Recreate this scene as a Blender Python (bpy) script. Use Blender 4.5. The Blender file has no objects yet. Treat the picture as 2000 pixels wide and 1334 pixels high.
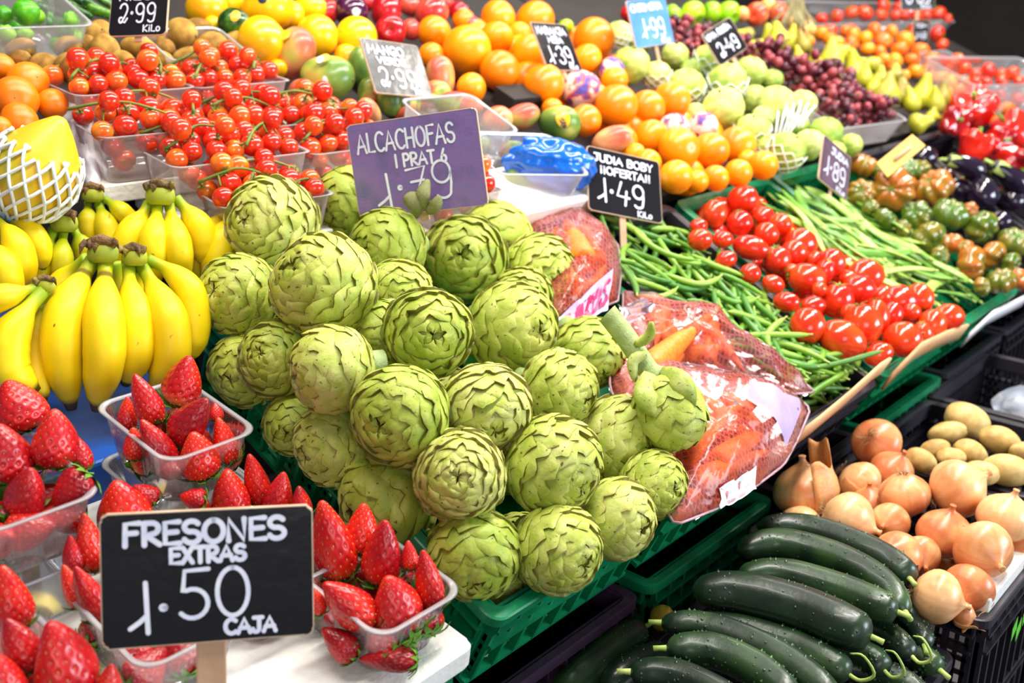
import bpy, math, random
import numpy as np
from mathutils import Vector, Matrix

# ------------------------------------------------------------------ camera, world, lights
SC = bpy.context.scene
COL = SC.collection
F = 2000.0                                   # focal length in pixels of the 2000 x 1334 frame
PITCH = math.atan(697 / F)
AZ = math.radians(41.9)
FW = np.array([math.cos(AZ), math.sin(AZ), 0.0])
RT = np.array([math.sin(AZ), -math.cos(AZ), 0.0])
UPV = np.array([0, 0, 1.0])
DV = FW * math.cos(PITCH) - UPV * math.sin(PITCH)
UV_ = FW * math.sin(PITCH) + UPV * math.cos(PITCH)
CAM = np.array([0.0, 0.0, 1.5])

cd = bpy.data.cameras.new('camera')
cam = bpy.data.objects.new('camera', cd)
COL.objects.link(cam)
R3 = Matrix((tuple(RT), tuple(UV_), tuple(-DV))).transposed()
cam.matrix_world = Matrix.Translation(Vector(CAM)) @ R3.to_4x4()
cd.sensor_fit = 'HORIZONTAL'
cd.sensor_width = 36.0
cd.lens = 36.0
cd.clip_start = 0.02
cd.clip_end = 60
cd.dof.use_dof = True
cd.dof.focus_distance = 1.08
cd.dof.aperture_fstop = 5.0
SC.camera = cam

SC.view_settings.view_transform = 'Standard'
SC.view_settings.look = 'None'
SC.view_settings.gamma = 1.0
SC.view_settings.use_curve_mapping = False
SC.view_settings.exposure = 0.46
SC.render.film_transparent = False
SC.cycles.use_denoising = True
SC.cycles.max_bounces = 8
SC.cycles.diffuse_bounces = 3
SC.cycles.glossy_bounces = 3
SC.cycles.transmission_bounces = 6
SC.cycles.transparent_max_bounces = 24
SC.cycles.sample_clamp_indirect = 6.0
SC.cycles.caustics_reflective = False
SC.cycles.caustics_refractive = False

world = bpy.data.worlds.new('market_air')
SC.world = world
world.use_nodes = True
world.node_tree.nodes['Background'].inputs[0].default_value = (0.86, 0.90, 1.0, 1)
world.node_tree.nodes['Background'].inputs[1].default_value = 0.17

def area_light(name, loc, target, sx, sy, power, color=(1, 1, 1)):
    l = bpy.data.lights.new(name, 'AREA')
    l.shape = 'RECTANGLE'
    l.size, l.size_y, l.energy, l.color = sx, sy, power, color
    o = bpy.data.objects.new(name, l)
    o.location = loc
    o.rotation_euler = (Vector(target) - Vector(loc)).to_track_quat('-Z', 'Y').to_euler()
    COL.objects.link(o)
    return o
# the rows of lamps hanging over the stall, the daylight that comes down the aisle, and an added fill
area_light('stall_lamp', (0.35, 0.55, 2.75), (0.55, 1.0, 1.1), 0.9, 0.16, 13, (1.0, 0.95, 0.87))
area_light('stall_lamp', (1.30, 0.45, 2.75), (1.35, 0.95, 1.1), 0.9, 0.16, 24, (1.0, 0.96, 0.90))
area_light('stall_lamp', (2.35, 0.45, 2.75), (2.2, 0.95, 1.1), 0.9, 0.16, 27, (1.0, 0.96, 0.90))
area_light('stall_lamp', (3.66, 0.55, 2.75), (3.3, 1.1, 1.2), 0.7, 0.14, 23, (1.0, 0.93, 0.84))
area_light('stall_lamp', (1.2, 1.55, 2.5), (1.2, 1.4, 1.2), 1.6, 0.14, 11, (1.0, 0.95, 0.88))
area_light('stall_lamp', (2.9, 1.6, 2.5), (2.8, 1.3, 1.2), 1.6, 0.14, 11, (1.0, 0.95, 0.88))
area_light('aisle_daylight_and_fill', (2.7, -2.3, 1.75), (1.3, 0.5, 0.9), 1.8, 1.0, 80, (0.80, 0.89, 1.0))
area_light('aisle_daylight_and_fill', (-1.1, -1.9, 2.2), (0.5, 0.8, 1.0), 1.4, 1.0, 16, (0.96, 0.97, 1.0))  # added fill with no real source, brightens the strawberry sign lettering

# ------------------------------------------------------------------ picture point -> place
def ray(px, py):
    return DV * F + RT * (px - 1000) - UV_ * (py - 667)
def at(px, py, w):                            # the point seen at px, py at depth w
    return CAM + ray(px, py) * (w / F)
def on_plane(px, py, p0, n):
    r = ray(px, py)
    return CAM + r * (np.dot(np.asarray(p0) - CAM, n) / np.dot(r, n))
def depth(P):
    return float((np.asarray(P) - CAM) @ DV)
def plane(y, z, deg):
    t = math.radians(deg)
    return np.array([0.0, y, z]), np.array([0.0, -math.sin(t), math.cos(t)])
FRONT = plane(0.56, 0.93, 25)                 # rims of the tilted front crates
BACK = plane(1.00, 1.16, 24)                  # the heaps behind them
LOW = plane(0.30, 0.80, 0)                    # rims of the low crates in the aisle
SHEET = plane(0.56, 0.925, 9)                 # white foam sheet under the strawberries
def surf_pt(px, py, surf, h=0.0):
    p0, n = surf
    return on_plane(px, py, p0 + n * h, n)
def surf_w(px, py, surf, h=0.0):
    return depth(surf_pt(px, py, surf, h))
def px_dir(ax, ay, toward):                   # direction given right / down / towards the viewer
    v = RT * ax - UV_ * ay - DV * toward
    return v / np.linalg.norm(v)

# ------------------------------------------------------------------ objects
def tag(o, label=None, cat=None, group=None, kind=None):
    if label: o['label'] = label
    if cat: o['category'] = cat
    if group: o['group'] = group
    if kind: o['kind'] = kind
    return o
def link(name, me, m=None, parent=None):
    o = bpy.data.objects.new(name, me)
    COL.objects.link(o)
    if m is not None and me is not None and not me.materials:
        me.materials.append(m)
    if parent is not None:
        o.parent = parent
    return o
def empty(name, M=None):
    o = bpy.data.objects.new(name, None)
    o.empty_display_size = 0.02
    COL.objects.link(o)
    if M is not None: o.matrix_world = M
    return o
KIDS = {}
def clone(o, parent=None):                    # a thing with its parts and their sub-parts
    c = o.copy()
    COL.objects.link(c)
    for k in ('label', 'group'):
        if parent is None and k in c: del c[k]
    if parent is not None:
        c.parent = parent
    for k in KIDS.get(o.name, ()):
        clone(k, c)
    return c
def remember(o):
    for k in o.children_recursive:
        KIDS.setdefault(k.parent.name, [])
        if k not in KIDS[k.parent.name]: KIDS[k.parent.name].append(k)
    KIDS.setdefault(o.name, [])
    return o
class Stamp:
    """the first use takes the prototype itself, the later ones copies of it"""
    def __init__(self, protos): self.p = [remember(x) for x in protos]; self.used = [False] * len(protos)
    def put(self, k, M):
        k %= len(self.p)
        if not self.used[k]:
            self.used[k] = True; o = self.p[k]
        else:
            o = clone(self.p[k])
        o.matrix_world = M
        return o
    def drop(self):                            # remove the prototypes nobody used
        for u, o in zip(self.used, self.p):
            if not u:
                for k in list(o.children_recursive) + [o]: bpy.data.objects.remove(k, do_unlink=True)
def frame(axis, spin=0.0, ref=None):           # rotation matrix that takes +Z to axis
    z = np.asarray(axis, float); z = z / np.linalg.norm(z)
    r = np.asarray(ref, float) if ref is not None else np.array([0.31, 0.17, 0.93])
    x = np.cross(r, z)
    if np.linalg.norm(x) < 1e-4: x = np.cross([1.0, 0.2, 0], z)
    x /= np.linalg.norm(x); y = np.cross(z, x)
    c, s = math.cos(spin), math.sin(spin)
    x, y = x * c + y * s, y * c - x * s
    return Matrix((tuple(x), tuple(y), tuple(z))).transposed()
def place(P, axis=(0, 0, 1), spin=0.0, scale=(1, 1, 1), ref=None):
    if not hasattr(scale, '__len__'): scale = (scale,) * 3
    return Matrix.Translation(Vector(P)) @ frame(axis, spin, ref).to_4x4() @ Matrix.Diagonal((*scale, 1))
def basis(O, x, y, z):
    M = Matrix((tuple(x), tuple(y), tuple(z))).transposed().to_4x4()
    return Matrix.Translation(Vector(O)) @ M

# ------------------------------------------------------------------ meshes
class MB:
    """gathers shapes into one mesh with a colour per point"""
    def __init__(self): self.v, self.f, self.c = [], [], []
    def add(self, v, f, col=(1, 1, 1)):
        b = len(self.v)
        v = [tuple(map(float, p)) for p in v]
        self.v += v
        self.f += [tuple(i + b for i in q) for q in f]
        col = np.asarray(col, float)
        self.c += [tuple(col)] * len(v) if col.ndim == 1 else [tuple(x) for x in col]
        return self
    def box(self, c, s, col=(1, 1, 1), M=None):
        x, y, z = [k / 2 for k in s]
        vs = [np.array([sx * x, sy * y, sz * z]) for sx in (-1, 1) for sy in (-1, 1) for sz in (-1, 1)]
        if M is not None: vs = [np.array(M @ Vector(p)) for p in vs]
        vs = [p + np.asarray(c) for p in vs]
        return self.add(vs, [(0, 1, 3, 2), (4, 6, 7, 5), (0, 4, 5, 1), (2, 3, 7, 6), (0, 2, 6, 4), (1, 5, 7, 3)], col)
    def tube(self, pts, rad, n=10, col=(1, 1, 1), caps=True, squash=1.0, ref=None, cs=None):
        pts = np.asarray(pts, float); m = len(pts)
        rad = np.full(m, rad) if np.ndim(rad) == 0 else np.asarray(rad, float)
        T = np.gradient(pts, axis=0); T /= np.linalg.norm(T, axis=1)[:, None] + 1e-12
        r = np.asarray(ref, float) if ref is not None else np.array([0.13, 0.21, 0.97])
        if abs(T[0] @ r) > 0.95 * np.linalg.norm(r): r = np.array([1.0, 0.1, 0.1])
        N = r - (r @ T[0]) * T[0]; N /= np.linalg.norm(N)
        vs = []
        for k in range(m):
            N = N - (N @ T[k]) * T[k]; N /= np.linalg.norm(N) + 1e-12
            B = np.cross(T[k], N)
            for i in range(n):
                a = 2 * math.pi * i / n
                vs.append(pts[k] + (N * math.cos(a) * squash + B * math.sin(a)) * rad[k] * (1.0 if cs is None else cs[i]))
        fs = [(k * n + i, k * n + (i + 1) % n, (k + 1) * n + (i + 1) % n, (k + 1) * n + i) for k in range(m - 1) for i in range(n)]
        cols = np.repeat(np.asarray(col, float), n, axis=0) if np.ndim(col) == 2 else np.tile(np.asarray(col, float), (m * n, 1))
        if caps:
            vs += [pts[0], pts[-1]]
            fs += [(m * n, (i + 1) % n, i) for i in range(n)]
            fs += [(m * n + 1, (m - 1) * n + i, (m - 1) * n + (i + 1) % n) for i in range(n)]
            cols = np.vstack([cols, cols[0], cols[m * n - 1]])
        return self.add(vs, fs, cols)
    def surf(self, fn, nu, nv, colfn=None):
        """closed shape of revolution-like rings: fn(u, v) with u round, v from pole to pole (arrays)"""
        u = np.linspace(0, 2 * math.pi, nu, endpoint=False)
        v = np.linspace(0, 1, nv + 1)[1:-1]
        uu, vv = np.meshgrid(u, v)
        P = np.stack(fn(uu.ravel(), vv.ravel()), 1)
        p0 = np.stack(fn(np.zeros(1), np.zeros(1)), 1); p1 = np.stack(fn(np.zeros(1), np.ones(1)), 1)
        V = np.vstack([P, p0, p1]); m = nv - 1
        fs = [(k * nu + i, k * nu + (i + 1) % nu, (k + 1) * nu + (i + 1) % nu, (k + 1) * nu + i) for k in range(m - 1) for i in range(nu)]
        a, b = m * nu, m * nu + 1
        fs += [(a, (i + 1) % nu, i) for i in range(nu)] + [(b, (m - 1) * nu + i, (m - 1) * nu + (i + 1) % nu) for i in range(nu)]
        cols = np.ones((len(V), 3))
        if colfn is not None:
            cu = np.concatenate([uu.ravel(), [0, 0]]); cv = np.concatenate([vv.ravel(), [0, 1]])
            cols = colfn(cu, cv, V)
        return self.add(V, fs, cols)
    def grid(self, P, col=(1, 1, 1), closed=False):
        P = np.asarray(P, float); a, b = P.shape[:2]
        fs = [(i * b + j, i * b + (j + 1) % b, (i + 1) * b + (j + 1) % b, (i + 1) * b + j) for i in range(a - 1) for j in range(b if closed else b - 1)]
        col = np.asarray(col, float)
        return self.add(P.reshape(-1, 3), fs, col.reshape(-1, 3) if col.ndim == 3 else col)
    def mesh(self, name, smooth=True):
        me = bpy.data.meshes.new(name)
        me.from_pydata(self.v, [], self.f)
        at_ = me.color_attributes.new('Col', 'FLOAT_COLOR', 'POINT')
        buf = np.ones((len(self.v), 4), np.float32); buf[:, :3] = np.asarray(self.c, np.float32)
        at_.data.foreach_set('color', buf.ravel())
        if smooth: me.polygons.foreach_set('use_smooth', [True] * len(me.polygons))
        me.update()
        return me
    def obj(self, name, m, parent=None, smooth=True):
        return link(name, self.mesh(name, smooth), m, parent)
def solid(o, t, off=-1.0):
    md = o.modifiers.new('thickness', 'SOLIDIFY'); md.thickness = t; md.offset = off
    return o
def bevel(o, w, seg=2):
    md = o.modifiers.new('soft_edges', 'BEVEL'); md.width = w; md.segments = seg; md.limit_method = 'ANGLE'
    return o
def spline(pts, n):
    """Catmull-Rom through the points"""
    P = np.asarray(pts, float)
    if len(P) == 2: P = np.vstack([P[0], (P[0] + P[1]) / 2, P[1]])
    E = np.vstack([2 * P[0] - P[1], P, 2 * P[-1] - P[-2]])
    out = []
    m = len(P) - 1
    for t in np.linspace(0, m - 1e-9, n):
        k = int(t); s = t - k
        a, b, c, d = E[k:k + 4]
        out.append(0.5 * (2 * b + (c - a) * s + (2 * a - 5 * b + 4 * c - d) * s * s + (3 * b - a - 3 * c + d) * s ** 3))
    return np.array(out)

# ------------------------------------------------------------------ materials
def srgb(r, g, b):
    f = lambda x: (x / 12.92 if x <= 0.04045 else ((x + 0.055) / 1.055) ** 2.4)
    return (f(r / 255), f(g / 255), f(b / 255))
def base_mat(name):
    m = bpy.data.materials.new(name); m.use_nodes = True
    nt = m.node_tree
    return m, nt, nt.nodes['Principled BSDF']
def N(nt, typ, **kw):
    n = nt.nodes.new(typ)
    for k, v in kw.items():
        if k in n.inputs: n.inputs[k].default_value = v
        else: setattr(n, k, v)
    return n
def rgba(c): return (c[0], c[1], c[2], 1.0)
def skin(name, cols, rough=0.4, scale=6.0, detail=4.0, bump=0.0, bump_scale=60.0, spec=0.5, coat=0.0, sss=0.0, rand=0.35, use_col=False, stops=None, distort=0.0, sss_scale=0.01, spots=None):
    """mottled skin: noise (shifted for each thing) through a ramp of colours, times the point colour if use_col"""
    m, nt, b = base_mat(name)
    L = nt.links.new
    tc = N(nt, 'ShaderNodeTexCoord'); oi = N(nt, 'ShaderNodeObjectInfo')
    mp = N(nt, 'ShaderNodeVectorMath', operation='ADD')
    sc_ = N(nt, 'ShaderNodeVectorMath', operation='SCALE'); sc_.inputs['Scale'].default_value = 17.0
    cmb = N(nt, 'ShaderNodeCombineXYZ')
    for k in range(3): L(oi.outputs['Random'], cmb.inputs[k])
    L(cmb.outputs[0], sc_.inputs[0])
    L(tc.outputs['Object'], mp.inputs[0]); L(sc_.outputs[0], mp.inputs[1])
    nz = N(nt, 'ShaderNodeTexNoise', Scale=scale, Detail=detail, Distortion=distort)
    L(mp.outputs[0], nz.inputs['Vector'])
    mr = N(nt, 'ShaderNodeMath', operation='MULTIPLY_ADD')     # noise + (random - .5) * rand
    mr.inputs[1].default_value = rand; mr.inputs[2].default_value = -rand / 2
    ad = N(nt, 'ShaderNodeMath', operation='ADD')
    L(oi.outputs['Random'], mr.inputs[0]); L(mr.outputs[0], ad.inputs[0]); L(nz.outputs['Fac'], ad.inputs[1])
    cr = N(nt, 'ShaderNodeValToRGB')
    el = cr.color_ramp.elements
    n = len(cols)
    st = stops or [0.3 + 0.4 * k / max(1, n - 1) for k in range(n)]
    el[0].position, el[0].color = st[0], rgba(cols[0])
    el[1].position, el[1].color = st[-1], rgba(cols[-1])
    for k in range(1, n - 1):
        e = el.new(st[k]); e.color = rgba(cols[k])
    L(ad.outputs[0], cr.inputs[0])
    out = cr.outputs[0]
    if use_col:
        va = N(nt, 'ShaderNodeVertexColor', layer_name='Col')
        mx = N(nt, 'ShaderNodeMix', data_type='RGBA', blend_type='MULTIPLY'); mx.inputs[0].default_value = 1.0
        L(out, mx.inputs[6]); L(va.outputs[0], mx.inputs[7]); out = mx.outputs[2]
    if spots:                                  # (colour, scale, threshold): scattered blemishes
        n3 = N(nt, 'ShaderNodeTexNoise', Scale=spots[1], Detail=2.0)
        L(mp.outputs[0], n3.inputs['Vector'])
        r3 = N(nt, 'ShaderNodeMapRange'); r3.inputs['From Min'].default_value = spots[2]; r3.inputs['From Max'].default_value = spots[2] + .06
        L(n3.outputs['Fac'], r3.inputs['Value'])
        m3 = N(nt, 'ShaderNodeMix', data_type='RGBA'); L(r3.outputs[0], m3.inputs[0]); L(out, m3.inputs[6]); m3.inputs[7].default_value = rgba(spots[0]); out = m3.outputs[2]
    L(out, b.inputs['Base Color'])
    b.inputs['Roughness'].default_value = rough
    b.inputs['Specular IOR Level'].default_value = spec
    b.inputs['Coat Weight'].default_value = coat
    b.inputs['Coat Roughness'].default_value = 0.08
    if sss:
        b.inputs['Subsurface Weight'].default_value = sss
        b.inputs['Subsurface Radius'].default_value = (1.0, 0.45, 0.2)
        b.inputs['Subsurface Scale'].default_value = sss_scale
    if bump:
        n2 = N(nt, 'ShaderNodeTexNoise', Scale=bump_scale, Detail=3.0)
        L(mp.outputs[0], n2.inputs['Vector'])
        bp = N(nt, 'ShaderNodeBump', Strength=bump, Distance=0.01)
        L(n2.outputs['Fac'], bp.inputs['Height']); L(bp.outputs[0], b.inputs['Normal'])
    return m
def clear_mat(name, tint=(0.96, 0.97, 0.98), haze=0.12, body=(0.9, 0.9, 0.92), rough=0.12, gloss=0.8):
    """thin clear plastic: lets most light through, shines at the edges, a little milky"""
    m = bpy.data.materials.new(name); m.use_nodes = True
    nt = m.node_tree; nt.nodes.clear(); L = nt.links.new
    o = N(nt, 'ShaderNodeOutputMaterial'); tr = N(nt, 'ShaderNodeBsdfTransparent'); tr.inputs[0].default_value = rgba(tint)
    df = N(nt, 'ShaderNodeBsdfTranslucent'); df.inputs[0].default_value = rgba(body)
    d2 = N(nt, 'ShaderNodeBsdfDiffuse'); d2.inputs[0].default_value = rgba(body)
    md = N(nt, 'ShaderNodeMixShader'); md.inputs[0].default_value = 0.5
    L(df.outputs[0], md.inputs[1]); L(d2.outputs[0], md.inputs[2])
    gl = N(nt, 'ShaderNodeBsdfGlossy'); gl.inputs['Roughness'].default_value = rough; gl.inputs[0].default_value = (1, 1, 1, 1)
    lw = N(nt, 'ShaderNodeLayerWeight', Blend=0.25)
    mh = N(nt, 'ShaderNodeMath', operation='MULTIPLY_ADD'); mh.inputs[1].default_value = 0.3; mh.inputs[2].default_value = haze
    L(lw.outputs['Facing'], mh.inputs[0])
    m1 = N(nt, 'ShaderNodeMixShader'); L(mh.outputs[0], m1.inputs[0]); L(tr.outputs[0], m1.inputs[1]); L(md.outputs[0], m1.inputs[2])
    fr = N(nt, 'ShaderNodeFresnel', IOR=1.45)
    mg = N(nt, 'ShaderNodeMath', operation='MULTIPLY'); mg.inputs[1].default_value = gloss; L(fr.outputs[0], mg.inputs[0])
    m2 = N(nt, 'ShaderNodeMixShader'); L(mg.outputs[0], m2.inputs[0]); L(m1.outputs[0], m2.inputs[1]); L(gl.outputs[0], m2.inputs[2])
    L(m2.outputs[0], o.inputs[0])
    return m
rnd = random.Random(7)
# ------------------------------------------------------------------ the colours of things
ART = skin('artichoke_bract', [srgb(200, 204, 130), srgb(180, 191, 92), srgb(152, 170, 66)], rough=0.5, scale=2.2, bump=0.12, bump_scale=9, spec=0.4, rand=0.3, use_col=True, distort=0.6, spots=(srgb(112, 88, 44), 11.0, 0.66))
ART_CORE = skin('artichoke_heart', [srgb(86, 100, 32), srgb(60, 70, 24)], rough=0.8, scale=3)
ART_STEM = skin('artichoke_stalk', [srgb(176, 188, 128), srgb(146, 166, 92)], rough=0.6, scale=5, bump=0.2, bump_scale=20, use_col=True)
ART_DRY = skin('withered_leaf', [srgb(150, 150, 100), srgb(120, 124, 62), srgb(158, 138, 112)], rough=0.7, scale=40, bump=0.3, bump_scale=120)
BERRY = skin('strawberry_flesh', [srgb(216, 34, 22), srgb(190, 14, 22), srgb(150, 8, 20)], rough=0.33, scale=1.6, bump=0.0, spec=0.5, coat=0.12, rand=0.45, use_col=True)
CALYX = skin('green_calyx', [srgb(110, 160, 40), srgb(58, 112, 26)], rough=0.55, scale=6)
BAN = skin('banana_peel', [srgb(244, 216, 14), srgb(240, 206, 8), srgb(230, 198, 14)], rough=0.45, spots=(srgb(120, 90, 20), 90.0, 0.72), scale=14, bump=0.03, bump_scale=60, spec=0.35, rand=0.25, use_col=True)
BAN_CROWN = skin('banana_crown', [srgb(126, 92, 52), srgb(84, 60, 36), srgb(150, 128, 60)], rough=0.8, scale=60, bump=0.5, bump_scale=160)
CROWN_CUT = skin('banana_crown_flesh', [srgb(170, 176, 40), srgb(140, 156, 40)], rough=0.6, scale=60)
TOM = skin('tomato_skin', [srgb(240, 76, 22), srgb(232, 54, 18), srgb(220, 36, 20)], rough=0.16, scale=0.8, spec=0.6, coat=0.3, rand=0.3)
CHERRY = skin('cherry_tomato_skin', [srgb(214, 40, 18), srgb(228, 62, 20), srgb(238, 104, 26), srgb(244, 164, 44)], rough=0.16, scale=0.5, spec=0.6, coat=0.2, rand=0.55, stops=[0.35, 0.55, 0.75, 0.95])
VINE = skin('tomato_vine', [srgb(120, 136, 48), srgb(74, 96, 30)], rough=0.6, scale=40)
RAF = skin('raf_tomato_skin', [srgb(84, 106, 26), srgb(138, 116, 34), srgb(182, 108, 34), srgb(206, 98, 40)], rough=0.2, scale=0.9, spec=0.6, coat=0.25, rand=0.5, use_col=True, stops=[0.25, 0.48, 0.66, 0.85])
BEAN = skin('green_bean', [srgb(140, 182, 60), srgb(98, 152, 40), srgb(64, 122, 28)], rough=0.42, scale=12, bump=0.05, bump_scale=90, rand=0.6, use_col=True)
FLATB = skin('flat_bean', [srgb(162, 194, 88), srgb(126, 172, 60), srgb(88, 144, 42)], rough=0.42, scale=10, bump=0.06, bump_scale=60, rand=0.6, use_col=True)
CUC = skin('cucumber_skin', [srgb(16, 30, 20), srgb(24, 44, 24), srgb(44, 72, 34)], rough=0.36, scale=26, spec=0.5, coat=0.1, bump=0.05, bump_scale=120, rand=0.3, use_col=True, stops=[0.32, 0.5, 0.78])
ONI = skin('onion_skin', [srgb(246, 190, 134), srgb(232, 160, 104), srgb(212, 124, 78)], rough=0.3, scale=1.1, spec=0.45, rand=0.5, use_col=True, distort=0.5)
ONI_PAPER = skin('onion_paper', [srgb(242, 186, 124), srgb(220, 146, 84)], rough=0.5, scale=20, use_col=True)
ROOT = skin('onion_roots', [srgb(190, 160, 110), srgb(140, 106, 70)], rough=0.9, scale=30)
POT = skin('potato_skin', [srgb(222, 190, 120), srgb(204, 170, 98), srgb(182, 144, 78)], rough=0.55, scale=2.2, bump=0.1, bump_scale=14, rand=0.3)
ORA = skin('orange_peel', [srgb(255, 166, 8), srgb(255, 146, 4), srgb(252, 128, 4)], rough=0.3, scale=0.7, bump=0.07, bump_scale=34, spec=0.5, coat=0.15, rand=0.35)
ORA_DEEP = skin('deep_orange_peel', [srgb(252, 140, 6), srgb(246, 116, 4)], rough=0.3, scale=0.7, bump=0.1, bump_scale=34, rand=0.35)
MAND = skin('mandarin_peel', [srgb(255, 156, 20), srgb(250, 122, 12), srgb(244, 100, 14)], rough=0.32, scale=0.7, bump=0.06, bump_scale=24, coat=0.1, rand=0.5)
GRAPEFR = skin('golden_peel', [srgb(255, 208, 12), srgb(255, 190, 8), srgb(250, 168, 8)], rough=0.28, scale=0.7, bump=0.03, bump_scale=26, coat=0.2, rand=0.3)
MANGO = skin('mango_skin', [srgb(196, 92, 70), srgb(214, 138, 84), srgb(186, 186, 78), srgb(120, 150, 58), srgb(80, 116, 46)], rough=0.3, scale=0.55, spec=0.5, rand=0.5, detail=2.0, stops=[0.28, 0.42, 0.52, 0.64, 0.8])
MANGO_RED = skin('red_mango_skin', [srgb(206, 60, 52), srgb(226, 110, 80), srgb(232, 176, 110)], rough=0.3, scale=0.6, rand=0.3)
PAPAYA = skin('papaya_skin', [srgb(236, 184, 30), srgb(206, 186, 40), srgb(128, 138, 44)], rough=0.4, scale=0.9, rand=0.2)
FOAM = skin('white_foam', [srgb(250, 250, 246), srgb(236, 238, 232)], rough=0.7, scale=30)
KIWI = skin('kiwi_fuzz', [srgb(196, 156, 72), srgb(168, 126, 56), srgb(136, 98, 44)], rough=0.75, scale=1.4, bump=0.2, bump_scale=40, spec=0.2, rand=0.4)
LIME = skin('lime_peel', [srgb(140, 206, 30), srgb(84, 176, 20), srgb(44, 134, 18)], rough=0.3, scale=0.8, bump=0.05, bump_scale=24, rand=0.4)
CHERI = skin('cherimoya_skin', [srgb(214, 220, 128), srgb(188, 204, 92), srgb(150, 182, 70)], rough=0.5, scale=1.1, rand=0.4, use_col=True)
GRAPE = skin('red_grape', [srgb(74, 16, 36), srgb(112, 28, 46), srgb(160, 64, 70)], rough=0.3, scale=0.6, spec=0.5, rand=0.8)
PEAR = skin('pear_skin', [srgb(204, 192, 40), srgb(178, 176, 40), srgb(156, 142, 50), srgb(142, 104, 54)], rough=0.42, scale=0.9, rand=0.4, stops=[0.3, 0.5, 0.7, 0.95])
APPLE_R = skin('red_apple_skin', [srgb(178, 14, 28), srgb(204, 28, 36), srgb(226, 86, 66)], rough=0.2, scale=1.0, coat=0.3, rand=0.4)
APPLE_G = skin('green_apple_skin', [srgb(186, 224, 40), srgb(150, 204, 24), srgb(124, 184, 20)], rough=0.25, scale=0.8, coat=0.2, rand=0.4)
APPLE_Y = skin('blushed_apple_skin', [srgb(250, 206, 110), srgb(246, 150, 84), srgb(226, 80, 50)], rough=0.25, scale=0.8, coat=0.2, rand=0.5)
PEPPER = skin('red_pepper_skin', [srgb(226, 38, 20), srgb(208, 20, 18), srgb(150, 10, 18)], rough=0.12, scale=0.5, spec=0.6, coat=0.5, rand=0.5)
GPEPPER = skin('green_pepper_skin', [srgb(96, 150, 34), srgb(46, 100, 24), srgb(26, 62, 18)], rough=0.25, scale=2.0, coat=0.2, rand=0.4)
AUB = skin('aubergine_skin', [srgb(24, 14, 30), srgb(34, 20, 42), srgb(18, 14, 24)], rough=0.12, scale=0.8, spec=0.6, coat=0.5)
CARROT = skin('carrot_skin', [srgb(250, 150, 40), srgb(246, 128, 24), srgb(234, 104, 18)], rough=0.45, scale=22, bump=0.15, bump_scale=60, rand=0.3)
PLUM = skin('dark_purple_skin', [srgb(60, 16, 50), srgb(84, 26, 70), srgb(40, 14, 30)], rough=0.15, scale=1.0, coat=0.4)
STALK = skin('green_stalk', [srgb(104, 160, 44), srgb(76, 128, 36)], rough=0.5, scale=10)
PALE_STALK = skin('pale_green_stalk', [srgb(186, 204, 110), srgb(150, 176, 80)], rough=0.5, scale=10)
BROWN_STALK = skin('brown_stalk', [srgb(110, 86, 50), srgb(80, 60, 36)], rough=0.7, scale=10)
GREENP = skin('green_crate_plastic', [srgb(12, 138, 86), srgb(8, 120, 74), srgb(4, 100, 64)], rough=0.38, scale=14, bump=0.04, bump_scale=120, spec=0.5, rand=0.2)
BLACKP = skin('black_crate_plastic', [srgb(46, 42, 50), srgb(34, 30, 38)], rough=0.42, scale=14, spec=0.5, rand=0.2)
PURP = skin('dark_purple_crate_plastic', [srgb(62, 38, 62), srgb(44, 28, 46)], rough=0.45, scale=14)
CARD = skin('corrugated_card', [srgb(218, 176, 128), srgb(202, 156, 110)], rough=0.85, scale=18, bump=0.05, bump_scale=90)
CARD_W = skin('white_lined_card', [srgb(238, 232, 236), srgb(226, 218, 226)], rough=0.7, scale=18)
STYRO = skin('white_styrofoam', [srgb(248, 246, 238), srgb(238, 234, 224), srgb(214, 208, 196)], rough=0.75, scale=9, bump=0.15, bump_scale=140, stops=[0.3, 0.55, 0.8], rand=0.05)
BLUEBOX = skin('blue_printed_card', [srgb(8, 84, 180), srgb(4, 66, 158)], rough=0.45, scale=10)
WOOD = skin('pale_wood_stick', [srgb(206, 172, 140), srgb(188, 148, 116)], rough=0.7, scale=30, bump=0.1, bump_scale=90)
TAN = skin('tan_board', [srgb(236, 192, 96), srgb(222, 176, 80)], rough=0.55, scale=12)
BOARD = skin('black_chalkboard', [srgb(26, 24, 28), srgb(20, 18, 22)], rough=0.22, scale=14, bump=0.05, bump_scale=60, spec=0.5, rand=0.1)
BOARD_PURP = skin('purple_chalkboard', [srgb(118, 108, 166), srgb(136, 106, 168), srgb(98, 94, 144)], rough=0.2, scale=20, bump=0.08, bump_scale=300, spec=0.5, rand=0.1)
BOARD_BLUE = skin('blue_chalkboard', [srgb(58, 116, 196), srgb(98, 150, 220)], rough=0.3, scale=14, rand=0.1)
BOARD_LILAC_SHEEN = skin('chalkboard_painted_lilac_sheen', [srgb(120, 92, 116), srgb(74, 62, 62)], rough=0.15, scale=9, rand=0.1)  # the lilac is a reflection on the board, painted into its colour
CHALK = skin('white_chalk_ink', [srgb(246, 246, 255), srgb(222, 224, 246)], rough=0.6, scale=60, rand=0.1)
WEAR = skin('worn_card_edge', [srgb(226, 200, 172), srgb(200, 170, 140)], rough=0.8, scale=30)
CLEAR = clear_mat('clear_plastic', haze=0.10)
CLEAR_TUB = clear_mat('milky_clear_plastic', haze=0.26, body=(0.95, 0.90, 0.90))
CLEAR_RIM = clear_mat('clear_plastic_rim', haze=0.42, body=(0.92, 0.92, 0.94))
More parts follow.
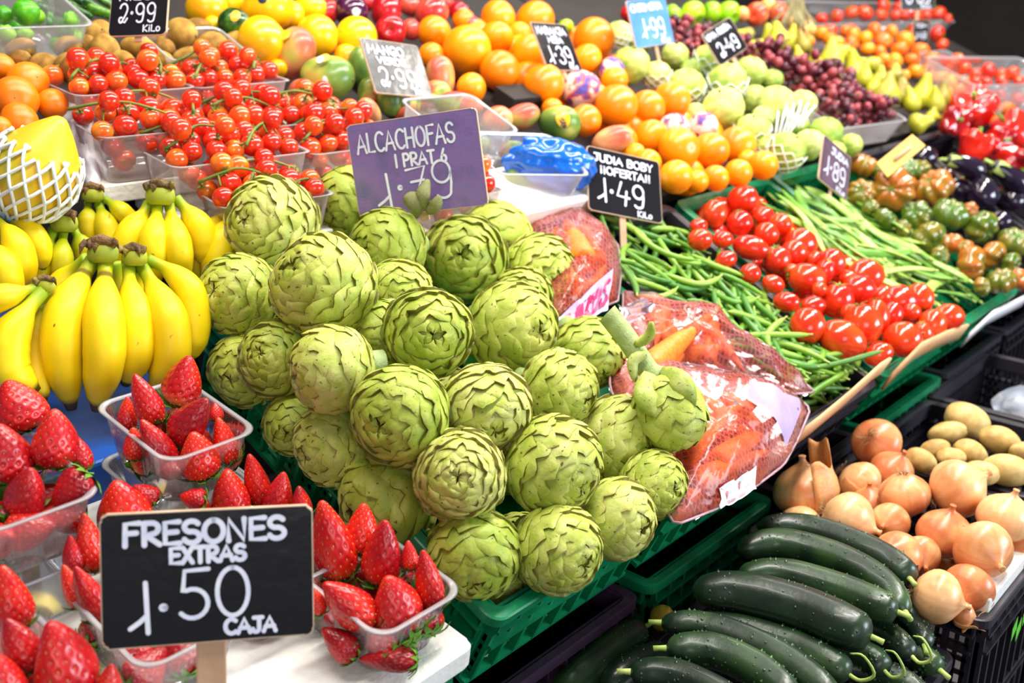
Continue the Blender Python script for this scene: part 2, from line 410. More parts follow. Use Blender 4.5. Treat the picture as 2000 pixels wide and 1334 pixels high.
WRAP = skin('printed_tissue_paper', [srgb(250, 236, 226), srgb(246, 214, 200), srgb(214, 96, 88), srgb(90, 80, 170)], rough=0.6, scale=1.5, rand=0.12, detail=1.5, stops=[0.35, 0.52, 0.57, 0.66], bump=0.4, bump_scale=5)
STICK_D = skin('dark_round_sticker', [srgb(40, 50, 70), srgb(24, 30, 40)], rough=0.3, scale=200)
STICK_W = skin('white_sticker', [srgb(240, 240, 236), srgb(220, 228, 220)], rough=0.3, scale=200)
STICK_Y = skin('yellow_sticker', [srgb(250, 196, 30), srgb(240, 170, 20)], rough=0.3, scale=200)
BLUEBAG = skin('blue_plastic_bag', [srgb(20, 130, 226), srgb(4, 92, 200)], rough=0.22, scale=30, spec=0.6, coat=0.2)
PAPER = skin('white_paper', [srgb(244, 244, 248), srgb(226, 228, 238)], rough=0.7, scale=30)
LILAC = skin('lilac_label', [srgb(176, 158, 206), srgb(196, 176, 214)], rough=0.3, scale=20, coat=0.3)
PINKINK = skin('pink_ink', [srgb(222, 56, 118), srgb(206, 40, 100)], rough=0.4, scale=30)
CLOTH = skin('dark_cloth', [srgb(44, 36, 38), srgb(32, 26, 28)], rough=0.9, scale=8, bump=0.1, bump_scale=30)
WALLM = skin('dark_plaster', [srgb(36, 29, 25), srgb(27, 22, 20)], rough=0.85, scale=5, bump=0.1, bump_scale=40)
FLOORM = skin('market_floor', [srgb(84, 80, 78), srgb(64, 60, 60)], rough=0.6, scale=4)
SHELFM = skin('dark_shelf_board', [srgb(40, 32, 28), srgb(28, 23, 21)], rough=0.7, scale=6)
NETBAG = None
def net_material():
    """thin red-pink netting film: clear film with a fine diamond net printed through it"""
    m = bpy.data.materials.new('red_net_film'); m.use_nodes = True
    nt = m.node_tree; nt.nodes.clear(); L = nt.links.new
    o = N(nt, 'ShaderNodeOutputMaterial')
    tc = N(nt, 'ShaderNodeTexCoord')
    w = []
    for sgn in (1, -1):
        mp = N(nt, 'ShaderNodeMapping'); mp.inputs['Rotation'].default_value = (0, 0, sgn * 0.62)
        L(tc.outputs['Object'], mp.inputs[0])
        wv = N(nt, 'ShaderNodeTexWave', Scale=52.0, Distortion=0.4); L(mp.outputs[0], wv.inputs['Vector'])
        gt = N(nt, 'ShaderNodeMath', operation='GREATER_THAN'); gt.inputs[1].default_value = 0.80
        L(wv.outputs['Fac'], gt.inputs[0]); w.append(gt)
    mxm = N(nt, 'ShaderNodeMath', operation='MAXIMUM'); L(w[0].outputs[0], mxm.inputs[0]); L(w[1].outputs[0], mxm.inputs[1])
    fac = N(nt, 'ShaderNodeMath', operation='MULTIPLY_ADD'); fac.inputs[1].default_value = 0.34; fac.inputs[2].default_value = 0.20
    L(mxm.outputs[0], fac.inputs[0])
    tr = N(nt, 'ShaderNodeBsdfTransparent'); tr.inputs[0].default_value = (1.0, 0.92, 0.90, 1)
    nz = N(nt, 'ShaderNodeTexNoise', Scale=14.0, Detail=2.0); L(tc.outputs['Object'], nz.inputs['Vector'])
    cr = N(nt, 'ShaderNodeValToRGB'); cr.color_ramp.elements[0].color = rgba(srgb(255, 118, 100)); cr.color_ramp.elements[1].color = rgba(srgb(255, 168, 176))
    cr.color_ramp.elements[0].position = 0.4; cr.color_ramp.elements[1].position = 0.65
    L(nz.outputs['Fac'], cr.inputs[0])
    df = N(nt, 'ShaderNodeBsdfDiffuse'); ts = N(nt, 'ShaderNodeBsdfTranslucent')
    L(cr.outputs[0], df.inputs[0]); L(cr.outputs[0], ts.inputs[0])
    md = N(nt, 'ShaderNodeMixShader'); md.inputs[0].default_value = 0.45
    L(df.outputs[0], md.inputs[1]); L(ts.outputs[0], md.inputs[2])
    m1 = N(nt, 'ShaderNodeMixShader'); L(fac.outputs[0], m1.inputs[0]); L(tr.outputs[0], m1.inputs[1]); L(md.outputs[0], m1.inputs[2])
    n2 = N(nt, 'ShaderNodeTexNoise', Scale=26.0, Detail=1.0, Distortion=1.5); L(tc.outputs['Object'], n2.inputs['Vector'])
    bp = N(nt, 'ShaderNodeBump', Strength=0.28, Distance=0.01); L(n2.outputs['Fac'], bp.inputs['Height'])
    gl = N(nt, 'ShaderNodeBsdfGlossy'); gl.inputs['Roughness'].default_value = 0.2; L(bp.outputs[0], gl.inputs['Normal'])
    fr = N(nt, 'ShaderNodeFresnel', IOR=1.33); L(bp.outputs[0], fr.inputs['Normal'])
    m2 = N(nt, 'ShaderNodeMixShader'); L(fr.outputs[0], m2.inputs[0]); L(m1.outputs[0], m2.inputs[1]); L(gl.outputs[0], m2.inputs[2])
    L(m2.outputs[0], o.inputs[0])
    return m
NETBAG = net_material()
# ------------------------------------------------------------------ builders of single things (unit size)
def wob(u, v, seed, amp, k=3):
    r = np.random.default_rng(seed); s = 0
    for _ in range(5):
        a, b, p, q = r.integers(1, k + 1), r.uniform(1, 5), r.uniform(0, 6.3), r.uniform(0.5, 1)
        s = s + q * np.sin(a * u + p) * np.sin(math.pi * v * b / 2 + p) * np.sin(math.pi * v)
    return amp * s / 2.5
def ball(seed=0, flat=1.0, amp=0.02, dimple=0.0, dimple2=0.0, ribs=0, rib=0.0, dw=0.35):
    def fn(u, v):
        th = math.pi * (1 - v)                   # v=1 is the top (+z)
        r = 1 + wob(u, v, seed, amp)
        if ribs: r = r * (1 + rib * np.cos(ribs * u + 0.6 * np.sin(2 * u + seed)) * np.sin(th) ** 0.6)
        x, y, z = r * np.sin(th) * np.cos(u), r * np.sin(th) * np.sin(u), r * flat * np.cos(th)
        z = z - dimple * np.exp(-(np.sin(th) / dw) ** 2) * (z > 0) + dimple2 * np.exp(-(np.sin(th) / dw) ** 2) * (z < 0)
        return x, y, z
    return fn
def revolve(prof, seed=0, amp=0.0, sx=1.0, bend=0.0):
    """prof: list of (z, r) from bottom to top"""
    zs = np.array([p[0] for p in prof], float); rs = np.array([p[1] for p in prof], float)
    t = np.linspace(0, 1, len(prof))
    dense = spline(np.stack([zs, rs], 1), 80)
    td = np.linspace(0, 1, 80)
    def fn(u, v):
        z = np.interp(v, td, dense[:, 0]); r = np.maximum(0, np.interp(v, td, dense[:, 1])) * (1 + wob(u, v, seed, amp))
        return r * np.cos(u) * sx + bend * (z * z), r * np.sin(u), z
    return fn
def calyx(n, R, drop, w, seed=0, z=0.0, stem=0.0, stem_r=0.06, up=0.0):
    """star of thin pointed sepals lying over a shoulder, with a stub of stem"""
    b = MB(); rg = random.Random(seed)
    for k in range(n):
        a = 2 * math.pi * (k + rg.uniform(-.25, .25)) / n; L = R * rg.uniform(.75, 1.15)
        P = []
        for t in np.linspace(0, 1, 6):
            hw = w * math.sin(math.pi * (0.18 + 0.82 * t)) * (1 - 0.2 * t)
            zz = z - drop * t * t + up * math.sin(t * 2.6) + rg.uniform(-.01, .01)
            c, s = math.cos(a), math.sin(a)
            row = []
            for q, zo in ((-1, 0), (0, 0.02 * R), (1, 0)):
                x, y = L * t, q * hw
                row.append((x * c - y * s, x * s + y * c, zz + zo))
            P.append(row)
        b.grid(P)
        b.grid([[(p[0], p[1], p[2] - 0.02 * R) for p in reversed(r)] for r in P])
    if stem:
        b.tube([(0, 0, z - .03), (0.02 * R, 0, z + stem * .5), (0.12 * R, 0.05 * R, z + stem)], [stem_r, stem_r * .8, stem_r * 1.1], 7)
    return b

# -- artichoke: rows of overlapping bracts round a heart, tip at +z, stalk cut at -z
def artichoke(seed, n=70, big=1.0, open_=0.0, stem=0.25):
    rg = random.Random(seed); b = MB()
    root = empty('artichoke')
    MB().surf(ball(seed, 0.95, 0.02, 0.25), 24, 16).obj('heart', ART_CORE, root).scale = (.88, .88, .88)
    for i in range(n):
        t = i / (n - 1)
        az = i * 2.39996 + rg.uniform(-.22, .22)
        tip = math.radians(150 * (1 - t) ** 0.85 - 7 * t) * rg.uniform(.95, 1.05)
        dl = math.radians(30 + 40 * (1 - t) ** 0.7) * big * rg.uniform(.9, 1.1)
        dw = math.radians(21 + 19 * (1 - t) ** 0.7) * 1.14 * big * rg.uniform(.9, 1.12)
        lift = rg.uniform(-.012, .035) + open_ * rg.uniform(0, .09)
        nck = rg.uniform(.04, .12); curl = rg.uniform(-.05, .02)
        crisp = rg.uniform(0, 1)
        P, C = [], []
        S = [0, .2, .4, .58, .74, .86, .95, 1.0, 1.0]
        US = np.linspace(-1, 1, 13)
        for k, s in enumerate(S):
            row, crow = [], []
            last = k == len(S) - 1
            for uu in US:
                end = 1 - .22 * abs(uu) ** 3.2 - nck * math.exp(-(uu / .19) ** 2) * 2.0 + .03 * math.sin(9 * uu + i)
                ss = s * end
                half = dw * (.62 + .42 * math.sin(math.pi * min(1, .15 + ss * .72)))
                half *= (1 - .30 * max(0, (ss - .7) / .3) ** 2)
                th = max(.012, tip + dl * (1 - ss))
                wdt = half / max(.42, math.sin(min(th, math.pi * .86)))
                ph = az + uu * min(wdt, 1.15)
                r = .875 + .135 * ss + lift * ss * ss - .05 * uu * uu + (.004 + .016 * math.exp(-((abs(uu) - .38) / .22) ** 2)) * math.exp(-((s - .88) / .10) ** 2) + curl * max(0, (ss - .88) / .12) + (-.12 if last else 0) - .035 * math.exp(-(uu / .13) ** 2) * max(0, (ss - .62) / .38) + .012 * math.sin(6 * ss + 3 * uu + i)
                flat = 1 - .10 * max(0, math.cos(th)) ** 3
                zz = r * math.cos(th) * flat * .97 - .10 * math.exp(-(math.sin(th) / .13) ** 2) * (math.cos(th) > 0)
                row.append((r * math.sin(th) * math.cos(ph), r * math.sin(th) * math.sin(ph), zz))
                e = max(0, (ss - .72) / .28)
                edge = max(e, max(0, (abs(uu) - .72) / .28) * ss)
                g0 = np.array([.80, .90, .76]) * (1 - t) + np.array([.98, .96, .62]) * t; g = g0 * (1 - edge) + np.array([1.04, .98, .74]) * edge
                if s < .45: g = g * np.array([.93, 1.0, .86])
                if last or (k >= 7 and crisp > .45 and (abs(uu) < .2 or (i * 7 + k * 3 + int(uu * 4)) % 5 == 0)):
                    g = np.array([.40, .32, .17]) if last else np.array([.72, .54, .36])  # lip row painted dark as contact shade; the other tone is browned tips
                crow.append(g)
            P.append(row); C.append(crow)
        b.grid(np.array(P[:-1]), np.array(C[:-1])); b.grid(np.array(P[-2:]), np.array([C[-1], C[-1]]))
    b.obj('bracts', ART, root)
    if stem:
        s = MB(); s.tube([(0, 0, -.86), (.02, .01, -1.0), (.03, .0, -.98 - stem)], [.30, .26, .25], 14)
        s.obj('stalk', ART_STEM, root)
    return root
# -- strawberry: point at +z, calyx at 0, length 1
def strawberry(seed, wid=.42, neck=.0, white=0.0):
    rg = np.random.default_rng(seed)
    root = empty('strawberry')
    prof = [(0.03, 0.0), (0.0, .16), (.05, wid * .74), (.2, wid * (1 - neck)), (.36, wid * .99), (.56, wid * .84), (.76, wid * .58), (.92, wid * .30), (.985, wid * .14), (1.0, 0.0)]
    fn0 = revolve(prof, seed, .05, rg.uniform(.82, 1.0))
    ns = 165
    k = np.arange(ns); sv = .07 + .88 * (k + .5) / ns
    sv = .06 + .90 * sv ** 0.92; su = (k * 2.39996) % (2 * math.pi)
    def fn(u, v):
        x, y, z = fn0(u, v)
        q = fn0(su, sv)
        d = np.min((x[:, None] - q[0]) ** 2 + (y[:, None] - q[1]) ** 2 + (z[:, None] - q[2]) ** 2, axis=1)
        c = 1 - .085 * np.exp(-d / .0009)
        return x * c, y * c, z
    def cf(u, v, V):
        c = np.ones((len(v), 3))
        z = V[:, 2]
        c[z < .16] = c[z < .16] * np.array([1.04, 1.9 + 6 * white, 1.4 + 4 * white])
        if white:
            w = np.clip((.34 - z) / .16, 0, 1)[:, None]
            c = c * (1 - w) + np.array([1.25, 14.0, 9.0]) * w
        return c
    b = MB(); b.surf(fn, 84, 64, cf)
    for i in range(ns):
        p = np.array([float(q[0]) for q in fn0(su[i:i + 1], sv[i:i + 1])]); nrm = np.array([p[0], p[1], .12]); nrm /= np.linalg.norm(nrm)
        t = np.array([0, 0, 1.0]) - nrm * nrm[2]; t /= np.linalg.norm(t); s = np.cross(nrm, t)
        c = p - nrm * .012
        b.add([c + t * .026, c - t * .021, c + s * .0135, c - s * .0135, c + nrm * .012, c - nrm * .008],
              [(0, 2, 4), (2, 1, 4), (1, 3, 4), (3, 0, 4)], (1.15, 24, 9.5) if i % 5 else (1.1, 14, 5))
    b.obj('flesh', BERRY, root)
    calyx(10, wid * 1.25, -.16, .10, seed, z=.0, stem=-.10, stem_r=.022, up=-.05).obj('calyx', CALYX, root)
    return root
def fruit(kind, fn, m, nu=32, nv=20, colfn=None):
    root = empty(kind)
    MB().surf(fn, nu, nv, colfn).obj('flesh', m, root)
    return root
def dot_sticker(root, d, r, m, R=1.0, name='sticker', tall=1.0):
    """a small round sticker bent over the skin at direction d"""
    d = np.asarray(d, float); d /= np.linalg.norm(d)
    M = np.array(frame(d).transposed())
    P = []
    for q in np.linspace(0, 1, 4):
        row = []
        for a in np.linspace(0, 2 * math.pi, 17)[:-1]:
            x, y = r * q * math.cos(a), r * tall * q * math.sin(a)
            v = d + M[0] * x + M[1] * y
            row.append(v / np.linalg.norm(v) * (R + .012))
        P.append(row)
    return MB().grid(P, closed=True).obj(name, m, root)
def orange(seed, m=None, name='orange', flat=.95, scar=True):
    root = fruit(name, ball(seed, flat, .02, .05, .03, dw=.2), m or ORA, 32, 22)
    if scar: calyx(5, .11, .02, .035, seed, z=flat - .055, stem=.03, stem_r=.04).obj('stem_scar', STALK, root)
    return root
def apple(seed, m, name='apple'):
    root = fruit(name, ball(seed, .92, .02, .30, .14, dw=.33), m, 28, 20)
    MB().tube([(0, 0, .55), (.03, .02, .8), (.09, .05, .98)], [.035, .03, .04], 6).obj('stem', BROWN_STALK, root)
    return root
def mango(seed, m=None, name='mango'):
    prof = [(-1.12, 0), (-1.05, .3), (-.75, .70), (-.25, .93), (.25, .97), (.7, .80), (.98, .42), (1.06, .12), (1.07, 0)]
    root = fruit(name, revolve(prof, seed, .03, .86, .06), m or MANGO, 30, 24)
    MB().tube([(.07, 0, 1.0), (.09, 0, 1.10)], [.07, .06], 8).obj('stem', BROWN_STALK, root)
    return root
def kiwi(seed):
    prof = [(-1.2, 0), (-1.17, .25), (-.9, .68), (-.35, .96), (.3, .98), (.85, .72), (1.15, .28), (1.2, .1), (1.19, 0)]
    root = fruit('kiwi', revolve(prof, seed, .03, .94), KIWI, 26, 20)
    MB().tube([(0, 0, 1.14), (0, 0, 1.25)], [.13, .10], 8).obj('stem_end', BROWN_STALK, root)
    return root
def lime(seed):
    prof = [(-1.2, 0), (-1.12, .13), (-.92, .5), (-.4, .92), (.1, 1.0), (.6, .8), (.98, .36), (1.12, .14), (1.16, 0)]
    return fruit('lime', revolve(prof, seed, .02), LIME, 26, 20)
def cherimoya(seed, net=False):
    rg = np.random.default_rng(seed); n = 46
    k = np.arange(n); z = 1 - 2 * (k + .5) / n; a = k * 2.39996
    Q = np.stack([np.sqrt(1 - z * z) * np.cos(a), np.sqrt(1 - z * z) * np.sin(a), z], 1)
    base = revolve([(-1.12, 0), (-1.05, .28), (-.7, .72), (-.1, 1.0), (.5, .94), (.88, .55), (.95, .2), (.88, 0)], seed, .05)
    def dist(P):
        U = P / np.linalg.norm(P, axis=1)[:, None]
        d = np.sort(np.arccos(np.clip(U @ Q.T, -1, 1)), axis=1)
        return d[:, 0], d[:, 1] - d[:, 0]
    def fn(u, v):
        P = np.stack(base(u, v), 1) + 1e-6
        d, e = dist(P)
        P = P * (1 + .05 * np.clip(e / .22, 0, 1) - .03)[:, None]
        return P[:, 0], P[:, 1], P[:, 2]
    def cf(u, v, V):
        d, e = dist(V + 1e-6)
        t = np.clip(e / .12, 0, 1)[:, None]
        return (1 - t) * np.array([.72, .78, .6]) + t * np.array([1.0, 1.0, 1.0])
    root = fruit('cherimoya', fn, CHERI, 44, 32, cf)
    MB().tube([(0, 0, .84), (.03, 0, 1.0)], [.10, .08], 8).obj('stem', BROWN_STALK, root)
    if net: foam_net(1.07, 9, -1.05, .35, .035).obj('foam_net', FOAM, root)
    return root
def foam_net(R, n, z0, z1, t, flare=.25, sx=1.0, prof=None, turns=.55):
    b = MB()
    for s in (1, -1):
        for k in range(n):
            pts = []
            for q in np.linspace(0, 1, 18):
                z = z0 + (z1 - z0) * q
                a = 2 * math.pi * k / n + s * turns * math.pi * q
                r = prof(z) if prof else R * math.sqrt(max(.05, 1 - min(.96, (z / (R * 1.12)) ** 2)))
                if q > .82: r = max(r, R * .86) + flare * (q - .82)
                pts.append((r * math.cos(a) * sx, r * math.sin(a), z + (0.02 if s > 0 else 0)))
            b.tube(pts, t, 6)
    return b
def pear(seed):
    prof = [(-1.0, 0), (-.98, .25), (-.8, .66), (-.4, .86), (0, .76), (.4, .50), (.8, .33), (1.08, .22), (1.16, .1), (1.15, 0)]
    root = fruit('pear', revolve(prof, seed, .04, 1, .05), PEAR, 24, 22)
    MB().tube([(.06, 0, 1.1), (.09, .02, 1.3), (.16, .04, 1.48)], [.05, .04, .06], 6).obj('stem', BROWN_STALK, root)
    return root
def pepper(seed, m=None, long=1.1, name='bell_pepper', lobes=4):
    def fn(u, v):
        z = -long + 2 * long * v
        body = np.interp(v, [0, .04, .15, .4, .75, .92, .98, 1], [0, .36, .62, .82, 1.0, .86, .5, 0])
        r = body * (1 + .13 * np.cos(lobes * u + seed) * np.interp(v, [0, .3, .8, 1], [1, .6, .8, 1]) + wob(u, v, seed, .06))
        zt = z - .34 * np.exp(-(r / .42) ** 2) * (v > .8) + .10 * np.cos(lobes * u + seed) * np.interp(v, [.8, .95, 1], [0, 1, 0])
        return r * np.cos(u), r * np.sin(u), zt
    root = fruit(name, fn, m or PEPPER, 40, 30)
    b = calyx(5, .30, .03, .12, seed, z=long - .33)
    b.tube([(0, 0, long - .38), (.03, .02, long - .1), (.10, .08, long + .16)], [.12, .09, .12], 8)
    b.obj('stem', STALK, root)
    return root
def aubergine(seed):
    prof = [(-2.1, 0), (-2.02, .4), (-1.6, .86), (-.9, 1.0), (0, .86), (.9, .66), (1.5, .52), (1.7, .3), (1.72, 0)]
    root = fruit('aubergine', revolve(prof, seed, .03, 1, .08), AUB, 30, 26)
    b = MB(); rg = random.Random(seed)
    for k in range(5):
        a = 2 * math.pi * k / 5; P = []
        for t in np.linspace(0, 1, 7):
            hw = .30 * (1 - t) ** .8 + .02; z = 1.76 - 1.0 * t
            r = .12 + .52 * min(1, t * 2.4) ** .6 + .06 * t
            P.append([((r + .02) * math.cos(a + q * hw / max(r, .3)) + .08 * z * z, (r + .02) * math.sin(a + q * hw / max(r, .3)), z) for q in (-1, -.4, .4, 1)])
        b.grid(P)
    b.obj('calyx', PALE_STALK, root)
    MB().tube([(.24, 0, 1.68), (.32, 0, 2.0), (.5, .04, 2.25)], [.2, .14, .17], 8).obj('stem', PALE_STALK, root)
    return root
def raf_tomato(seed):
    rg = np.random.default_rng(seed)
    nr = int(rg.integers(7, 11))
    def cf(u, v, V):
        c = np.ones((len(v), 3)); s = np.clip((V[:, 2] - .1) / .6, 0, 1)[:, None]
        g = .5 + .5 * np.cos(nr * u + .6 * np.sin(2 * u + seed))[:, None]
        return c * (1 - s) + s * (np.array([.62, .9, .7]) * (1 - g) + np.array([.95, 1.05, .9]) * g)
    root = fruit('ribbed_tomato', ball(seed, .78, .03, .22, .12, nr, .075, .36), RAF, 48, 22, cf)
    calyx(5, .30, -.02, .05, seed, z=.54, stem=.10, stem_r=.05, up=.05).obj('calyx', STALK, root)
    return root
def plum_tomato(seed, long=1.2):
    prof = [(-long, 0), (-long + .03, .26), (-long * .78, .66), (-long * .3, .97), (.1, 1.0), (long * .55, .84), (long * .88, .5), (long * .95, .25), (long * .90, 0)]
    root = fruit('plum_tomato', revolve(prof, seed, .035), TOM, 30, 22)
    calyx(5, .52, -.05, .055, seed, z=long * .93, stem=.14, stem_r=.04, up=.10).obj('calyx', STALK, root)
    return root
def potato(seed):
    def fn(u, v):
        x, y, z = ball(seed, 1.0, .10)(u, v)
        return x * .8, y * .72, z
    root = fruit('potato', fn, POT, 26, 18)
    return root
def onion(seed, kind=0):
    rg = np.random.default_rng(seed)
    prof = [(-.86, 0), (-.86, .16), (-.74, .5), (-.35, .92), (.08, 1.0), (.5, .82), (.8, .42), (.96, .17), (1.10, .10), (1.20, .12), (1.21, 0)]
    ph = rg.uniform(0, 6.3, 8)
    def cf(u, v, V):
        s = sum(np.sin(k * u + ph[i] + 1.2 * v) for i, k in enumerate((7, 11, 17, 23, 31, 41, 53)))
        g = (.5 + .12 * s).clip(0, 1)[:, None]
        c = (1 - g) * np.array([.86, .80, .76]) + g * np.array([1.04, 1.06, 1.08])
        d = np.clip((V[:, 2] - .9) / .2, 0, 1)[:, None]
        return c * (1 - d) + d * np.array([.8, .75, .7])
    root = fruit('onion', revolve(prof, seed, .03), ONI, 56, 26, cf)
    r2 = random.Random(seed); b = MB()
    for k in range(22):
        a = r2.uniform(0, 6.3); q = r2.uniform(.02, .14)
        b.tube([(q * math.cos(a), q * math.sin(a), -.84), (q * 2 * math.cos(a), q * 2 * math.sin(a), -.95), ((q * 3 + .06) * math.cos(a + .4), (q * 3 + .06) * math.sin(a + .4), -.98 - r2.uniform(0, .16))], .012, 4)
    b.obj('roots', ROOT, root)
    if kind:                                     # loose torn outer skin standing off one side
        b = MB(); P, C = [], []
        a0 = r2.uniform(0, 6)
        for t in np.linspace(0, 1, 14):
            row, cr = [], []
            for q in np.linspace(0, 1, 16):
                a = a0 + q * (2.6 if kind == 1 else 1.6)
                z = -.6 + t * (1.9 + .35 * math.sin(5 * q + seed) + .2 * math.sin(13 * q))
                zz = min(z, 1.3)
                r = np.interp(zz, [-.8, -.35, .08, .5, .8, 1.3], [.5, .95, 1.03, .92, .74, .66]) + .03 + (.16 * t * t if kind == 1 else .05 * t)
                row.append((r * math.cos(a), r * math.sin(a), z)); cr.append(np.array([1.0, .96, .92]) * (.9 + .12 * math.sin(23 * q)))
            P.append(row); C.append(cr)
        b.grid(P, np.array(C)); o = b.obj('loose_skin', ONI_PAPER, root); solid(o, .012)
    return root
def grape_bunch(seed, n=34, L=1.0):
    root = empty('grape_bunch'); rg = random.Random(seed)
    me = MB().surf(ball(seed, 1.12, .02), 14, 10).mesh('grape')
    b = MB(); b.tube([(0, 0, .95 * L), (.02, 0, .4 * L), (0, .03, -.3 * L), (0, 0, -.8 * L)], [.035, .03, .025, .015], 6)
    pts = []
    tries = 0
    while len(pts) < n and tries < 6000:
        tries += 1
        z = rg.uniform(-1, .75) * L; rr = .50 * (1 - .5 * ((z / L + .1) / .95) ** 2) * math.sqrt(rg.uniform(.1, 1)); a = rg.uniform(0, 6.3)
        p = Vector((rr * math.cos(a), rr * math.sin(a), z))
        if all((p - q).length > .235 for q in pts): pts.append(p)
    for p in pts:
        o = link('grape', me, GRAPE, root)
        o.location = p; o.rotation_euler = (rg.uniform(0, 6), rg.uniform(0, 6), 0); s = rg.uniform(.125, .145); o.scale = (s, s, s)
        b.tube([(0, 0, p.z + .08), tuple(p)], .01, 4)
    b.obj('stalk', BROWN_STALK, root)
    return root
def carrot(seed, L=1.0):
    prof = [(-1, 0), (-.98, .015), (-.5, .055), (.2, .10), (.7, .125), (.92, .115), (.985, .07), (.97, 0)]
    root = fruit('carrot', revolve(prof, seed, .05, 1, .03), CARROT, 18, 30)
    MB().tube([(.03, 0, .955), (.03, 0, 1.0)], [.045, .03], 8).obj('cut_top', STALK, root)
    return root

# -- tubes laid through points of the place
def tube_thing(b, pts, rad, n, col, **kw):
    return b.tube(pts, rad, n, col, **kw)

# -- lettering: strokes of a chalk pen
def arc(cx, cy, rx, ry, a0, a1, n=14):
    return [(cx + rx * math.cos(math.radians(a0 + (a1 - a0) * k / n)), cy + ry * math.sin(math.radians(a0 + (a1 - a0) * k / n))) for k in range(n + 1)]
GL = {
 'A': (.78, [[(0, 0), (.38, 1), (.74, 0)], [(.12, .34), (.64, .36)]]),
 'B': (.66, [[(.05, 0), (.05, 1)], [(.05, 1)] + arc(.34, .76, .24, .24, 90, -90) + [(.05, .52)], [(.05, .52)] + arc(.36, .26, .26, .26, 90, -90) + [(.05, 0)]]),
 'C': (.72, [arc(.42, .5, .38, .5, 48, 312)]),
 'D': (.70, [[(.05, 0), (.05, 1)], [(.05, 1)] + arc(.25, .5, .4, .5, 90, -90) + [(.05, 0)]]),
 'E': (.62, [[(.58, 1), (.06, .98), (.06, .02), (.6, .02)], [(.06, .52), (.5, .54)]]),
 'F': (.60, [[(.06, 0), (.08, 1), (.6, 1.02)], [(.07, .56), (.48, .58)]]),
 'G': (.74, [arc(.42, .5, .38, .5, 50, 330) + [(.76, .44), (.46, .44)]]),
 'H': (.70, [[(.05, 0), (.05, 1)], [(.62, 0), (.62, 1)], [(.05, .5), (.62, .5)]]),
 'I': (.22, [[(.1, 0), (.1, 1)]]),
 'J': (.60, [[(.1, 1), (.62, 1)], [(.42, 1), (.42, .25)] + arc(.22, .25, .2, .25, 0, -170)]),
 'K': (.64, [[(.06, 0), (.06, 1)], [(.58, 1), (.08, .46), (.6, 0)]]),
 'L': (.56, [[(.06, 1), (.06, .02), (.54, .02)]]),
 'M': (.86, [[(.03, 0), (.1, 1), (.42, .3), (.74, 1), (.82, 0)]]),
 'N': (.74, [[(.05, 0), (.05, 1), (.64, 0), (.64, 1)]]),
 'O': (.80, [arc(.40, .5, .36, .5, 90, 450, 24)]),
 'P': (.62, [[(.06, 0), (.06, 1)], [(.06, 1)] + arc(.32, .74, .24, .26, 90, -90) + [(.06, .48)]]),
 'R': (.66, [[(.06, 0), (.06, 1)], [(.06, 1)] + arc(.34, .75, .24, .25, 90, -90) + [(.06, .5), (.62, 0)]]),
 'S': (.64, [arc(.32, .75, .27, .25, 30, 250) + arc(.32, .26, .29, .26, 100, -160)]),
 'T': (.64, [[(.02, 1), (.62, 1)], [(.32, 1), (.32, 0)]]),
 'U': (.70, [[(.05, 1), (.05, .3)] + arc(.34, .3, .29, .3, 180, 360) + [(.63, 1)]]),
 'V': (.70, [[(.02, 1), (.34, 0), (.66, 1)]]),
 'X': (.64, [[(.02, 0), (.6, 1)], [(.04, 1), (.6, 0)]]),
 'Y': (.66, [[(.02, 1), (.32, .5), (.62, 1)], [(.32, .5), (.30, 0)]]),
 'Z': (.62, [[(.04, 1), (.58, 1), (.04, 0), (.6, 0)]]),
 '0': (.74, [arc(.37, .5, .33, .5, 90, 450, 26)]),
 '1': (.46, [[(.36, 1), (.40, .0)], [(.02, .10), (.22, .22), (.37, .34)]]),
 '2': (.66, [arc(.32, .72, .26, .28, 170, -20) + [(.48, .42), (.30, .14), (.18, 0)], arc(.16, .14, .13, .14, 60, 330) + [(.44, .0), (.60, .22)]]),
 '3': (.62, [arc(.28, .76, .25, .24, 160, -80) + arc(.28, .26, .29, .26, 85, -160)]),
 '4': (.72, [[(.26, 1), (.04, .38), (.66, .34)], [(.52, .62), (.44, 0)]]),
 '5': (.66, [[(.62, 1.0), (.12, .98), (.08, .55)] + arc(.28, .30, .32, .30, 115, -140)]),
 '7': (.66, [[(.04, .92), (.62, 1), (.30, 0)], [(.16, .48), (.56, .52)]]),
 '8': (.62, [arc(.30, .75, .23, .24, 270, 630, 20), arc(.30, .25, .27, .25, 90, 450, 20)]),
 '9': (.70, [arc(.32, .70, .27, .29, 10, 370, 22) + [(.58, .4), (.54, .16)] + arc(.32, .16, .22, .16, 0, -150)]),
 '.': (.30, [arc(.15, .5, .05, .05, 0, 360, 8)]),
 '!': (.28, [[(.14, 1), (.14, .34)], arc(.14, .06, .03, .03, 0, 360, 6)]),
 'i': (.28, [[(.14, .62), (.14, 0)], arc(.14, .92, .03, .03, 0, 360, 6)]),
 'o': (.56, [arc(.28, .36, .24, .34, 90, 450, 18)]),
 '6': (.56, [[(.34, 1), (.12, .5)] + arc(.28, .26, .22, .26, 150, 510, 18)]),
 ' ': (.36, []),
}
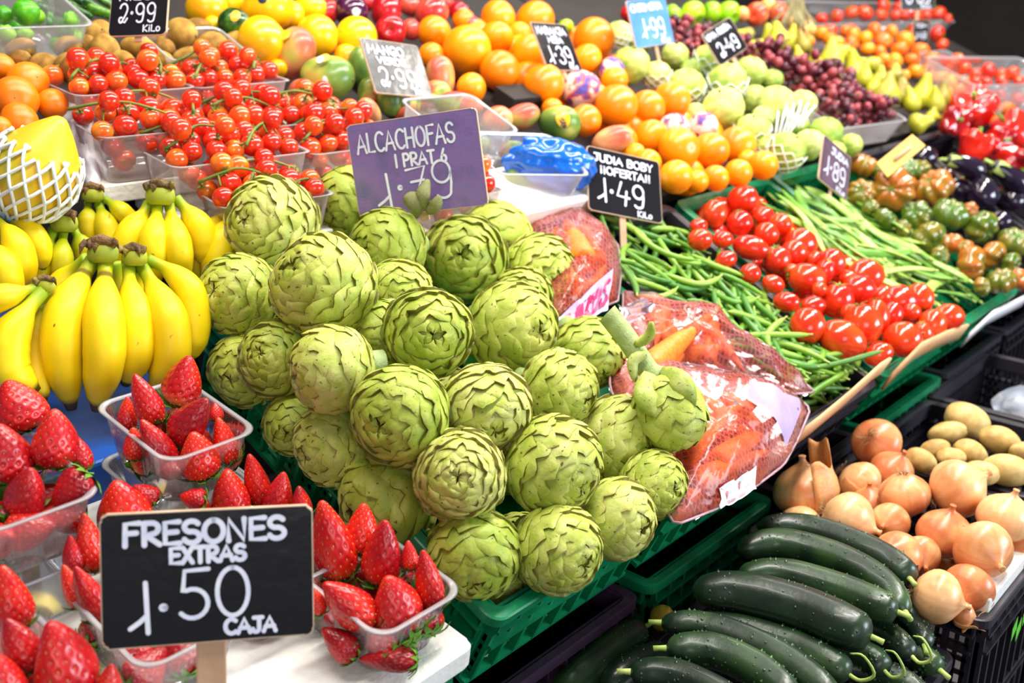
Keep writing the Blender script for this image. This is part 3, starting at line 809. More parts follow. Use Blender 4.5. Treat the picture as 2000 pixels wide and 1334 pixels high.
def strokes(b, text, x0, y0, wid, hgt, t, slope=0.0, z=.0006, italic=0.0):
    """text set from x0, y0 in the sign's own metres, fitted to wid x hgt"""
    adv = sum(GL[c][0] for c in text) + .10 * (len(text) - 1)
    sx = wid / adv; x = 0.0; lift = 0
    for c in text:
        w, ls = GL[c]
        for s in ls:
            lift += 1
            P = np.array([(x0 + (x + p[0] + italic * p[1]) * sx, y0 + p[1] * hgt + slope * (x + p[0]) * sx) for p in s])
            if len(P) == 2: P = np.array([P[0], (P[0] + P[1]) / 2, P[1]])
            T = np.gradient(P, axis=0); T /= np.linalg.norm(T, axis=1)[:, None] + 1e-9
            Nn = np.stack([-T[:, 1], T[:, 0]], 1); zz = z + lift * 2e-6
            G = [[(*(p + n * t / 2), zz), (*(p - n * t / 2), zz)] for p, n in zip(P, Nn)]
            b.grid(G)
            for e in (0, -1):
                ring = [(P[e][0] + t / 2 * math.cos(a), P[e][1] + t / 2 * math.sin(a), zz + 1e-6) for a in np.linspace(0, 2 * math.pi, 13)[:-1]]
                b.add(ring, [tuple(range(12))])
        x += w + .10
def rounded(W, H, r, n=6):
    out = []
    for cx, cy, a0 in ((W - r, r, -90), (W - r, H - r, 0), (r, H - r, 90), (r, r, 180)):
        for k in range(n + 1):
            a = math.radians(a0 + 90 * k / n); out.append((cx + r * math.cos(a), cy + r * math.sin(a)))
    return out
def sign(corners, board, lines, stick=None, rr=.006, th=.0022, label='', wear=True, name='price_sign', stick_w=.012, ink=None):
    """a price card built flat in its own frame (x right, y up, z towards the reader)"""
    TL, TR, BR, BL = [np.array(c) for c in corners]
    X = TR - TL; W = np.linalg.norm(X); X /= W
    Y = TL - BL; H = np.linalg.norm(Y); Y -= X * (X @ Y); Y /= np.linalg.norm(Y)
    Z = np.cross(X, Y)
    root = empty(name, basis(BL, X, Y, Z))
    P = rounded(W, H, rr); rg = random.Random(label)
    P = [(x + rg.uniform(-1, 1) * .0006, y + rg.uniform(-1, 1) * .0006) for x, y in P]
    n = len(P); b = MB()
    b.add([(x, y, 0) for x, y in P] + [(x, y, -th) for x, y in P], [tuple(range(n)), tuple(range(2 * n - 1, n - 1, -1))])
    b.obj('board', board, root, False)
    e = MB()
    Q = [(W / 2 + (x - W / 2) * 1.0 , H / 2 + (y - H / 2) * 1.0) for x, y in P]
    O = [(W / 2 + (x - W / 2) * (1 + .0016 / W), H / 2 + (y - H / 2) * (1 + .0016 / H)) for x, y in P]
    V = [(x, y, .0002) for x, y in Q] + [(x, y, .0) for x, y in O] + [(x, y, -th) for x, y in O] + [(x, y, -th - .0002) for x, y in Q]
    e.add(V, [(k * n + i, k * n + (i + 1) % n, (k + 1) * n + (i + 1) % n, (k + 1) * n + i) for k in range(3) for i in range(n)])
    e.obj('edge', WEAR if wear else board, root, False)
    t = MB()
    for ln in lines:
        strokes(t, ln[0], ln[1] * W, ln[2] * H, ln[3] * W, ln[4] * H, ln[5] * W, *(ln[6:] if len(ln) > 6 else ()))
    t.obj('lettering', ink or CHALK, root, False)
    if stick is not None:                       # (x fraction, length below the card, lean)
        s = MB(); x = stick[0] * W; L = stick[1]
        s.box((x, (H * .55 - L) / 2, -th - .0022), (stick_w, H * .55 + L, .0036))
        o = s.obj('stick', WOOD, root, False); bevel(o, .0012)
    tag(root, label, 'sign', 'price signs')
    return root

# -- clear punnets and tubs
def tub_obj(name, M, W, D, H, label, group, m=None, taper=.82, lip=.006, r=.02, ribs=46, amp=.0009, nfill=0, cat='punnet', rimm=None):
    """clear tapered tub: base at z=0, mouth W x D at z=H, ribbed sides and rolled lip"""
    root = empty(name, M)
    def ring(w, d, z, rr, am=0.0, n=112):
        pts = []
        base = rounded(w, d, min(rr, w / 2 - 1e-4, d / 2 - 1e-4), 7); base.append(base[0])
        P = np.array(base); s = np.concatenate([[0], np.cumsum(np.linalg.norm(np.diff(P, axis=0), axis=1))])
        for k in range(n):
            q = s[-1] * k / n
            x, y = np.interp(q, s, P[:, 0]) - w / 2, np.interp(q, s, P[:, 1]) - d / 2
            c = 1 + am * math.cos(2 * math.pi * ribs * k / n) / (w / 2)
            pts.append((x * c, y * c, z))
        return pts
    rows = [ring(W * taper * .9, D * taper * .9, .002, r * .8)]
    for t in np.linspace(0, 1, 6):
        k = taper + (1 - taper) * t
        rows.append(ring(W * k, D * k, .002 + .96 * H * t, r, amp if .05 < t < .95 else 0))
    b = MB(); b.grid(rows, closed=True)
    b.add(rows[0], [tuple(range(len(rows[0]) - 1, -1, -1))])
    b.obj('wall', m or CLEAR, root)
    l = MB(); l.grid([ring(W, D, H * .955, r), ring(W + lip, D + lip, H * .975, r), ring(W + lip * 1.6, D + lip * 1.6, H * .985, r), ring(W + lip, D + lip, H, r), ring(W - .001, D - .001, H * .99, r), ring(W - .001, D - .001, H * .955, r)], closed=True)
    l.obj('lip', rimm or CLEAR_RIM, root)
    tag(root, label, cat, group)
    return root

# -- stacking crates with lattice sides
def crate(M, W, D, H, m, label, group='stacking produce crates', cut=0.0, inner=None, slots='lattice', name='produce_crate', lip=.014):
    """mouth at z=0, floor at z=-H, x along the aisle, y into the stall; W x D outside"""
    root = empty(name, M); r = .018
    def loop(off, z): return [(x - W / 2 + 0, y, z) for x, y in [(px * (W - 2 * off) / W + off, py * (D - 2 * off) / D + off) for px, py in rounded(W, D, r, 6)]]
    L = [loop(.0, -.012), loop(0, -.001), loop(.002, .0), loop(lip - .002, 0), loop(lip, -.002), loop(lip, -.012)]
    b = MB(); b.grid(L, closed=True); b.obj('rim', m, root, False)
    f = MB(); f.box((0, D / 2, -H + .003), (W - .01, D - .01, .006)); f.obj('floor', m, root, False)
    for nm, o, ux, Ln in (('front', (-W / 2, 0.004), (1, 0), W), ('back', (W / 2, D - .004), (-1, 0), W), ('left', (-W / 2 + .004, D), (0, -1), D), ('right', (W / 2 - .004, 0), (0, 1), D)):
        s = MB(); ux = np.array(ux, float); nx = np.array([ux[1], -ux[0]])           # outward
        A = math.atan2(ux[1], ux[0]); R = Matrix.Rotation(A, 3, 'Z')
        def bx(c, z, l, h, t, off=0.0):
            p = np.array(o) + ux * c + nx * off
            s.box((p[0], p[1], z), (l, t, h), M=R)
        k = int(round(Ln / .034))
        bx(Ln / 2, -.026, Ln - .03, .004, .016, -.004)                                 # second flange
        bx(Ln / 2, -.050, Ln - .03, .004, .014, -.003)
        bx(Ln / 2, -.013, Ln - .02, .024, .003, -.012)
        for i in range(k + 1):
            c = .016 + (Ln - .032) * i / k
            bx(c, -.014, .003, .026, .012, -.004)
            bx(c, -H / 2 - .012, .005, H - .03, .009, -.005)
        if slots == 'lattice':
            q = int(round(Ln / .013))
            for i in range(q + 1): bx(.012 + (Ln - .024) * i / q, -H / 2 - .012, .005, H - .05, .003, -.011)
            nz = max(2, int(H / .022))
            for j in range(nz): bx(Ln / 2, -.05 - (H - .055) * j / (nz - 1), Ln - .02, .006, .003, -.011)
        else:
            bx(Ln / 2, -H / 2 - .02, Ln - .02, H - .05, .002, -.013)
            nz = max(2, int(H / .04))
            for j in range(nz): bx(Ln / 2, -.055 - (H - .06) * j / (nz - 1), Ln - .02, .004, .012, -.004)
        s.obj('side_panel', m, root, False)
    tag(root, label, 'crate', group)
    return root
# ================================================================== THE SETTING
def slab(name, c, s, m, kind='structure'):
    b = MB(); b.box(c, s); o = b.obj(name, m, None, False); o['kind'] = kind; return o
slab('floor', (2.0, 1.0, -.02), (9, 8, .04), FLOORM)
slab('wall_back', (3.2, 2.62, 1.6), (8.5, .08, 3.2), WALLM)
slab('wall_right', (5.46, 1.09, 1.6), (.08, 2.98, 3.2), WALLM)
slab('column_1', (2.02, 2.42, 1.6), (.42, .30, 3.2), CLOTH)

ORD = ['first', 'second', 'third', 'fourth', 'fifth', 'sixth', 'seventh', 'eighth', 'ninth', 'tenth', 'eleventh', 'twelfth', 'thirteenth', 'fourteenth', 'fifteenth', 'sixteenth', 'seventeenth', 'eighteenth', 'nineteenth', 'twentieth']
def row_labels(items, nrows, look, heap):
    """'<look>, third from the left in the second row of <heap>' for things told apart only by their place"""
    idx = sorted(range(len(items)), key=lambda k: items[k][1]); out = [None] * len(items)
    per = math.ceil(len(items) / nrows); nr = math.ceil(len(items) / per)
    for r in range(nr):
        row = sorted(idx[r * per:(r + 1) * per], key=lambda k: items[k][0])
        rn = 'top row' if r == 0 else 'bottom row' if r == nr - 1 else ORD[r] + ' row'
        if nr == 1: rn = 'row'
        for q, k in enumerate(row):
            pos = 'leftmost' if q == 0 else 'rightmost' if q == len(row) - 1 else ORD[q] + ' from the left'
            lk = look(k) if callable(look) else look
            out[k] = f'{lk}, {pos} in the {rn} of {heap}'
    return out
def settle(items, it=60, keep=.93, pull=.04):
    """items: [px, py, r_px, w]; slides them along their lines of sight until they no longer run into each other"""
    n = len(items); A = np.array([i[:3] for i in items], float); W = np.array([i[3] for i in items], float); W0 = W.copy()
    for _ in range(it):
        P = np.array([at(A[k, 0], A[k, 1], W[k]) for k in range(n)]); R = A[:, 2] * W / F
        mv = np.zeros(n)
        for i in range(n):
            for j in range(i):
                d = np.linalg.norm(P[i] - P[j]); need = keep * (R[i] + R[j])
                if d < need:
                    s = (need - d) * .5
                    f, k = (i, j) if A[i, 1] > A[j, 1] else (j, i)
                    mv[f] -= s; mv[k] += s
        W = W + np.clip(mv, -.012, .012) + (W0 - W) * pull
    return W

# ------------------------------------------------------------------ crates of the tilted front row and the stacks that carry them
TF = math.radians(25)
YF, ZF = np.array([0, math.cos(TF), math.sin(TF)]), np.array([0, -math.sin(TF), math.cos(TF)])
def front_M(xc, d=0.0, h=0.0): return basis(np.array([xc, .56, .93]) + YF * d + ZF * h, (1, 0, 0), YF, ZF)
FRONT_CRATES = [(.602, .886, GREENP, 'green plastic crate full of artichokes', .51),
                (.900, 1.212, GREENP, 'green plastic crate under the bagged carrots', .49),
                (1.226, 1.500, BLACKP, 'black plastic crate holding the round green beans', .47),
                (1.520, 1.850, GREENP, 'green plastic crate holding the red plum tomatoes', .47),
                (1.864, 2.190, GREENP, 'green plastic crate holding the flat green beans', .47),
                (2.204, 2.540, BLACKP, 'black plastic crate holding the ribbed green tomatoes', .47),
                (2.554, 2.900, BLACKP, 'black plastic crate holding aubergines and red peppers', .47)]
for kf, (x0, x1, m, lab, D) in enumerate(FRONT_CRATES):
    crate(front_M((x0 + x1) / 2, 0, -.022 if kf > 1 else 0) @ Matrix.Rotation(math.radians(4.2 if kf > 1 else 0), 4, 'X'), x1 - x0, D, .11, m, lab, 'tilted front crates')
STACK = {0: [(PURP, 'dark purple'), (BLACKP, 'black')], 1: [(GREENP, 'green'), (BLACKP, 'black')], 2: [(BLACKP, 'black'), (GREENP, 'green')], 3: [(GREENP, 'green'), (BLACKP, 'black')],
         4: [(BLACKP, 'black'), (PURP, 'dark purple')], 5: [(BLACKP, 'black'), (BLACKP, 'black')], 6: [(BLACKP, 'black'), (BLACKP, 'black')]}
UNDER = ['the artichoke crate', 'the carrot bags', 'the round green beans', 'the plum tomatoes', 'the flat beans', 'the ribbed tomatoes', 'the aubergines']
for k, (x0, x1, m, lab, D) in enumerate(FRONT_CRATES):
    for j, (sm, cn) in enumerate(STACK[k]):
        zt = .815 - .19 * j
        M = basis((( x0 + x1) / 2, .585, zt), (1, 0, 0), (0, 1, 0), (0, 0, 1))
        crate(M, x1 - x0 - .004, .40, .185, sm, f'{cn} upright crate stacked ' + ('directly' if j == 0 else 'second') + ' below ' + UNDER[k], 'upright crates under the front row')
    b = MB(); b.box(((x0 + x1) / 2, .80, .22), (x1 - x0 - .01, .40, .44)); o = b.obj('counter_base', SHELFM, None, False); o['kind'] = 'structure'; o.name = 'trim_%d' % (k + 1)
# card liners standing up along the front of some crates
def liner(px, h0, h1, m, label, y=.575):
    b = MB(); n = len(px); rows = []
    rg = random.Random(label)
    base = []
    for (x, yv) in px:
        P = on_plane(x, yv, np.array([0, .56, .93]) - YF * .007, YF); base.append(P)
    top = [P for P in base]; bot = [P - ZF * h1 for P in base]
    b.grid([top, bot]); o = b.obj('card_liner', m); solid(o, .004); tag(o, label, 'card liner', 'card liners in the front crates')
    return o
liner([(1552, 848), (1600, 812), (1660, 762), (1720, 708), (1738, 697)], 0, .030, CARD, 'brown corrugated card liner along the front of the round green beans')
liner([(1742, 728), (1800, 668), (1850, 645), (1890, 632)], 0, .034, CARD, 'brown card liner in front of the plum tomatoes')
liner([(1893, 650), (1940, 606), (2010, 572)], 0, .034, CARD_W, 'white lined card in front of the flat beans')

# ------------------------------------------------------------------ artichokes
ART_PROTOS = Stamp([artichoke(11, 58, 1.16), artichoke(12, 78, .95, .5), artichoke(13, 42, 1.42), artichoke(14, 60, 1.12, 1.0), artichoke(15, 66, 1.08, .3)])
# px, py, r, eye offset right / down, which kind, what the label says
ARTI = [
 (531, 438, 86, -.47, -.03, 1, 'large pale artichoke at the upper left of the heap, eye turned left'),
 (684, 400, 70, -.45, .55, 2, 'long green artichoke half hidden behind the left edge of the purple price sign'),
 (632, 558, 98, -.55, -.38, 4, 'biggest tightly scaled artichoke at the upper left, below the pale one'),
 (758, 482, 72, -.62, .12, 2, 'artichoke with a withered leafy stalk right under the purple price sign'),
 (906, 508, 80, -.03, -.05, 3, 'artichoke facing outward with dark-edged open leaves below the purple sign'),
 (962, 468, 74, .3, .8, 2, 'broad-leaved artichoke behind the one with dark-edged leaves'),
 (466, 576, 76, -.5, -.1, 0, 'artichoke leaning over the top left corner of the green crate'),
 (545, 702, 74, -.35, -.2, 1, 'small-scaled artichoke just left of the smooth broad-leaved one'),
 (648, 722, 82, -.85, .15, 2, 'smooth broad-leaved artichoke with stalk pointing right, left of the centre'),
 (836, 652, 82, .2, .05, 3, 'artichoke in the middle of the heap with a dark central hole'),
 (1000, 642, 87, .7, .12, 0, 'artichoke with purplish tips right of the middle one, eye turned right'),
 (782, 812, 93, -.4, .2, 0, 'large cream-coloured artichoke in the very centre of the crate'),
 (948, 797, 82, .25, .5, 3, 'artichoke with sawtooth leaf tips right of the cream-coloured one'),
 (1092, 762, 76, .78, .25, 0, 'artichoke right of the one with sawtooth tips, eye turned right'),
 (652, 868, 78, -.72, .25, 0, 'green artichoke against the left side of the crate, eye turned down left'),
 (580, 828, 62, -.2, .3, 2, 'artichoke mostly hidden at the left side of the green crate'),
 (752, 976, 90, -.75, .2, 2, 'smooth pale artichoke just behind the strawberry punnet'),
 (898, 928, 85, 0, -.08, 1, 'finely scaled artichoke facing outward, low in the middle of the heap'),
 (1080, 909, 93, .66, .45, 4, 'large dark green artichoke with brown spotted leaves'),
 (1206, 858, 82, .72, .25, 0, 'artichoke right of the dark green one, below the stalked artichoke'),
 (1204, 1013, 76, .68, .2, 2, 'artichoke at the lower right corner of the crate'),
 (1276, 946, 64, .6, .1, 0, 'small artichoke at the right edge of the crate beside the red net bag'),
 (926, 1082, 88, 0, .6, 0, 'artichoke at the front left corner, right beside the strawberries'),
 (1090, 1073, 83, .62, .28, 4, 'artichoke in the middle of the front row, resting on the crate rim'),
 (985, 1150, 42, .1, .5, 1, 'shaded artichoke low down behind the front rim of the crate'),
 (1147, 692, 70, .45, .65, 0, 'artichoke beside the thick cut stalk, touching the carrot bag'),
 (1052, 532, 70, .5, .4, 1, 'artichoke at the upper right edge of the heap beside the carrots'),
 (1020, 580, 56, -.1, .2, 1, 'artichoke squeezed in at the upper right, mostly covered'),
 (482, 722, 70, -.3, .3, 0, 'dark shaded artichoke low at the left wall of the crate'),
 (745, 652, 64, -.2, .7, 2, 'artichoke deep in a gap left of the middle one'),
 (778, 572, 64, .1, .6, 0, 'shaded artichoke deep below the one with the withered stalk'),
]
def heap_h(px, py): # how far the heap stands above the crate rim
    P = surf_pt(px, py, FRONT, .04); u = (P[0] - .745) / .17; v = ((P[1] - .56) / math.cos(TF) - .27) / .28
    return .022 + .095 * max(0, 1 - .75 * u * u - .8 * v * v)
LOWER = {0: .03, 1: .02, 2: .02, 3: .02, 15: -.05, 6: -.015, 7: -.03, 14: -.035, 16: -.03, 24: -.055, 27: -.02, 28: -.055, 29: -.03, 30: -.03, 5: -.01, 21: .0}
its = []
for k, a in enumerate(ARTI):
    its.append([a[0], a[1], a[2], surf_w(a[0], a[1], FRONT, heap_h(a[0], a[1]) + LOWER.get(k, 0))])
W0 = np.array([i[3] for i in its]); W = np.clip(settle(its, it=120, keep=.91, pull=.08), W0 - .022, W0 + .05); W[24] = W0[24]
DEBUG = []
for k, a in enumerate(ARTI):
    w = W[k]; tw = math.sqrt(max(.04, 1 - a[3] ** 2 - a[4] ** 2))
    R = a[2] * w / F * 1.09
    o = ART_PROTOS.put(a[5], place(at(a[0], a[1], w), px_dir(a[3], a[4], tw), rnd.uniform(0, 6.28), R))
    tag(o, a[6], 'artichoke', 'artichokes in the green crate')
    DEBUG.append((a[:2], round(w, 3), round(R, 4)))
# the stalked artichoke that lies on the carrot bags
w = surf_w(1305, 800, FRONT, .085); R = 74 * w / F
o = artichoke(21, 40, 1.35, .1, 0); o.matrix_world = place(at(1308, 806, w), px_dir(.32, .93, .12), .6, (R, R, R * 1.22))
tag(o, 'artichoke with a thick cut stalk and leaves lying on the carrot bag', 'artichoke')
def local_tube(o, pts, rad, name, m, n=14, cols=(1, 1, 1), squash=1.0):
    Mi = o.matrix_world.inverted(); s = o.matrix_world.to_scale()[0]
    b = MB(); b.tube([tuple(Mi @ Vector(p)) for p in pts], np.asarray(rad) / s, n, cols, squash=squash)
    return b.obj(name, m, o)
pp = spline([at(1283, 742, w + .0), at(1262, 718, w + .004), at(1225, 662, w + .008), at(1186, 612, w + .012)], 14)
gcol = np.array([[1, 1, 1]] * 12 + [[.8, .78, .7]] * 2)
local_tube(o, pp, np.interp(np.linspace(0, 1, 14), [0, .2, 1], [30, 21, 21]) * w / F, 'stalk', ART_STEM, 16, gcol)
def leaf(o, path, wpx, name='stalk_leaf', m=None, w_=None):
    Mi = o.matrix_world.inverted(); P = spline([at(x, y, ww) for x, y, ww in path], 9); b = MB(); G = []
    T = np.gradient(P, axis=0)
    for k, p in enumerate(P):
        t = k / 8; side = np.cross(T[k], DV); side /= np.linalg.norm(side)
        hw = wpx * path[0][2] / F * (math.sin(math.pi * (.12 + .86 * t)) ** .7)
        G.append([tuple(Mi @ Vector(p + side * hw * q - DV * (.004 * (1 - q * q)))) for q in (-1, -.5, 0, .5, 1)])
    b.grid(G); q = b.obj(name, m or ART, o); solid(q, .03); return q
leaf(o, [(1270, 730, w - .012), (1262, 775, w - .034), (1282, 812, w - .034)], 24)
leaf(o, [(1290, 728, w - .01), (1330, 748, w - .034), (1355, 790, w - .03)], 22)
leaf(o, [(1262, 690, w - .01), (1236, 706, w - .012), (1240, 745, w - .01)], 10)
leaf(o, [(1240, 675, w - .002), (1268, 655, w - .012), (1272, 628, w - .02)], 9)
# withered leaf on the artichoke under the sign
o = bpy.data.objects[[q.name for q in bpy.data.objects if q.get('label', '').startswith('artichoke with a withered')][0]]
w = W[3] - .02
local_tube(o, [at(800, 425, w + .03), at(822, 408, w + .02), at(835, 395, w + .015)], np.array([12, 9, 8]) * w / F, 'dry_stalk', ART_DRY, 10)
leaf(o, [(826, 412, w), (806, 392, w - .012), (790, 386, w - .012)], 17, 'withered_leaf', ART_DRY)
leaf(o, [(828, 408, w), (826, 380, w - .014), (836, 352, w - .008)], 13, 'withered_leaf', ART_DRY)
leaf(o, [(834, 412, w), (850, 402, w - .012), (858, 384, w - .014)], 12, 'withered_leaf', ART_DRY)
for j in range(4):
    for i in range(3):
        P = np.array([.655 + .088 * i, .56, .93]) + YF * (.075 + .115 * j) - ZF * .056
        o = ART_PROTOS.put(i + j, place(P, (rnd.uniform(-1, 1), -.5, rnd.uniform(.2, 1)), rnd.uniform(0, 6.28), .044))
        tag(o, 'shaded artichoke of the bottom layer, seen through gaps between the upper ones', 'artichoke', 'bottom layer of artichokes')
ART_PROTOS.drop()

# ------------------------------------------------------------------ bananas
BCS = [1.0, .93, 1.0, .95, 1.02, .95, 1.0, .93, 1.03, .96, 1.0, .95]
def banana_into(root, path, rpx, greens=.3, dark=False, tipk=1.0):
    greens += .10
    pts = spline([at(x, y, w) for x, y, w in path], 34); t = np.linspace(0, 1, 34)
    wm = np.mean([p[2] for p in path])
    rad = np.interp(t, [0, .06, .15, .21, .30, .40, .52, .72, .86, .94, .975, 1], [.40, .38, .36, .42, .66, .88, 1, 1, .86, .54, .30, .24]) * rpx * wm / F
    col = []
    for q in t:
        g = min(1, max(0, 1.25 - 1.25 * q / greens))
        c = np.array([1, 1, 1]) * (1 - g) + np.array([.30, .60, 1.6]) * g
        e = max(0, (q - .86) / .1)
        if e > 0 and q < .955: c = c * (1 - .35 * min(1, e)) + np.array([.78, .86, .9]) * .35 * min(1, e)
        if q > .955: c = np.array([.09, .08, .3])
        if dark and .17 < q < .215: c = c * np.array([.32, .24, .8])
        col.append(c)
    b = MB(); b.tube(pts, rad, 12, np.array(col), cs=BCS, ref=-DV)
    return b.obj('banana', BAN, root)
def banana_bunch(crown, crown_r, bananas, label, dry=True):
    cx, cy, w = crown
    root = empty('banana_bunch')
    for k, bn in enumerate(bananas): banana_into(root, *bn)
    b = MB(); s = w / F * crown_r
    c0 = at(cx, cy, w); s *= .86
    rg = random.Random(label)
    prof = [(-.9, .62), (-.6, 1.0), (-.1, 1.05), (.35, .95), (.6, .55)]
    b.tube([c0 + UV_ * z * s * .9 + DV * s * .1 for z, r in prof], [r * s for z, r in prof], 14, squash=.7, ref=DV)
    b.obj('crown', CROWN_CUT, root)
    d = MB()
    for k in range(4):
        a = rg.uniform(-1, -.1) if k < 3 else rg.uniform(.4, 1); q = rg.uniform(.1, .6)
        st = c0 + RT * a * s + UV_ * s * .55 - DV * s * .45
        d.tube([st, st + RT * a * s * .35 - UV_ * s * q * .5 - DV * s * .2, st + RT * a * s * .5 - UV_ * s * (q + .3) - DV * s * .16], [s * .34, s * .22, s * .03], 6, squash=.35, ref=DV)
    d.tube([c0 + UV_ * s * .42 - RT * s * 1.0 - DV * s * .2, c0 + UV_ * s * .72 - DV * s * .3, c0 + UV_ * s * .45 + RT * s * 1.0 - DV * s * .2], [s * .3, s * .42, s * .3], 8)
    d.obj('dry_crown_tip', BAN_CROWN, root)
    tag(root, label, 'bananas', 'banana bunches')
    return root
B1 = 1.06
banana_bunch((200, 490, B1 + .04), 34, [
   ([(182, 508, B1 + .05), (158, 548, B1 + .03), (128, 610, B1), (122, 690, B1 - .01), (140, 800, B1 + .005)], 40, .24, True),
   ([(206, 505, B1 + .05), (204, 555, B1 + .03), (203, 620, B1), (203, 700, B1 - .01), (188, 802, B1 + .005)], 39, .24, True),
   ([(172, 505, B1 + .07), (130, 545, B1 + .08), (112, 610, B1 + .08), (104, 700, B1 + .06)], 36, .2),
   ([(222, 512, B1 + .08), (236, 580, B1 + .09), (236, 660, B1 + .08), (225, 720, B1 + .07)], 34, .2)],
   'front banana bunch with two upright bananas above the blue box')
B2 = 1.09
banana_bunch((262, 500, B2 + .03), 28, [
   ([(252, 520, B2 + .04), (254, 560, B2 + .02), (266, 620, B2), (266, 690, B2 - .005), (244, 752, B2 + .005)], 35, .26),
   ([(276, 520, B2 + .045), (300, 560, B2 + .03), (328, 620, B2 + .01), (332, 700, B2 + .01), (300, 772, B2 + .02)], 37, .3),
   ([(290, 508, B2 + .05), (330, 528, B2 + .05), (370, 570, B2 + .05), (380, 640, B2 + .05), (368, 708, B2 + .05)], 32, .25),
   ([(270, 520, B2 + .08), (290, 580, B2 + .09), (300, 650, B2 + .09)], 30, .25)],
   'banana bunch beside the green crate, behind the back strawberry punnet')
B3 = 1.20
banana_bunch((312, 378, B3 + .02), 32, [
   ([(292, 398, B3 + .03), (272, 432, B3 + .02), (248, 478, B3 + .01), (236, 540, B3 + .02)], 30, .2),
   ([(308, 400, B3 + .03), (304, 440, B3 + .01), (300, 490, B3), (300, 560, B3 + .02)], 28, .25),
   ([(330, 396, B3 + .035), (338, 440, B3 + .02), (348, 490, B3 + .01), (352, 560, B3 + .03)], 28, .25),
   ([(344, 388, B3 + .04), (372, 420, B3 + .04), (396, 460, B3 + .04), (400, 520, B3 + .05)], 29, .35)],
   'banana bunch with a ragged brown crown behind the middle one')
B4 = 1.25
banana_bunch((180, 378, B4 + .02), 24, [
   ([(172, 396, B4 + .03), (172, 430, B4 + .02), (176, 480, B4 + .02)], 20, .6),
   ([(192, 396, B4 + .03), (206, 440, B4 + .02), (222, 500, B4 + .02)], 24, .5),
   ([(204, 388, B4 + .03), (236, 412, B4 + .03), (268, 446, B4 + .05)], 20, .5)],
   'greenish banana bunch standing at the back beside the netted papaya')
B5 = 1.17
banana_bunch((124, 432, B5 + .02), 30, [
   ([(106, 448, B5 + .03), (88, 490, B5 + .01), (62, 550, B5 + .01), (50, 620, B5 + .03)], 30, .6),
   ([(124, 452, B5 + .03), (120, 500, B5 + .01), (118, 560, B5 + .02)], 22, .9),
   ([(144, 448, B5 + .04), (160, 480, B5 + .04), (166, 520, B5 + .05)], 22, .9)],
   'banana bunch with green necks left of the front bunch')
B6 = 1.02
banana_bunch((88, 556, B6 + .03), 22, [
   ([(72, 562, B6 + .03), (30, 574, B6 + .01), (-20, 592, B6), (-70, 640, B6 + .02)], 28, .3),
   ([(82, 570, B6 + .03), (48, 612, B6 + .01), (16, 670, B6), (22, 730, B6), (74, 766, B6 + .01)], 40, .3),
   ([(98, 570, B6 + .05), (82, 620, B6 + .04), (66, 680, B6 + .04), (84, 790, B6 + .02)], 30, .4)],
   'banana bunch at the left edge with dark tips above the strawberries')
B7 = 1.12
banana_bunch((-8, 404, B7 + .05), 24, [
   ([(0, 416, B7 + .05), (40, 436, B7 + .04), (72, 474, B7 + .04), (84, 530, B7 + .05)], 25, .3),
   ([(-10, 430, B7 + .02), (22, 460, B7), (40, 510, B7), (40, 560, B7 + .01)], 30, .2),
   ([(-30, 470, B7), (0, 500, B7 - .02), (14, 550, B7 - .02), (10, 600, B7)], 30, .2)],
   'banana bunch cut off by the left edge under the netted papaya')
B8 = 1.27
banana_bunch((478, 400, B8 + .06), 26, [
   ([(472, 416, B8 + .05), (430, 436, B8 + .01), (392, 490, B8), (384, 560, B8 + .01), (392, 600, B8 + .03)], 34, .15),
   ([(478, 420, B8 + .03), (450, 448, B8 - .01), (424, 500, B8 - .02), (420, 570, B8)], 32, .15)],
   'bright yellow bananas tucked behind the top left artichokes')
# the box the bananas stand on
def boxes_at(name, c, s, m, label, cat, group=None, rotx=0):
    b = MB(); b.box((0, 0, 0), s); o = b.obj(name, m, None, False)
    o.matrix_world = Matrix.Translation(Vector(c)) @ Matrix.Rotation(rotx, 4, 'X'); bevel(o, .004)
    return tag(o, label, cat, group)
boxes_at('blue_card_box', (.21, 1.06, 1.015), (.72, .20, .085), BLUEBOX, 'blue printed card box that carries the bananas', 'box', rotx=math.radians(12))
boxes_at('blue_card_box', (.21, 1.25, 1.06), (.72, .18, .12), BLUEBOX, 'second blue card box behind the first, under the papaya', 'box', rotx=math.radians(12))
# ------------------------------------------------------------------ white foam sheet and the strawberry punnets
TS = math.radians(9)
YS, ZS = np.array([0, math.cos(TS), math.sin(TS)]), np.array([0, -math.sin(TS), math.cos(TS)])
def sheet_M(x, y, h=0.0, rot=0.0):
    z = .925 + (y - .56) * math.tan(TS)
    return basis(np.array([x, y, z]) + ZS * h, (1, 0, 0), YS, ZS) @ Matrix.Rotation(rot, 4, 'Z')
b = MB(); V = []
rg = random.Random(3)
P = rounded(.62, .43, .012, 4)
P = [(x - .045 + rg.uniform(-1, 1) * .0012, y + rg.uniform(-1, 1) * .0012) for x, y in P]
n = len(P)
top = [tuple(np.array([0, .56, .925]) + np.array([1, 0, 0]) * x + YS * y) for x, y in P]
b.add(top + [tuple(np.array(p) - ZS * .026) for p in top], [tuple(range(n)), tuple(range(2 * n - 1, n - 1, -1))] + [(i, i + n, (i + 1) % n + n, (i + 1) % n) for i in range(n)])
o = b.obj('foam_sheet', STYRO, None, False); bevel(o, .003); tag(o, 'white styrofoam sheet under the strawberry punnets', 'foam sheet')
b = MB()
for x in (-.02, .27, .545): b.box((x, .63, .70), (.03, .03, .40)); b.box((x, .93, .72), (.03, .03, .42))
b.box((.262, .585, .885), (.60, .012, .03)); b.box((.262, .93, .935), (.60, .012, .03))
o = b.obj('sheet_stand', GREENP, None, False); tag(o, 'green stand carrying the white foam sheet', 'stand')
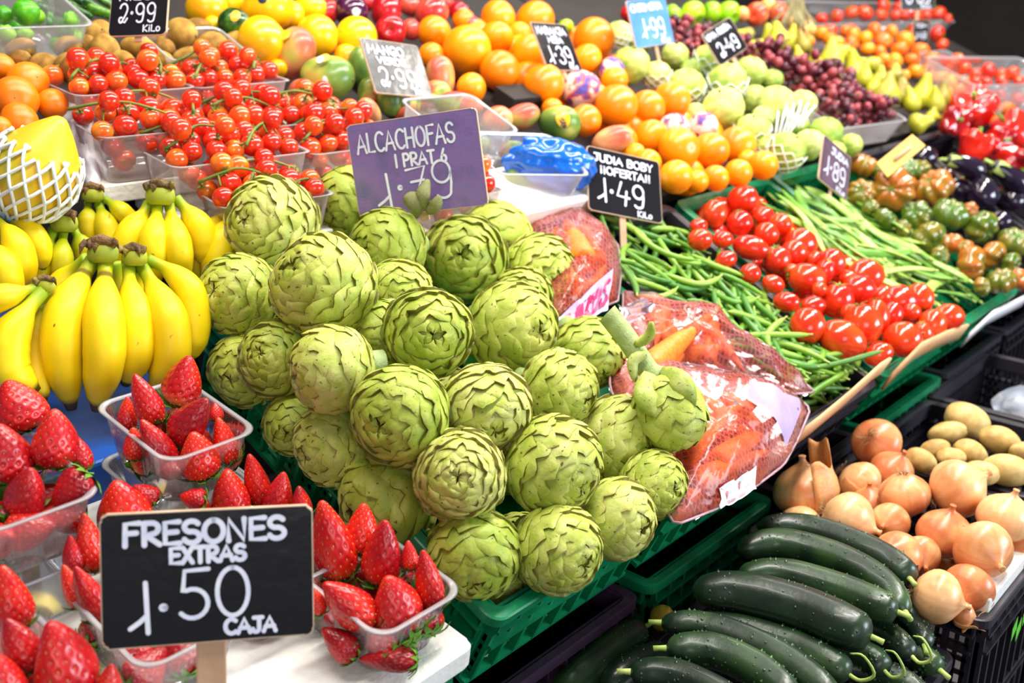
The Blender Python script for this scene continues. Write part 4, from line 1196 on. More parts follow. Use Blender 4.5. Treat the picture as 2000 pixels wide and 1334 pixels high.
PUN = 'clear strawberry punnets'
PD = dict(W=.094, D=.128, H=.062)
tub_obj('strawberry_punnet', sheet_M(.512, .637, .0005), label='clear strawberry punnet at the front right corner of the foam sheet', group=PUN, **PD)
tub_obj('strawberry_punnet', sheet_M(.350, .725, .0005), label='clear strawberry punnet behind the left half of the black strawberry sign', group=PUN, **PD)
tub_obj('strawberry_punnet', sheet_M(.452, .735, .0005), label='clear strawberry punnet hidden behind the right half of the black strawberry sign', group=PUN, **PD)
tub_obj('strawberry_punnet', sheet_M(.302, .873, .0645), label='clear strawberry punnet at the left, raised on an empty one', group=PUN, **PD)
tub_obj('strawberry_punnet', sheet_M(.302, .873, .0005), label='empty clear punnet serving as a base for the left strawberries', group=PUN, **PD)
tub_obj('strawberry_punnet', sheet_M(.466, .880, .0645), label='clear strawberry punnet in front of the blue box', group=PUN, **PD)
tub_obj('strawberry_punnet', sheet_M(.466, .880, .0005), label='empty clear punnet under the one in front of the blue box', group=PUN, **PD)
tub_obj('strawberry_punnet', sheet_M(.222, .715, .0005), label='clear strawberry punnet in the bottom left corner, nearest the viewer', group=PUN, **PD)
SB = Stamp([strawberry(31), strawberry(32, .45, .03), strawberry(33, .38, .05), strawberry(34, .44, 0, 1.0), strawberry(35, .40, .02)])
BERRIES = [ # calyx x, y, tip x, y, width, height over sheet, kind, towards, label
 (46, 838, 20, 742, 108, .150, 0, .25, 'large dark strawberry at the upper left, topmost of the left punnet'),
 (104, 908, 112, 798, 92, .145, 1, .25, 'upright broad strawberry in the middle of the left punnet'),
 (12, 936, 4, 826, 104, .135, 0, .3, 'strawberry cut by the left edge in the raised left punnet'),
 (34, 1002, 72, 912, 90, .120, 4, .45, 'orange-red strawberry at the front of the left punnet'),
 (166, 928, 112, 984, 78, .120, 1, .35, 'dark red strawberry lying with its calyx to the upper right'),
 (164, 918, 142, 846, 54, .125, 2, .1, 'strawberry behind the dark red lying one in the left punnet'),
 (346, 786, 374, 695, 88, .150, 3, .25, 'strawberry with a white shoulder on top of the punnet by the blue box'),
 (300, 828, 266, 730, 68, .145, 2, .2, 'tall strawberry left of the white-shouldered one'),
 (246, 846, 250, 774, 44, .120, 2, .1, 'narrow strawberry half hidden at the left of the punnet by the blue box'),
 (262, 898, 262, 834, 46, .115, 4, .2, 'small strawberry at the left rim of the punnet by the blue box'),
 (328, 918, 284, 818, 72, .118, 2, .4, 'crimson pointed strawberry at the front of the punnet by the blue box'),
 (342, 860, 410, 778, 80, .135, 4, .3, 'strawberry leaning right below the white-shouldered one'),
 (393, 932, 381, 842, 76, .115, 1, .35, 'strawberry with orange tip at the front rim of the punnet by the blue box'),
 (446, 904, 428, 814, 58, .115, 2, .2, 'dark strawberry at the right rim of the punnet by the blue box'),
 (424, 822, 420, 786, 30, .125, 4, .0, 'tiny piece of strawberry peeping out beside the green crate'),
 (300, 985, 262, 948, 52, .085, 0, .2, 'strawberry seen through the clear wall of the punnet by the blue box'),
 (400, 980, 352, 968, 50, .085, 1, .2, 'strawberry low inside the punnet by the blue box'),
 (452, 1016, 447, 914, 84, .080, 1, .25, 'broad strawberry rising behind the middle of the black strawberry sign'),
 (512, 990, 489, 885, 64, .085, 2, .2, 'tall orange-red strawberry behind the black strawberry sign'),
 (534, 1010, 557, 920, 66, .080, 4, .25, 'strawberry right of the tall one behind the strawberry sign'),
 (592, 1010, 584, 948, 42, .080, 0, .1, 'strawberry behind the upper right corner of the strawberry sign'),
 (400, 1016, 398, 968, 32, .070, 4, .1, 'small strawberry tip just above the middle of the strawberry sign'),
 (247, 1046, 231, 936, 98, .085, 1, .25, 'strawberry rising over the left end of the strawberry sign'),
 (182, 1114, 167, 1000, 62, .085, 2, .2, 'long orange-tipped strawberry beside the left edge of the sign'),
 (146, 1114, 138, 1044, 42, .080, 0, .1, 'strawberry behind the long orange-tipped one'),
 (152, 1186, 127, 1101, 50, .070, 2, .2, 'dark strawberry hanging over the left rim beside the sign'),
 (192, 1214, 154, 1102, 62, .070, 4, .3, 'orange-red strawberry squeezed against the left edge of the sign'),
 (262, 1180, 250, 1080, 70, .065, 0, .3, 'strawberry hidden behind the strawberry sign'),
 (300, 1286, 226, 1282, 52, .030, 1, .2, 'strawberry seen through the punnet below the lower left corner of the sign'),
 (392, 1266, 322, 1276, 54, .030, 0, .2, 'strawberry seen through the punnet under the middle of the sign'),
 (664, 1130, 631, 974, 96, .082, 2, .25, 'tallest pink-red strawberry right beside the strawberry sign'),
 (704, 1078, 712, 981, 68, .085, 0, .15, 'seedy red strawberry behind the tallest one'),
 (741, 1140, 755, 1012, 88, .080, 4, .3, 'bright strawberry with an orange side in the front right punnet'),
 (803, 1112, 797, 1055, 34, .080, 0, .0, 'small strawberry behind the bright orange-sided one'),
 (846, 1190, 827, 1071, 68, .070, 2, .25, 'strawberry leaning out at the right rim of the front right punnet'),
 (716, 1222, 638, 1132, 88, .062, 1, .45, 'wrinkled broad strawberry at the front of the front right punnet'),
 (786, 1232, 758, 1120, 98, .060, 1, .40, 'rounded crimson strawberry at the near corner of the front right punnet'),
 (622, 1200, 616, 1150, 36, .062, 0, .1, 'strawberry edge just right of the sign in the front right punnet'),
 (812, 1290, 702, 1286, 56, .022, 1, .1, 'strawberry lying on the bottom of the front right punnet'),
 (694, 1282, 630, 1226, 60, .030, 0, .1, 'strawberry seen dimly through the front right punnet'),
 (26, 1228, 10, 1101, 80, .085, 0, .2, 'strawberry at the left edge, nearest row, topmost'),
 (52, 1312, 20, 1203, 88, .082, 4, .3, 'dark orange strawberry at the left edge near the bottom'),
 (136, 1370, 110, 1206, 124, .078, 1, .35, 'largest strawberry in the bottom left corner'),
 (204, 1384, 221, 1294, 68, .060, 2, .2, 'strawberry tip at the bottom edge below the sign'),
 (12, 1380, -6, 1268, 80, .080, 0, .3, 'strawberry in the very bottom left corner'),
]
for q in BERRIES:
    bx, by, tx, ty, wd, h, kd, tow, lab = q
    w = surf_w((bx + tx) / 2, (by + ty) / 2, SHEET, h)
    d = math.hypot(tx - bx, ty - by); L = d * w / F / math.sqrt(1 - tow * tow) * 1.0
    wr = (wd * w / F) / (.84 * L)
    ax = px_dir((tx - bx) / d * math.sqrt(1 - tow ** 2), (ty - by) / d * math.sqrt(1 - tow ** 2), tow)
    P = at(bx, by, w) + DV * (tow * L * .5)
    o = SB.put(kd, place(P, ax, rnd.uniform(0, 6.28), (L * wr, L * wr, L)))
    tag(o, lab, 'strawberry', 'strawberries in clear punnets')
# the berries underneath, seen through the clear walls
rg = random.Random(17)
for cx, cy, h, nm in ((.512, .637, .0, 'front right punnet'), (.350, .725, .0, 'punnet behind the sign'), (.452, .735, .0, 'hidden punnet'), (.302, .873, .064, 'raised left punnet'), (.466, .880, .064, 'punnet by the blue box'), (.222, .715, .0, 'bottom left punnet')):
    for j in range(9):
        u = (-.026, 0, .026)[j % 3] + rg.uniform(-.003, .003); v = (-.040, 0, .040)[j // 3] + rg.uniform(-.003, .003)
        M = sheet_M(cx, cy, h) ; P = np.array(M @ Vector((u, v, rg.uniform(.024, .034)))); a = rg.uniform(0, 6.28)
        ax = np.array([math.cos(a), math.sin(a), rg.uniform(-.1, .9)]); ax /= np.linalg.norm(ax); L = rg.uniform(.036, .042)
        o = SB.put(rg.randrange(5), place(P - ax * L * .5, ax, rg.uniform(0, 6), L)); tag(o, 'strawberry in the lower layer of the ' + nm + ', seen through the plastic', 'strawberry', 'lower strawberries of the ' + nm)
SB.drop()

# ------------------------------------------------------------------ low crates in the aisle
crate(basis((.905, .288, .757), (1, 0, 0), (0, 1, 0), (0, 0, 1)), .40, .29, .16, BLACKP, 'black crate in the aisle heaped with cucumbers', 'low aisle crates')
crate(basis((1.302, .266, .797), (1, 0, 0), (0, 1, 0), (0, 0, 1)), .35, .322, .17, BLACKP, 'black crate in the aisle filled with onions', 'low aisle crates')
crate(basis((1.628, .278, .797), (1, 0, 0), (0, 1, 0), (0, 0, 1)), .28, .31, .17, BLACKP, 'black crate in the aisle filled with potatoes', 'low aisle crates')
crate(basis((1.94, .30, .797), (1, 0, 0), (0, 1, 0), (0, 0, 1)), .32, .30, .17, BLACKP, 'black crate beyond the potatoes at the right edge', 'low aisle crates')
for xc, W_, D_, z, cn, m in ((.905, .40, .29, .59, 'second black crate below the cucumbers', BLACKP), (1.302, .35, .31, .62, 'black crate below the onions', BLACKP), (1.628, .28, .31, .62, 'black crate below the potatoes', BLACKP)):
    crate(basis((xc, .285, z), (1, 0, 0), (0, 1, 0), (0, 0, 1)), W_ - .01, D_, .17, m, cn, 'low aisle crates')
for k, (xc, W_, z) in enumerate(((.905, .38, .42), (1.302, .34, .45), (1.628, .27, .45), (1.94, .3, .627))):
    b = MB(); b.box((xc, .43, z / 2), (W_, .27, z)); o = b.obj('trim_%d' % (20 + k), SHELFM, None, False); o['kind'] = 'structure'
b = MB()
b.grid([[tuple(at(x, y, w)) for x, y, w in r] for r in ([(1906, 1200, 1.20), (1952, 1128, 1.28), (2000, 1052, 1.36), (2050, 985, 1.45)], [(1921, 1232, 1.20), (1966, 1152, 1.28), (2012, 1072, 1.36), (2062, 1004, 1.45)])])
P0, P1 = surf_pt(1903, 1204, LOW, .018), surf_pt(2010, 1040, LOW, .018)
b = MB(); b.box(((1.150 + 1.47) / 2, .2865, .786), (.320, .024, .060)); o = b.obj('foam_board', STYRO, None, False); bevel(o, .003)
tag(o, 'white foam board along the front of the onion crate', 'foam board')
b = MB()
for k in range(5):
    x = 1.235 + .022 * k; z = .735 - .012 * (k % 2); b.grid([[(x, .2635, z), (x + .016, .2635, z + .012)], [(x + .004, .2635, z - .02), (x + .02, .2635, z - .008)]])
o = b.obj('leaf_scrap', skin('fresh_green_leaf', [srgb(120, 220, 60), srgb(60, 180, 40)], rough=.4), None); tag(o, 'bright green leaf scraps caught on the black onion crate', 'leaf scrap')

def cucumber(path, rpx, label, z, stem_at=1, curl=False, k=0):
    """path of image points on a level z; radius in pixels"""
    S_ = plane(0.3, z, 0); pts0 = [at(x, y, surf_w(x, y, S_) + dw) for x, y, dw in path]
    wm = np.mean([depth(p) for p in pts0]); R = rpx * wm / F
    pts = spline(pts0, 40); t = np.linspace(0, 1, 40)
    rad = R * np.interp(t, [0, .015, .05, .12, .3, .7, .88, .95, .985, 1], [.12, .40, .66, .86, 1, 1, .86, .66, .40, .14])
    b = MB(); col = np.ones((40, 3)); e = np.clip((t - .8) / .2, 0, 1) if stem_at else np.clip((.2 - t) / .2, 0, 1)
    col = col + e[:, None] * np.array([.5, .25, .75])
    ring = [1 + .025 * math.cos(5 * 2 * math.pi * i / 22 + k) for i in range(22)]
    b.tube(pts, rad, 22, col, cs=ring)
    rg = random.Random(label)
    T = np.gradient(pts, axis=0); T /= np.linalg.norm(T, axis=1)[:, None]
    for q in range(95):
        i = rg.randint(3, 35); a = rg.uniform(0, 6.28)
        n0 = np.cross(T[i], UPV); n0 /= np.linalg.norm(n0); n1 = np.cross(n0, T[i])
        nn = n0 * math.cos(a) + n1 * math.sin(a); c = pts[i] + nn * rad[i] * .985; s = rg.uniform(.0012, .0023)
        t1 = T[i] * s; t2 = np.cross(nn, T[i]) * s
        b.add([c + t1, c + t2, c - t1, c - t2, c + nn * s * 1.3], [(0, 1, 4), (1, 2, 4), (2, 3, 4), (3, 0, 4)], (1.25, 1.3, 1.25) if q % 5 else (3.2, 3.2, 3))
    o = b.obj('cucumber', CUC)
    root = empty('cucumber', Matrix.Translation(Vector(pts[20]))); o.name = 'skin'
    o.parent = root; o.matrix_parent_inverse = Matrix.Translation(Vector(pts[20])).inverted()
    e0, d0 = (pts[-1], T[-1]) if stem_at else (pts[0], -T[0])
    sb = MB()
    if curl:
        st = spline([e0 - d0 * .004, e0 + d0 * .012, e0 + d0 * .02 + UPV * .012 + RT * .006, e0 + d0 * .012 + UPV * .030, e0 + UPV * .026 - RT * .002], 16)
        sb.tube(st, np.linspace(.0025, .0010, 16), 7)
    else:
        sb.tube([e0 - d0 * .004, e0 + d0 * .006, e0 + d0 * .013 - UPV * .001], [.0040, .0030, .0034], 8)
    s = sb.obj('stem', PALE_STALK, root); s.matrix_parent_inverse = Matrix.Translation(Vector(pts[20])).inverted()
    return tag(root, label, 'cucumber', 'cucumbers in the black crate')
CU = [([(1478, 1028, 0), (1570, 1032, 0), (1680, 1068, 0), (1752, 1108, 0), (1776, 1130, 0)], 31, .842, 'cucumber at the back of the heap, touching the onions', 1, False),
 ([(1440, 1075, 0), (1520, 1062, 0), (1630, 1090, 0), (1720, 1140, 0), (1768, 1196, 0)], 33, .844, 'second cucumber from the back, curving down at its right end', 1, False),
 ([(1440, 1122, 0), (1530, 1122, 0), (1640, 1152, 0), (1718, 1184, 0), (1754, 1196, 0)], 33, .848, 'third cucumber from the back with a stubby yellowish stem', 1, False),
 ([(1352, 1152, 0), (1450, 1158, 0), (1560, 1186, 0), (1650, 1224, 0), (1702, 1244, 0)], 45, .850, 'thickest cucumber across the middle of the heap', 1, False),
 ([(1310, 1222, 0), (1420, 1226, 0), (1540, 1258, 0), (1620, 1296, 0), (1660, 1318, 0)], 33, .822, 'cucumber below the thickest one, ending in a curled stem', 1, True),
 ([(1290, 1216, 0), (1380, 1226, 0), (1480, 1262, 0), (1560, 1308, 0), (1640, 1370, 0)], 34, .832, 'pale streaked cucumber with its cut end by the yellow lemon', 0, False),
 ([(1300, 1266, 0), (1390, 1270, 0), (1480, 1308, 0), (1560, 1372, 0)], 36, .835, 'warty cucumber in front of the pale streaked one', 0, False),
 ([(1256, 1226, 0), (1200, 1262, 0), (1140, 1312, 0), (1080, 1370, 0)], 40, .775, 'cucumber lying crosswise at the left with a bluish sheen', 0, False),
 ([(1300, 1270, .02), (1230, 1308, .0), (1180, 1350, 0)], 34, .770, 'cucumber below the crosswise one at the bottom edge', 0, False),
 ([(1230, 1312, 0), (1320, 1320, 0), (1420, 1368, 0), (1480, 1420, 0)], 34, .825, 'cucumber cut off by the bottom edge', 0, False),
 ([(1560, 1190, 0), (1660, 1214, 0), (1740, 1246, 0), (1782, 1282, 0)], 27, .808, 'cucumber under the thickest one, with a curly tendril', 1, True),
 ([(1540, 1246, 0), (1640, 1262, 0), (1700, 1286, 0), (1728, 1310, 0)], 29, .802, 'cucumber end below the thickest one, second from the tendril', 1, True),
 ([(1660, 1150, 0), (1750, 1190, 0), (1796, 1232, 0), (1806, 1262, 0)], 22, .792, 'cucumber end beside the black onion crate rim', 1, False),
 ([(1650, 1240, 0), (1750, 1262, 0), (1806, 1288, 0), (1836, 1310, 0)], 26, .775, 'lowest cucumber at the right inside of the crate', 1, False),
 ([(1600, 1300, 0), (1700, 1310, 0), (1770, 1338, 0), (1810, 1370, 0)], 28, .785, 'cucumber at the bottom edge below the tendrils', 1, False),
 ([(1500, 1180, 0), (1640, 1130, 0), (1740, 1160, 0), (1790, 1210, 0)], 22, .800, 'cucumber mostly covered between the second and third ones', 1, False)]
for k, c in enumerate(CU): cucumber(c[0], c[1], c[3], c[2], c[4], c[5], k)
o = fruit('lemon', revolve([(-1.1, 0), (-1.05, .14), (-.8, .6), (0, .95), (.7, .7), (1.0, .25), (1.15, .1), (1.15, 0)], 5, .02), skin('lemon_peel', [srgb(240, 200, 70), srgb(226, 176, 50)], rough=.35, bump=.06, bump_scale=30))
w = surf_w(1293, 1207, plane(.3, .79, 0)); o.matrix_world = place(at(1293, 1207, w + .02), px_dir(.4, -.8, .4), 0, 26 * w / F); tag(o, 'small yellow lemon beside the cut end of a cucumber', 'lemon')

ONP = Stamp([onion(51), onion(52), onion(53), onion(54, 1), onion(55, 2), onion(56)])
ONS = [ # x, y, r, neck dir right/down/towards, kind, h, label
 (1712, 866, 46, .55, .35, -.6, 0, .055, 'onion with a brown root tuft on top, highest in the crate'),
 (1572, 962, 58, -.1, -.95, .1, 3, .035, 'onion with torn papery skin standing up, beside the green crate'),
 (1656, 1015, 52, .75, .3, .5, 1, .045, 'pinkish striped onion just behind the cucumbers'),
 (1678, 944, 42, .6, .5, .3, 4, .03, 'onion with a square flap of peeled skin'),
 (1742, 920, 40, .2, -.5, .3, 2, .01, 'onion half covered below the topmost one'),
 (1767, 966, 46, .2, .9, -.2, 2, .045, 'brownish onion in the middle with its roots downward'),
 (1738, 1020, 36, -.6, .1, .7, 5, .03, 'onion with pale roots beside the pinkish striped one'),
 (1870, 954, 55, .85, -.45, .1, 5, .055, 'large shiny golden onion in front of the potatoes'),
 (1845, 1042, 50, .1, -.8, .3, 1, .045, 'copper onion in the middle right of the crate'),
 (1962, 1012, 50, .2, -.85, .3, 0, .05, 'onion at the right edge with roots below'),
 (1920, 1074, 54, .12, .35, .92, 5, .045, 'brown onion showing its dry neck, above the foam board'),
 (1752, 1086, 46, -.5, -.3, .5, 1, .025, 'pink onion right above the stem of the back cucumber'),
 (1796, 1086, 38, -.1, .35, .9, 2, .02, 'onion showing its root scar next to the cucumber ends'),
 (1830, 1166, 50, .85, .25, .2, 1, .02, 'striped coral onion against the front corner of the crate'),
 (1892, 1148, 46, -.5, .4, .5, 4, .01, 'amber onion with a torn skin by the foam board'),
 (1852, 1104, 28, 0, -.4, .8, 2, -.02, 'onion deep in the gap below the copper one'),
 (1566, 1026, 40, -.3, .6, .3, 5, .01, 'onion under the one with the torn skin'),
 (1700, 985, 36, -.1, -.7, .2, 2, .0, 'onion deep in the gap behind the pinkish striped one'),
 (1990, 1085, 40, .3, -.6, .3, 2, .0, 'onion at the right edge partly behind the foam board'),
 (1880, 1200, 24, .8, .2, .3, 4, -.01, 'onion neck in the corner of the crate by the foam board')]
its = [[a[0], a[1], a[2], surf_w(a[0], a[1], LOW, a[7])] for a in ONS]
W = settle(its, keep=.92)
for k, a in enumerate(ONS):
    w = W[k]; o = ONP.put(a[6], place(at(a[0], a[1], w), px_dir(*a[3:6]), rnd.uniform(0, 6.28), a[2] * 1.06 * w / F))
    tag(o, a[8], 'onion', 'onions in the black crate')
ONP.drop()
PP = Stamp([potato(61), potato(62), potato(63)])
POTS = [(1889, 823, 44, 34, 25, 'largest potato at the back by the crate rim'), (1850, 846, 37, 23, -10, 'potato in front of the largest one'), (1952, 860, 40, 29, 15, 'potato at the right of the potato crate'), (1895, 884, 33, 25, 30, 'potato in the middle of the potato crate'),
        (1826, 878, 30, 20, -20, 'potato at the left end of the potato heap'), (1858, 893, 28, 18, 0, 'small potato just above the golden onion'), (1799, 900, 32, 22, 25, 'potato touching the topmost onion'), (1964, 918, 46, 32, 10, 'potato above the right edge onion'), (1998, 882, 26, 20, 0, 'potato cut off by the right edge'), (1916, 925, 34, 24, 0, 'potato between the golden onion and the right edge')]
its = [[a[0], a[1], (a[2] + a[3]) / 2, surf_w(a[0], a[1], LOW, .02)] for a in POTS]
W = settle(its, keep=.8)
for k, a in enumerate(POTS):
    w = W[k]; th = math.radians(a[4]); s = w / F
    o = PP.put(k, place(at(a[0], a[1], w), px_dir(math.cos(th), math.sin(th), .15), rnd.uniform(0, 6.28), (a[3] * s / .76, a[3] * s / .76, a[2] * s)))
    tag(o, a[5], 'potato', 'potatoes in the black crate')
PP.drop()
# scrap paper and yellow produce in the crate beyond the potatoes
b = MB(); G = []
rg = random.Random(8)
P0 = at(1985, 790, 1.95)
for i in range(9):
    G.append([tuple(P0 + RT * ((j - 4) * .011 + rg.uniform(-.003, .003)) + UPV * ((4 - i) * .010 - .12 * ((j - 4) / 8) ** 2) + DV * rg.uniform(-.008, .008)) for j in range(9)])
o = b.grid(G).obj('crumpled_paper', PAPER); tag(o, 'crumpled white paper in the far aisle crate at the right edge', 'paper')
def inside(poly, x, y):
    c = False; n = len(poly)
    for i in range(n):
        (x0, y0), (x1, y1) = poly[i], poly[i - 1]
        if (y0 > y) != (y1 > y) and x < (x1 - x0) * (y - y0) / (y1 - y0) + x0: c = not c
    return c
# ------------------------------------------------------------------ bagged carrots
CAP = Stamp([carrot(71), carrot(72), carrot(73)])
CARR = [ # top x,y, tip x,y, width px, height, label
 (1136, 512, 1104, 424, 60, .048, 'thick carrot with its cut end facing out in the upper net bag'),
 (1112, 556, 1066, 462, 40, .028, 'thin carrot left of the thick one in the upper net bag'),
 (1090, 548, 1056, 474, 34, .022, 'carrot at the left edge of the upper net bag'),
 (1172, 516, 1142, 452, 34, .040, 'carrot right of the thick one in the upper net bag'),
 (1262, 722, 1400, 604, 50, .040, 'long carrot lying slantwise in the middle net bag'),
 (1252, 770, 1352, 668, 44, .018, 'carrot below the long slanting one in the middle net bag'),
 (1290, 700, 1440, 676, 44, .010, 'carrot deep in the middle net bag'),
 (1400, 905, 1530, 810, 46, .030, 'carrot in the front net bag under the lilac label'),
 (1350, 945, 1500, 875, 52, .024, 'dark tipped carrot at the front of the front net bag'),
 (1330, 985, 1450, 925, 44, .010, 'carrot at the lower edge of the front net bag'),
 (1400, 840, 1500, 760, 44, .018, 'carrot in the upper part of the front net bag'),
 (1330, 890, 1450, 790, 48, .030, 'carrot beside the stalked artichoke in the front net bag'),
 (1330, 1000, 1410, 955, 36, .006, 'carrot at the rim of the green crate in the front net bag'),
 (1130, 590, 1180, 520, 40, .012, 'carrot behind the printed label of the upper net bag')]
for k, (x0, y0, x1, y1, wd, h, lab) in enumerate(CARR):
    w0, w1 = surf_w(x0, y0, FRONT, h), surf_w(x1, y1, FRONT, h)
    A, B = at(x0, y0, w0), at(x1, y1, w1); d = A - B; L = np.linalg.norm(d)
    r = wd * (w0 + w1) / 4 / F / .125
    o = CAP.put(k, place((A + B) / 2, d, rnd.uniform(0, 6.28), (r, r, L / 2))); tag(o, lab, 'carrot', 'carrots in net bags')
rg = random.Random(21)
def to_px(P):
    v = P - CAM; w = v @ DV; return 1000 + F * (v @ RT) / w, 667 - F * (v @ UV_) / w
OUT = [[(1040, 440), (1105, 420), (1190, 480), (1200, 580), (1090, 610), (1060, 590)], [(1225, 585), (1352, 606), (1440, 665), (1560, 755), (1480, 735), (1300, 698), (1225, 650)], [(1200, 695), (1300, 722), (1480, 752), (1560, 800), (1530, 890), (1400, 980), (1325, 1010), (1320, 940), (1250, 850)]]
for q, (poly, c) in enumerate((([(1040, 470), (1190, 470), (1190, 580), (1080, 600)], 7), ([(1240, 620), (1440, 680), (1520, 740), (1300, 700)], 8), ([(1240, 720), (1520, 780), (1500, 900), (1340, 990), (1270, 850)], 14))):
    k = 0
    while k < c:
        x, y = rg.uniform(1040, 1540), rg.uniform(460, 1000)
        xs = [p[0] for p in poly]; ys = [p[1] for p in poly]
        if not inside(poly, x, y): continue
        P = surf_pt(x, y, FRONT, rg.uniform(.004, .016)); a = rg.gauss(1.1, .35); d = np.array([math.cos(a), 0, 0]) + YF * math.sin(a)
        ex = [P + d * .05, P - d * .05]
        if not all(inside(OUT[q], *to_px(e)) for e in ex): continue
        o = CAP.put(k, place(P, d * rg.choice([-1, 1]), rg.uniform(0, 6), (.09, .09, .05))); k += 1
        tag(o, 'carrot deeper inside the ' + ('upper', 'middle', 'front')[q] + ' red net bag', 'carrot', 'deeper carrots in the ' + ('upper', 'middle', 'front') [q] + ' net bag')
CAP.drop()
def front_uv(px, py, h=0.0):
    P = surf_pt(px, py, FRONT, h); return np.array([P[0], (P - np.array([0, .56, .93])) @ YF])
def front_xyz(u, v, h): return np.array([u, .56, .93]) + YF * v + ZF * h
def net_bag(poly, cen, H, h0, seed, label, seam=True):
    rg = np.random.default_rng(seed); n = 72
    Q = np.array([front_uv(x, y, h0) for x, y in poly]); Q = np.vstack([Q, Q[0]])
    s = np.concatenate([[0], np.cumsum(np.linalg.norm(np.diff(Q, axis=0), axis=1))])
    ring = np.stack([np.interp(np.linspace(0, s[-1], n, endpoint=False), s, Q[:, k]) for k in (0, 1)], 1)
    c = front_uv(*cen, h0); ph = rg.uniform(0, 6.28, 6)
    def hgt(u, v, q): return h0 + H * (1 - q ** 2.6) + .0035 * math.sin(95 * u + 60 * v + ph[0]) * (1 - q) + .003 * math.sin(-70 * u + 120 * v + ph[1]) * (.3 + .7 * q) + .002 * math.sin(240 * u + 90 * v + ph[2])
    rows = []
    for q in np.linspace(.04, 1, 16):
        rows.append([tuple(front_xyz(*(c + (p - c) * q), hgt(*(c + (p - c) * q), q))) for p in ring])
    low = [[tuple(front_xyz(*(c + (p - c) * q), h0 - .012 * (1 - q))) for p in ring] for q in (.98, .6, .04)]
    M = basis(front_xyz(c[0], c[1], h0), (1, 0, 0), YF, ZF); Mi = M.inverted()
    loc = lambda R_: [[tuple(Mi @ Vector(p)) for p in r] for r in R_]
    root = empty('carrot_bag', M)
    b = MB(); R_ = loc(rows + low); b.grid(R_, closed=True); b.add(R_[0], [tuple(range(n))]); b.add(R_[-1], [tuple(range(n))])
    b.obj('net_film', NETBAG, root)
    if seam:
        e = MB(); e.tube(loc([[front_xyz(*p, h0 + .002) for p in list(ring) + [ring[0]]]])[0], .0016, 6); e.obj('welded_edge', WELD, root)
    tag(root, label, 'bag', 'net bags of carrots')
    def top(px, py, up=.003):
        u = front_uv(px, py, h0 + H * .8); d = u - c
        a = math.atan2(d[1], d[0]); rr = [np.linalg.norm(p - c) for p in ring]; aa = [math.atan2(*(p - c)[::-1]) for p in ring]
        k = int(np.argmin([abs((x - a + math.pi) % (2 * math.pi) - math.pi) for x in aa])); q = min(1, np.linalg.norm(d) / rr[k])
        return np.array(Mi @ Vector(front_xyz(u[0], u[1], hgt(u[0], u[1], q) + up)))
    return root, top, Mi
WELD = clear_mat('pink_welded_film', tint=(1, .8, .85), haze=.5, body=(.98, .66, .74))
bag1, top1, _ = net_bag([(1022, 448), (1050, 426), (1105, 404), (1148, 420), (1172, 442), (1206, 480), (1212, 540), (1206, 590), (1150, 612), (1085, 624), (1062, 600), (1040, 540)], (1120, 520), .050, .012, 1, 'reddish net bag of carrots with printed label, upper one by the artichokes')
bag2, top2, _ = net_bag([(1216, 572), (1252, 596), (1300, 608), (1352, 596), (1400, 612), (1446, 662), (1480, 700), (1560, 742), (1592, 768), (1545, 772), (1480, 744), (1400, 722), (1300, 706), (1240, 690), (1215, 650)], (1350, 665), .046, .012, 2, 'pinkish net bag of carrots in the middle, reaching to the green beans')
bag3, top3, _ = net_bag([(1190, 690), (1240, 696), (1300, 712), (1400, 728), (1480, 738), (1545, 770), (1582, 800), (1556, 862), (1530, 910), (1470, 956), (1400, 996), (1318, 1028), (1300, 1000), (1310, 940), (1240, 860), (1190, 760)], (1400, 850), .052, .020, 3, 'bright red net bag of carrots at the front rim of the crate')
def label_patch(root, top, quad, m, name, lines=None, n=9, up=.003, ink=None):
    P = np.array(quad, float); G = []
    f_ = lambda s, t, u_: top(*((P[0] * (1 - s) + P[1] * s) * (1 - t) + (P[3] * (1 - s) + P[2] * s) * t), u_)
    for t in np.linspace(0, 1, n): G.append([tuple(f_(s, t, up)) for s in np.linspace(0, 1, n)])
    o = MB().grid(G).obj(name, m, root)
    if lines:
        b = MB()
        for text, x0, y0, wd, hg, tk in lines:
            q = MB(); strokes(q, text, x0, y0, wd, hg, tk, z=0)
            b.add([tuple(f_(min(1, max(0, p[0])), 1 - min(1, max(0, p[1])), up + .0012 + p[2] * .2)) for p in q.v], q.f)
        b.obj('lettering', ink or PINKINK, o)
    return o
label_patch(bag1, top1, [(1094, 592), (1200, 520), (1206, 566), (1096, 622)], LILAC, 'printed_label', [('ZANAHORIAS', .06, .22, .9, .55, .05)])
label_patch(bag3, top3, [(1458, 742), (1582, 772), (1556, 842), (1450, 796)], LILAC, 'lilac_label')
label_patch(bag3, top3, [(1420, 930), (1490, 890), (1506, 912), (1436, 950)], PAPER, 'small_white_label')
label_patch(bag2, top2, [(1222, 560), (1262, 566), (1282, 600), (1240, 606)], WELD, 'clear_corner')

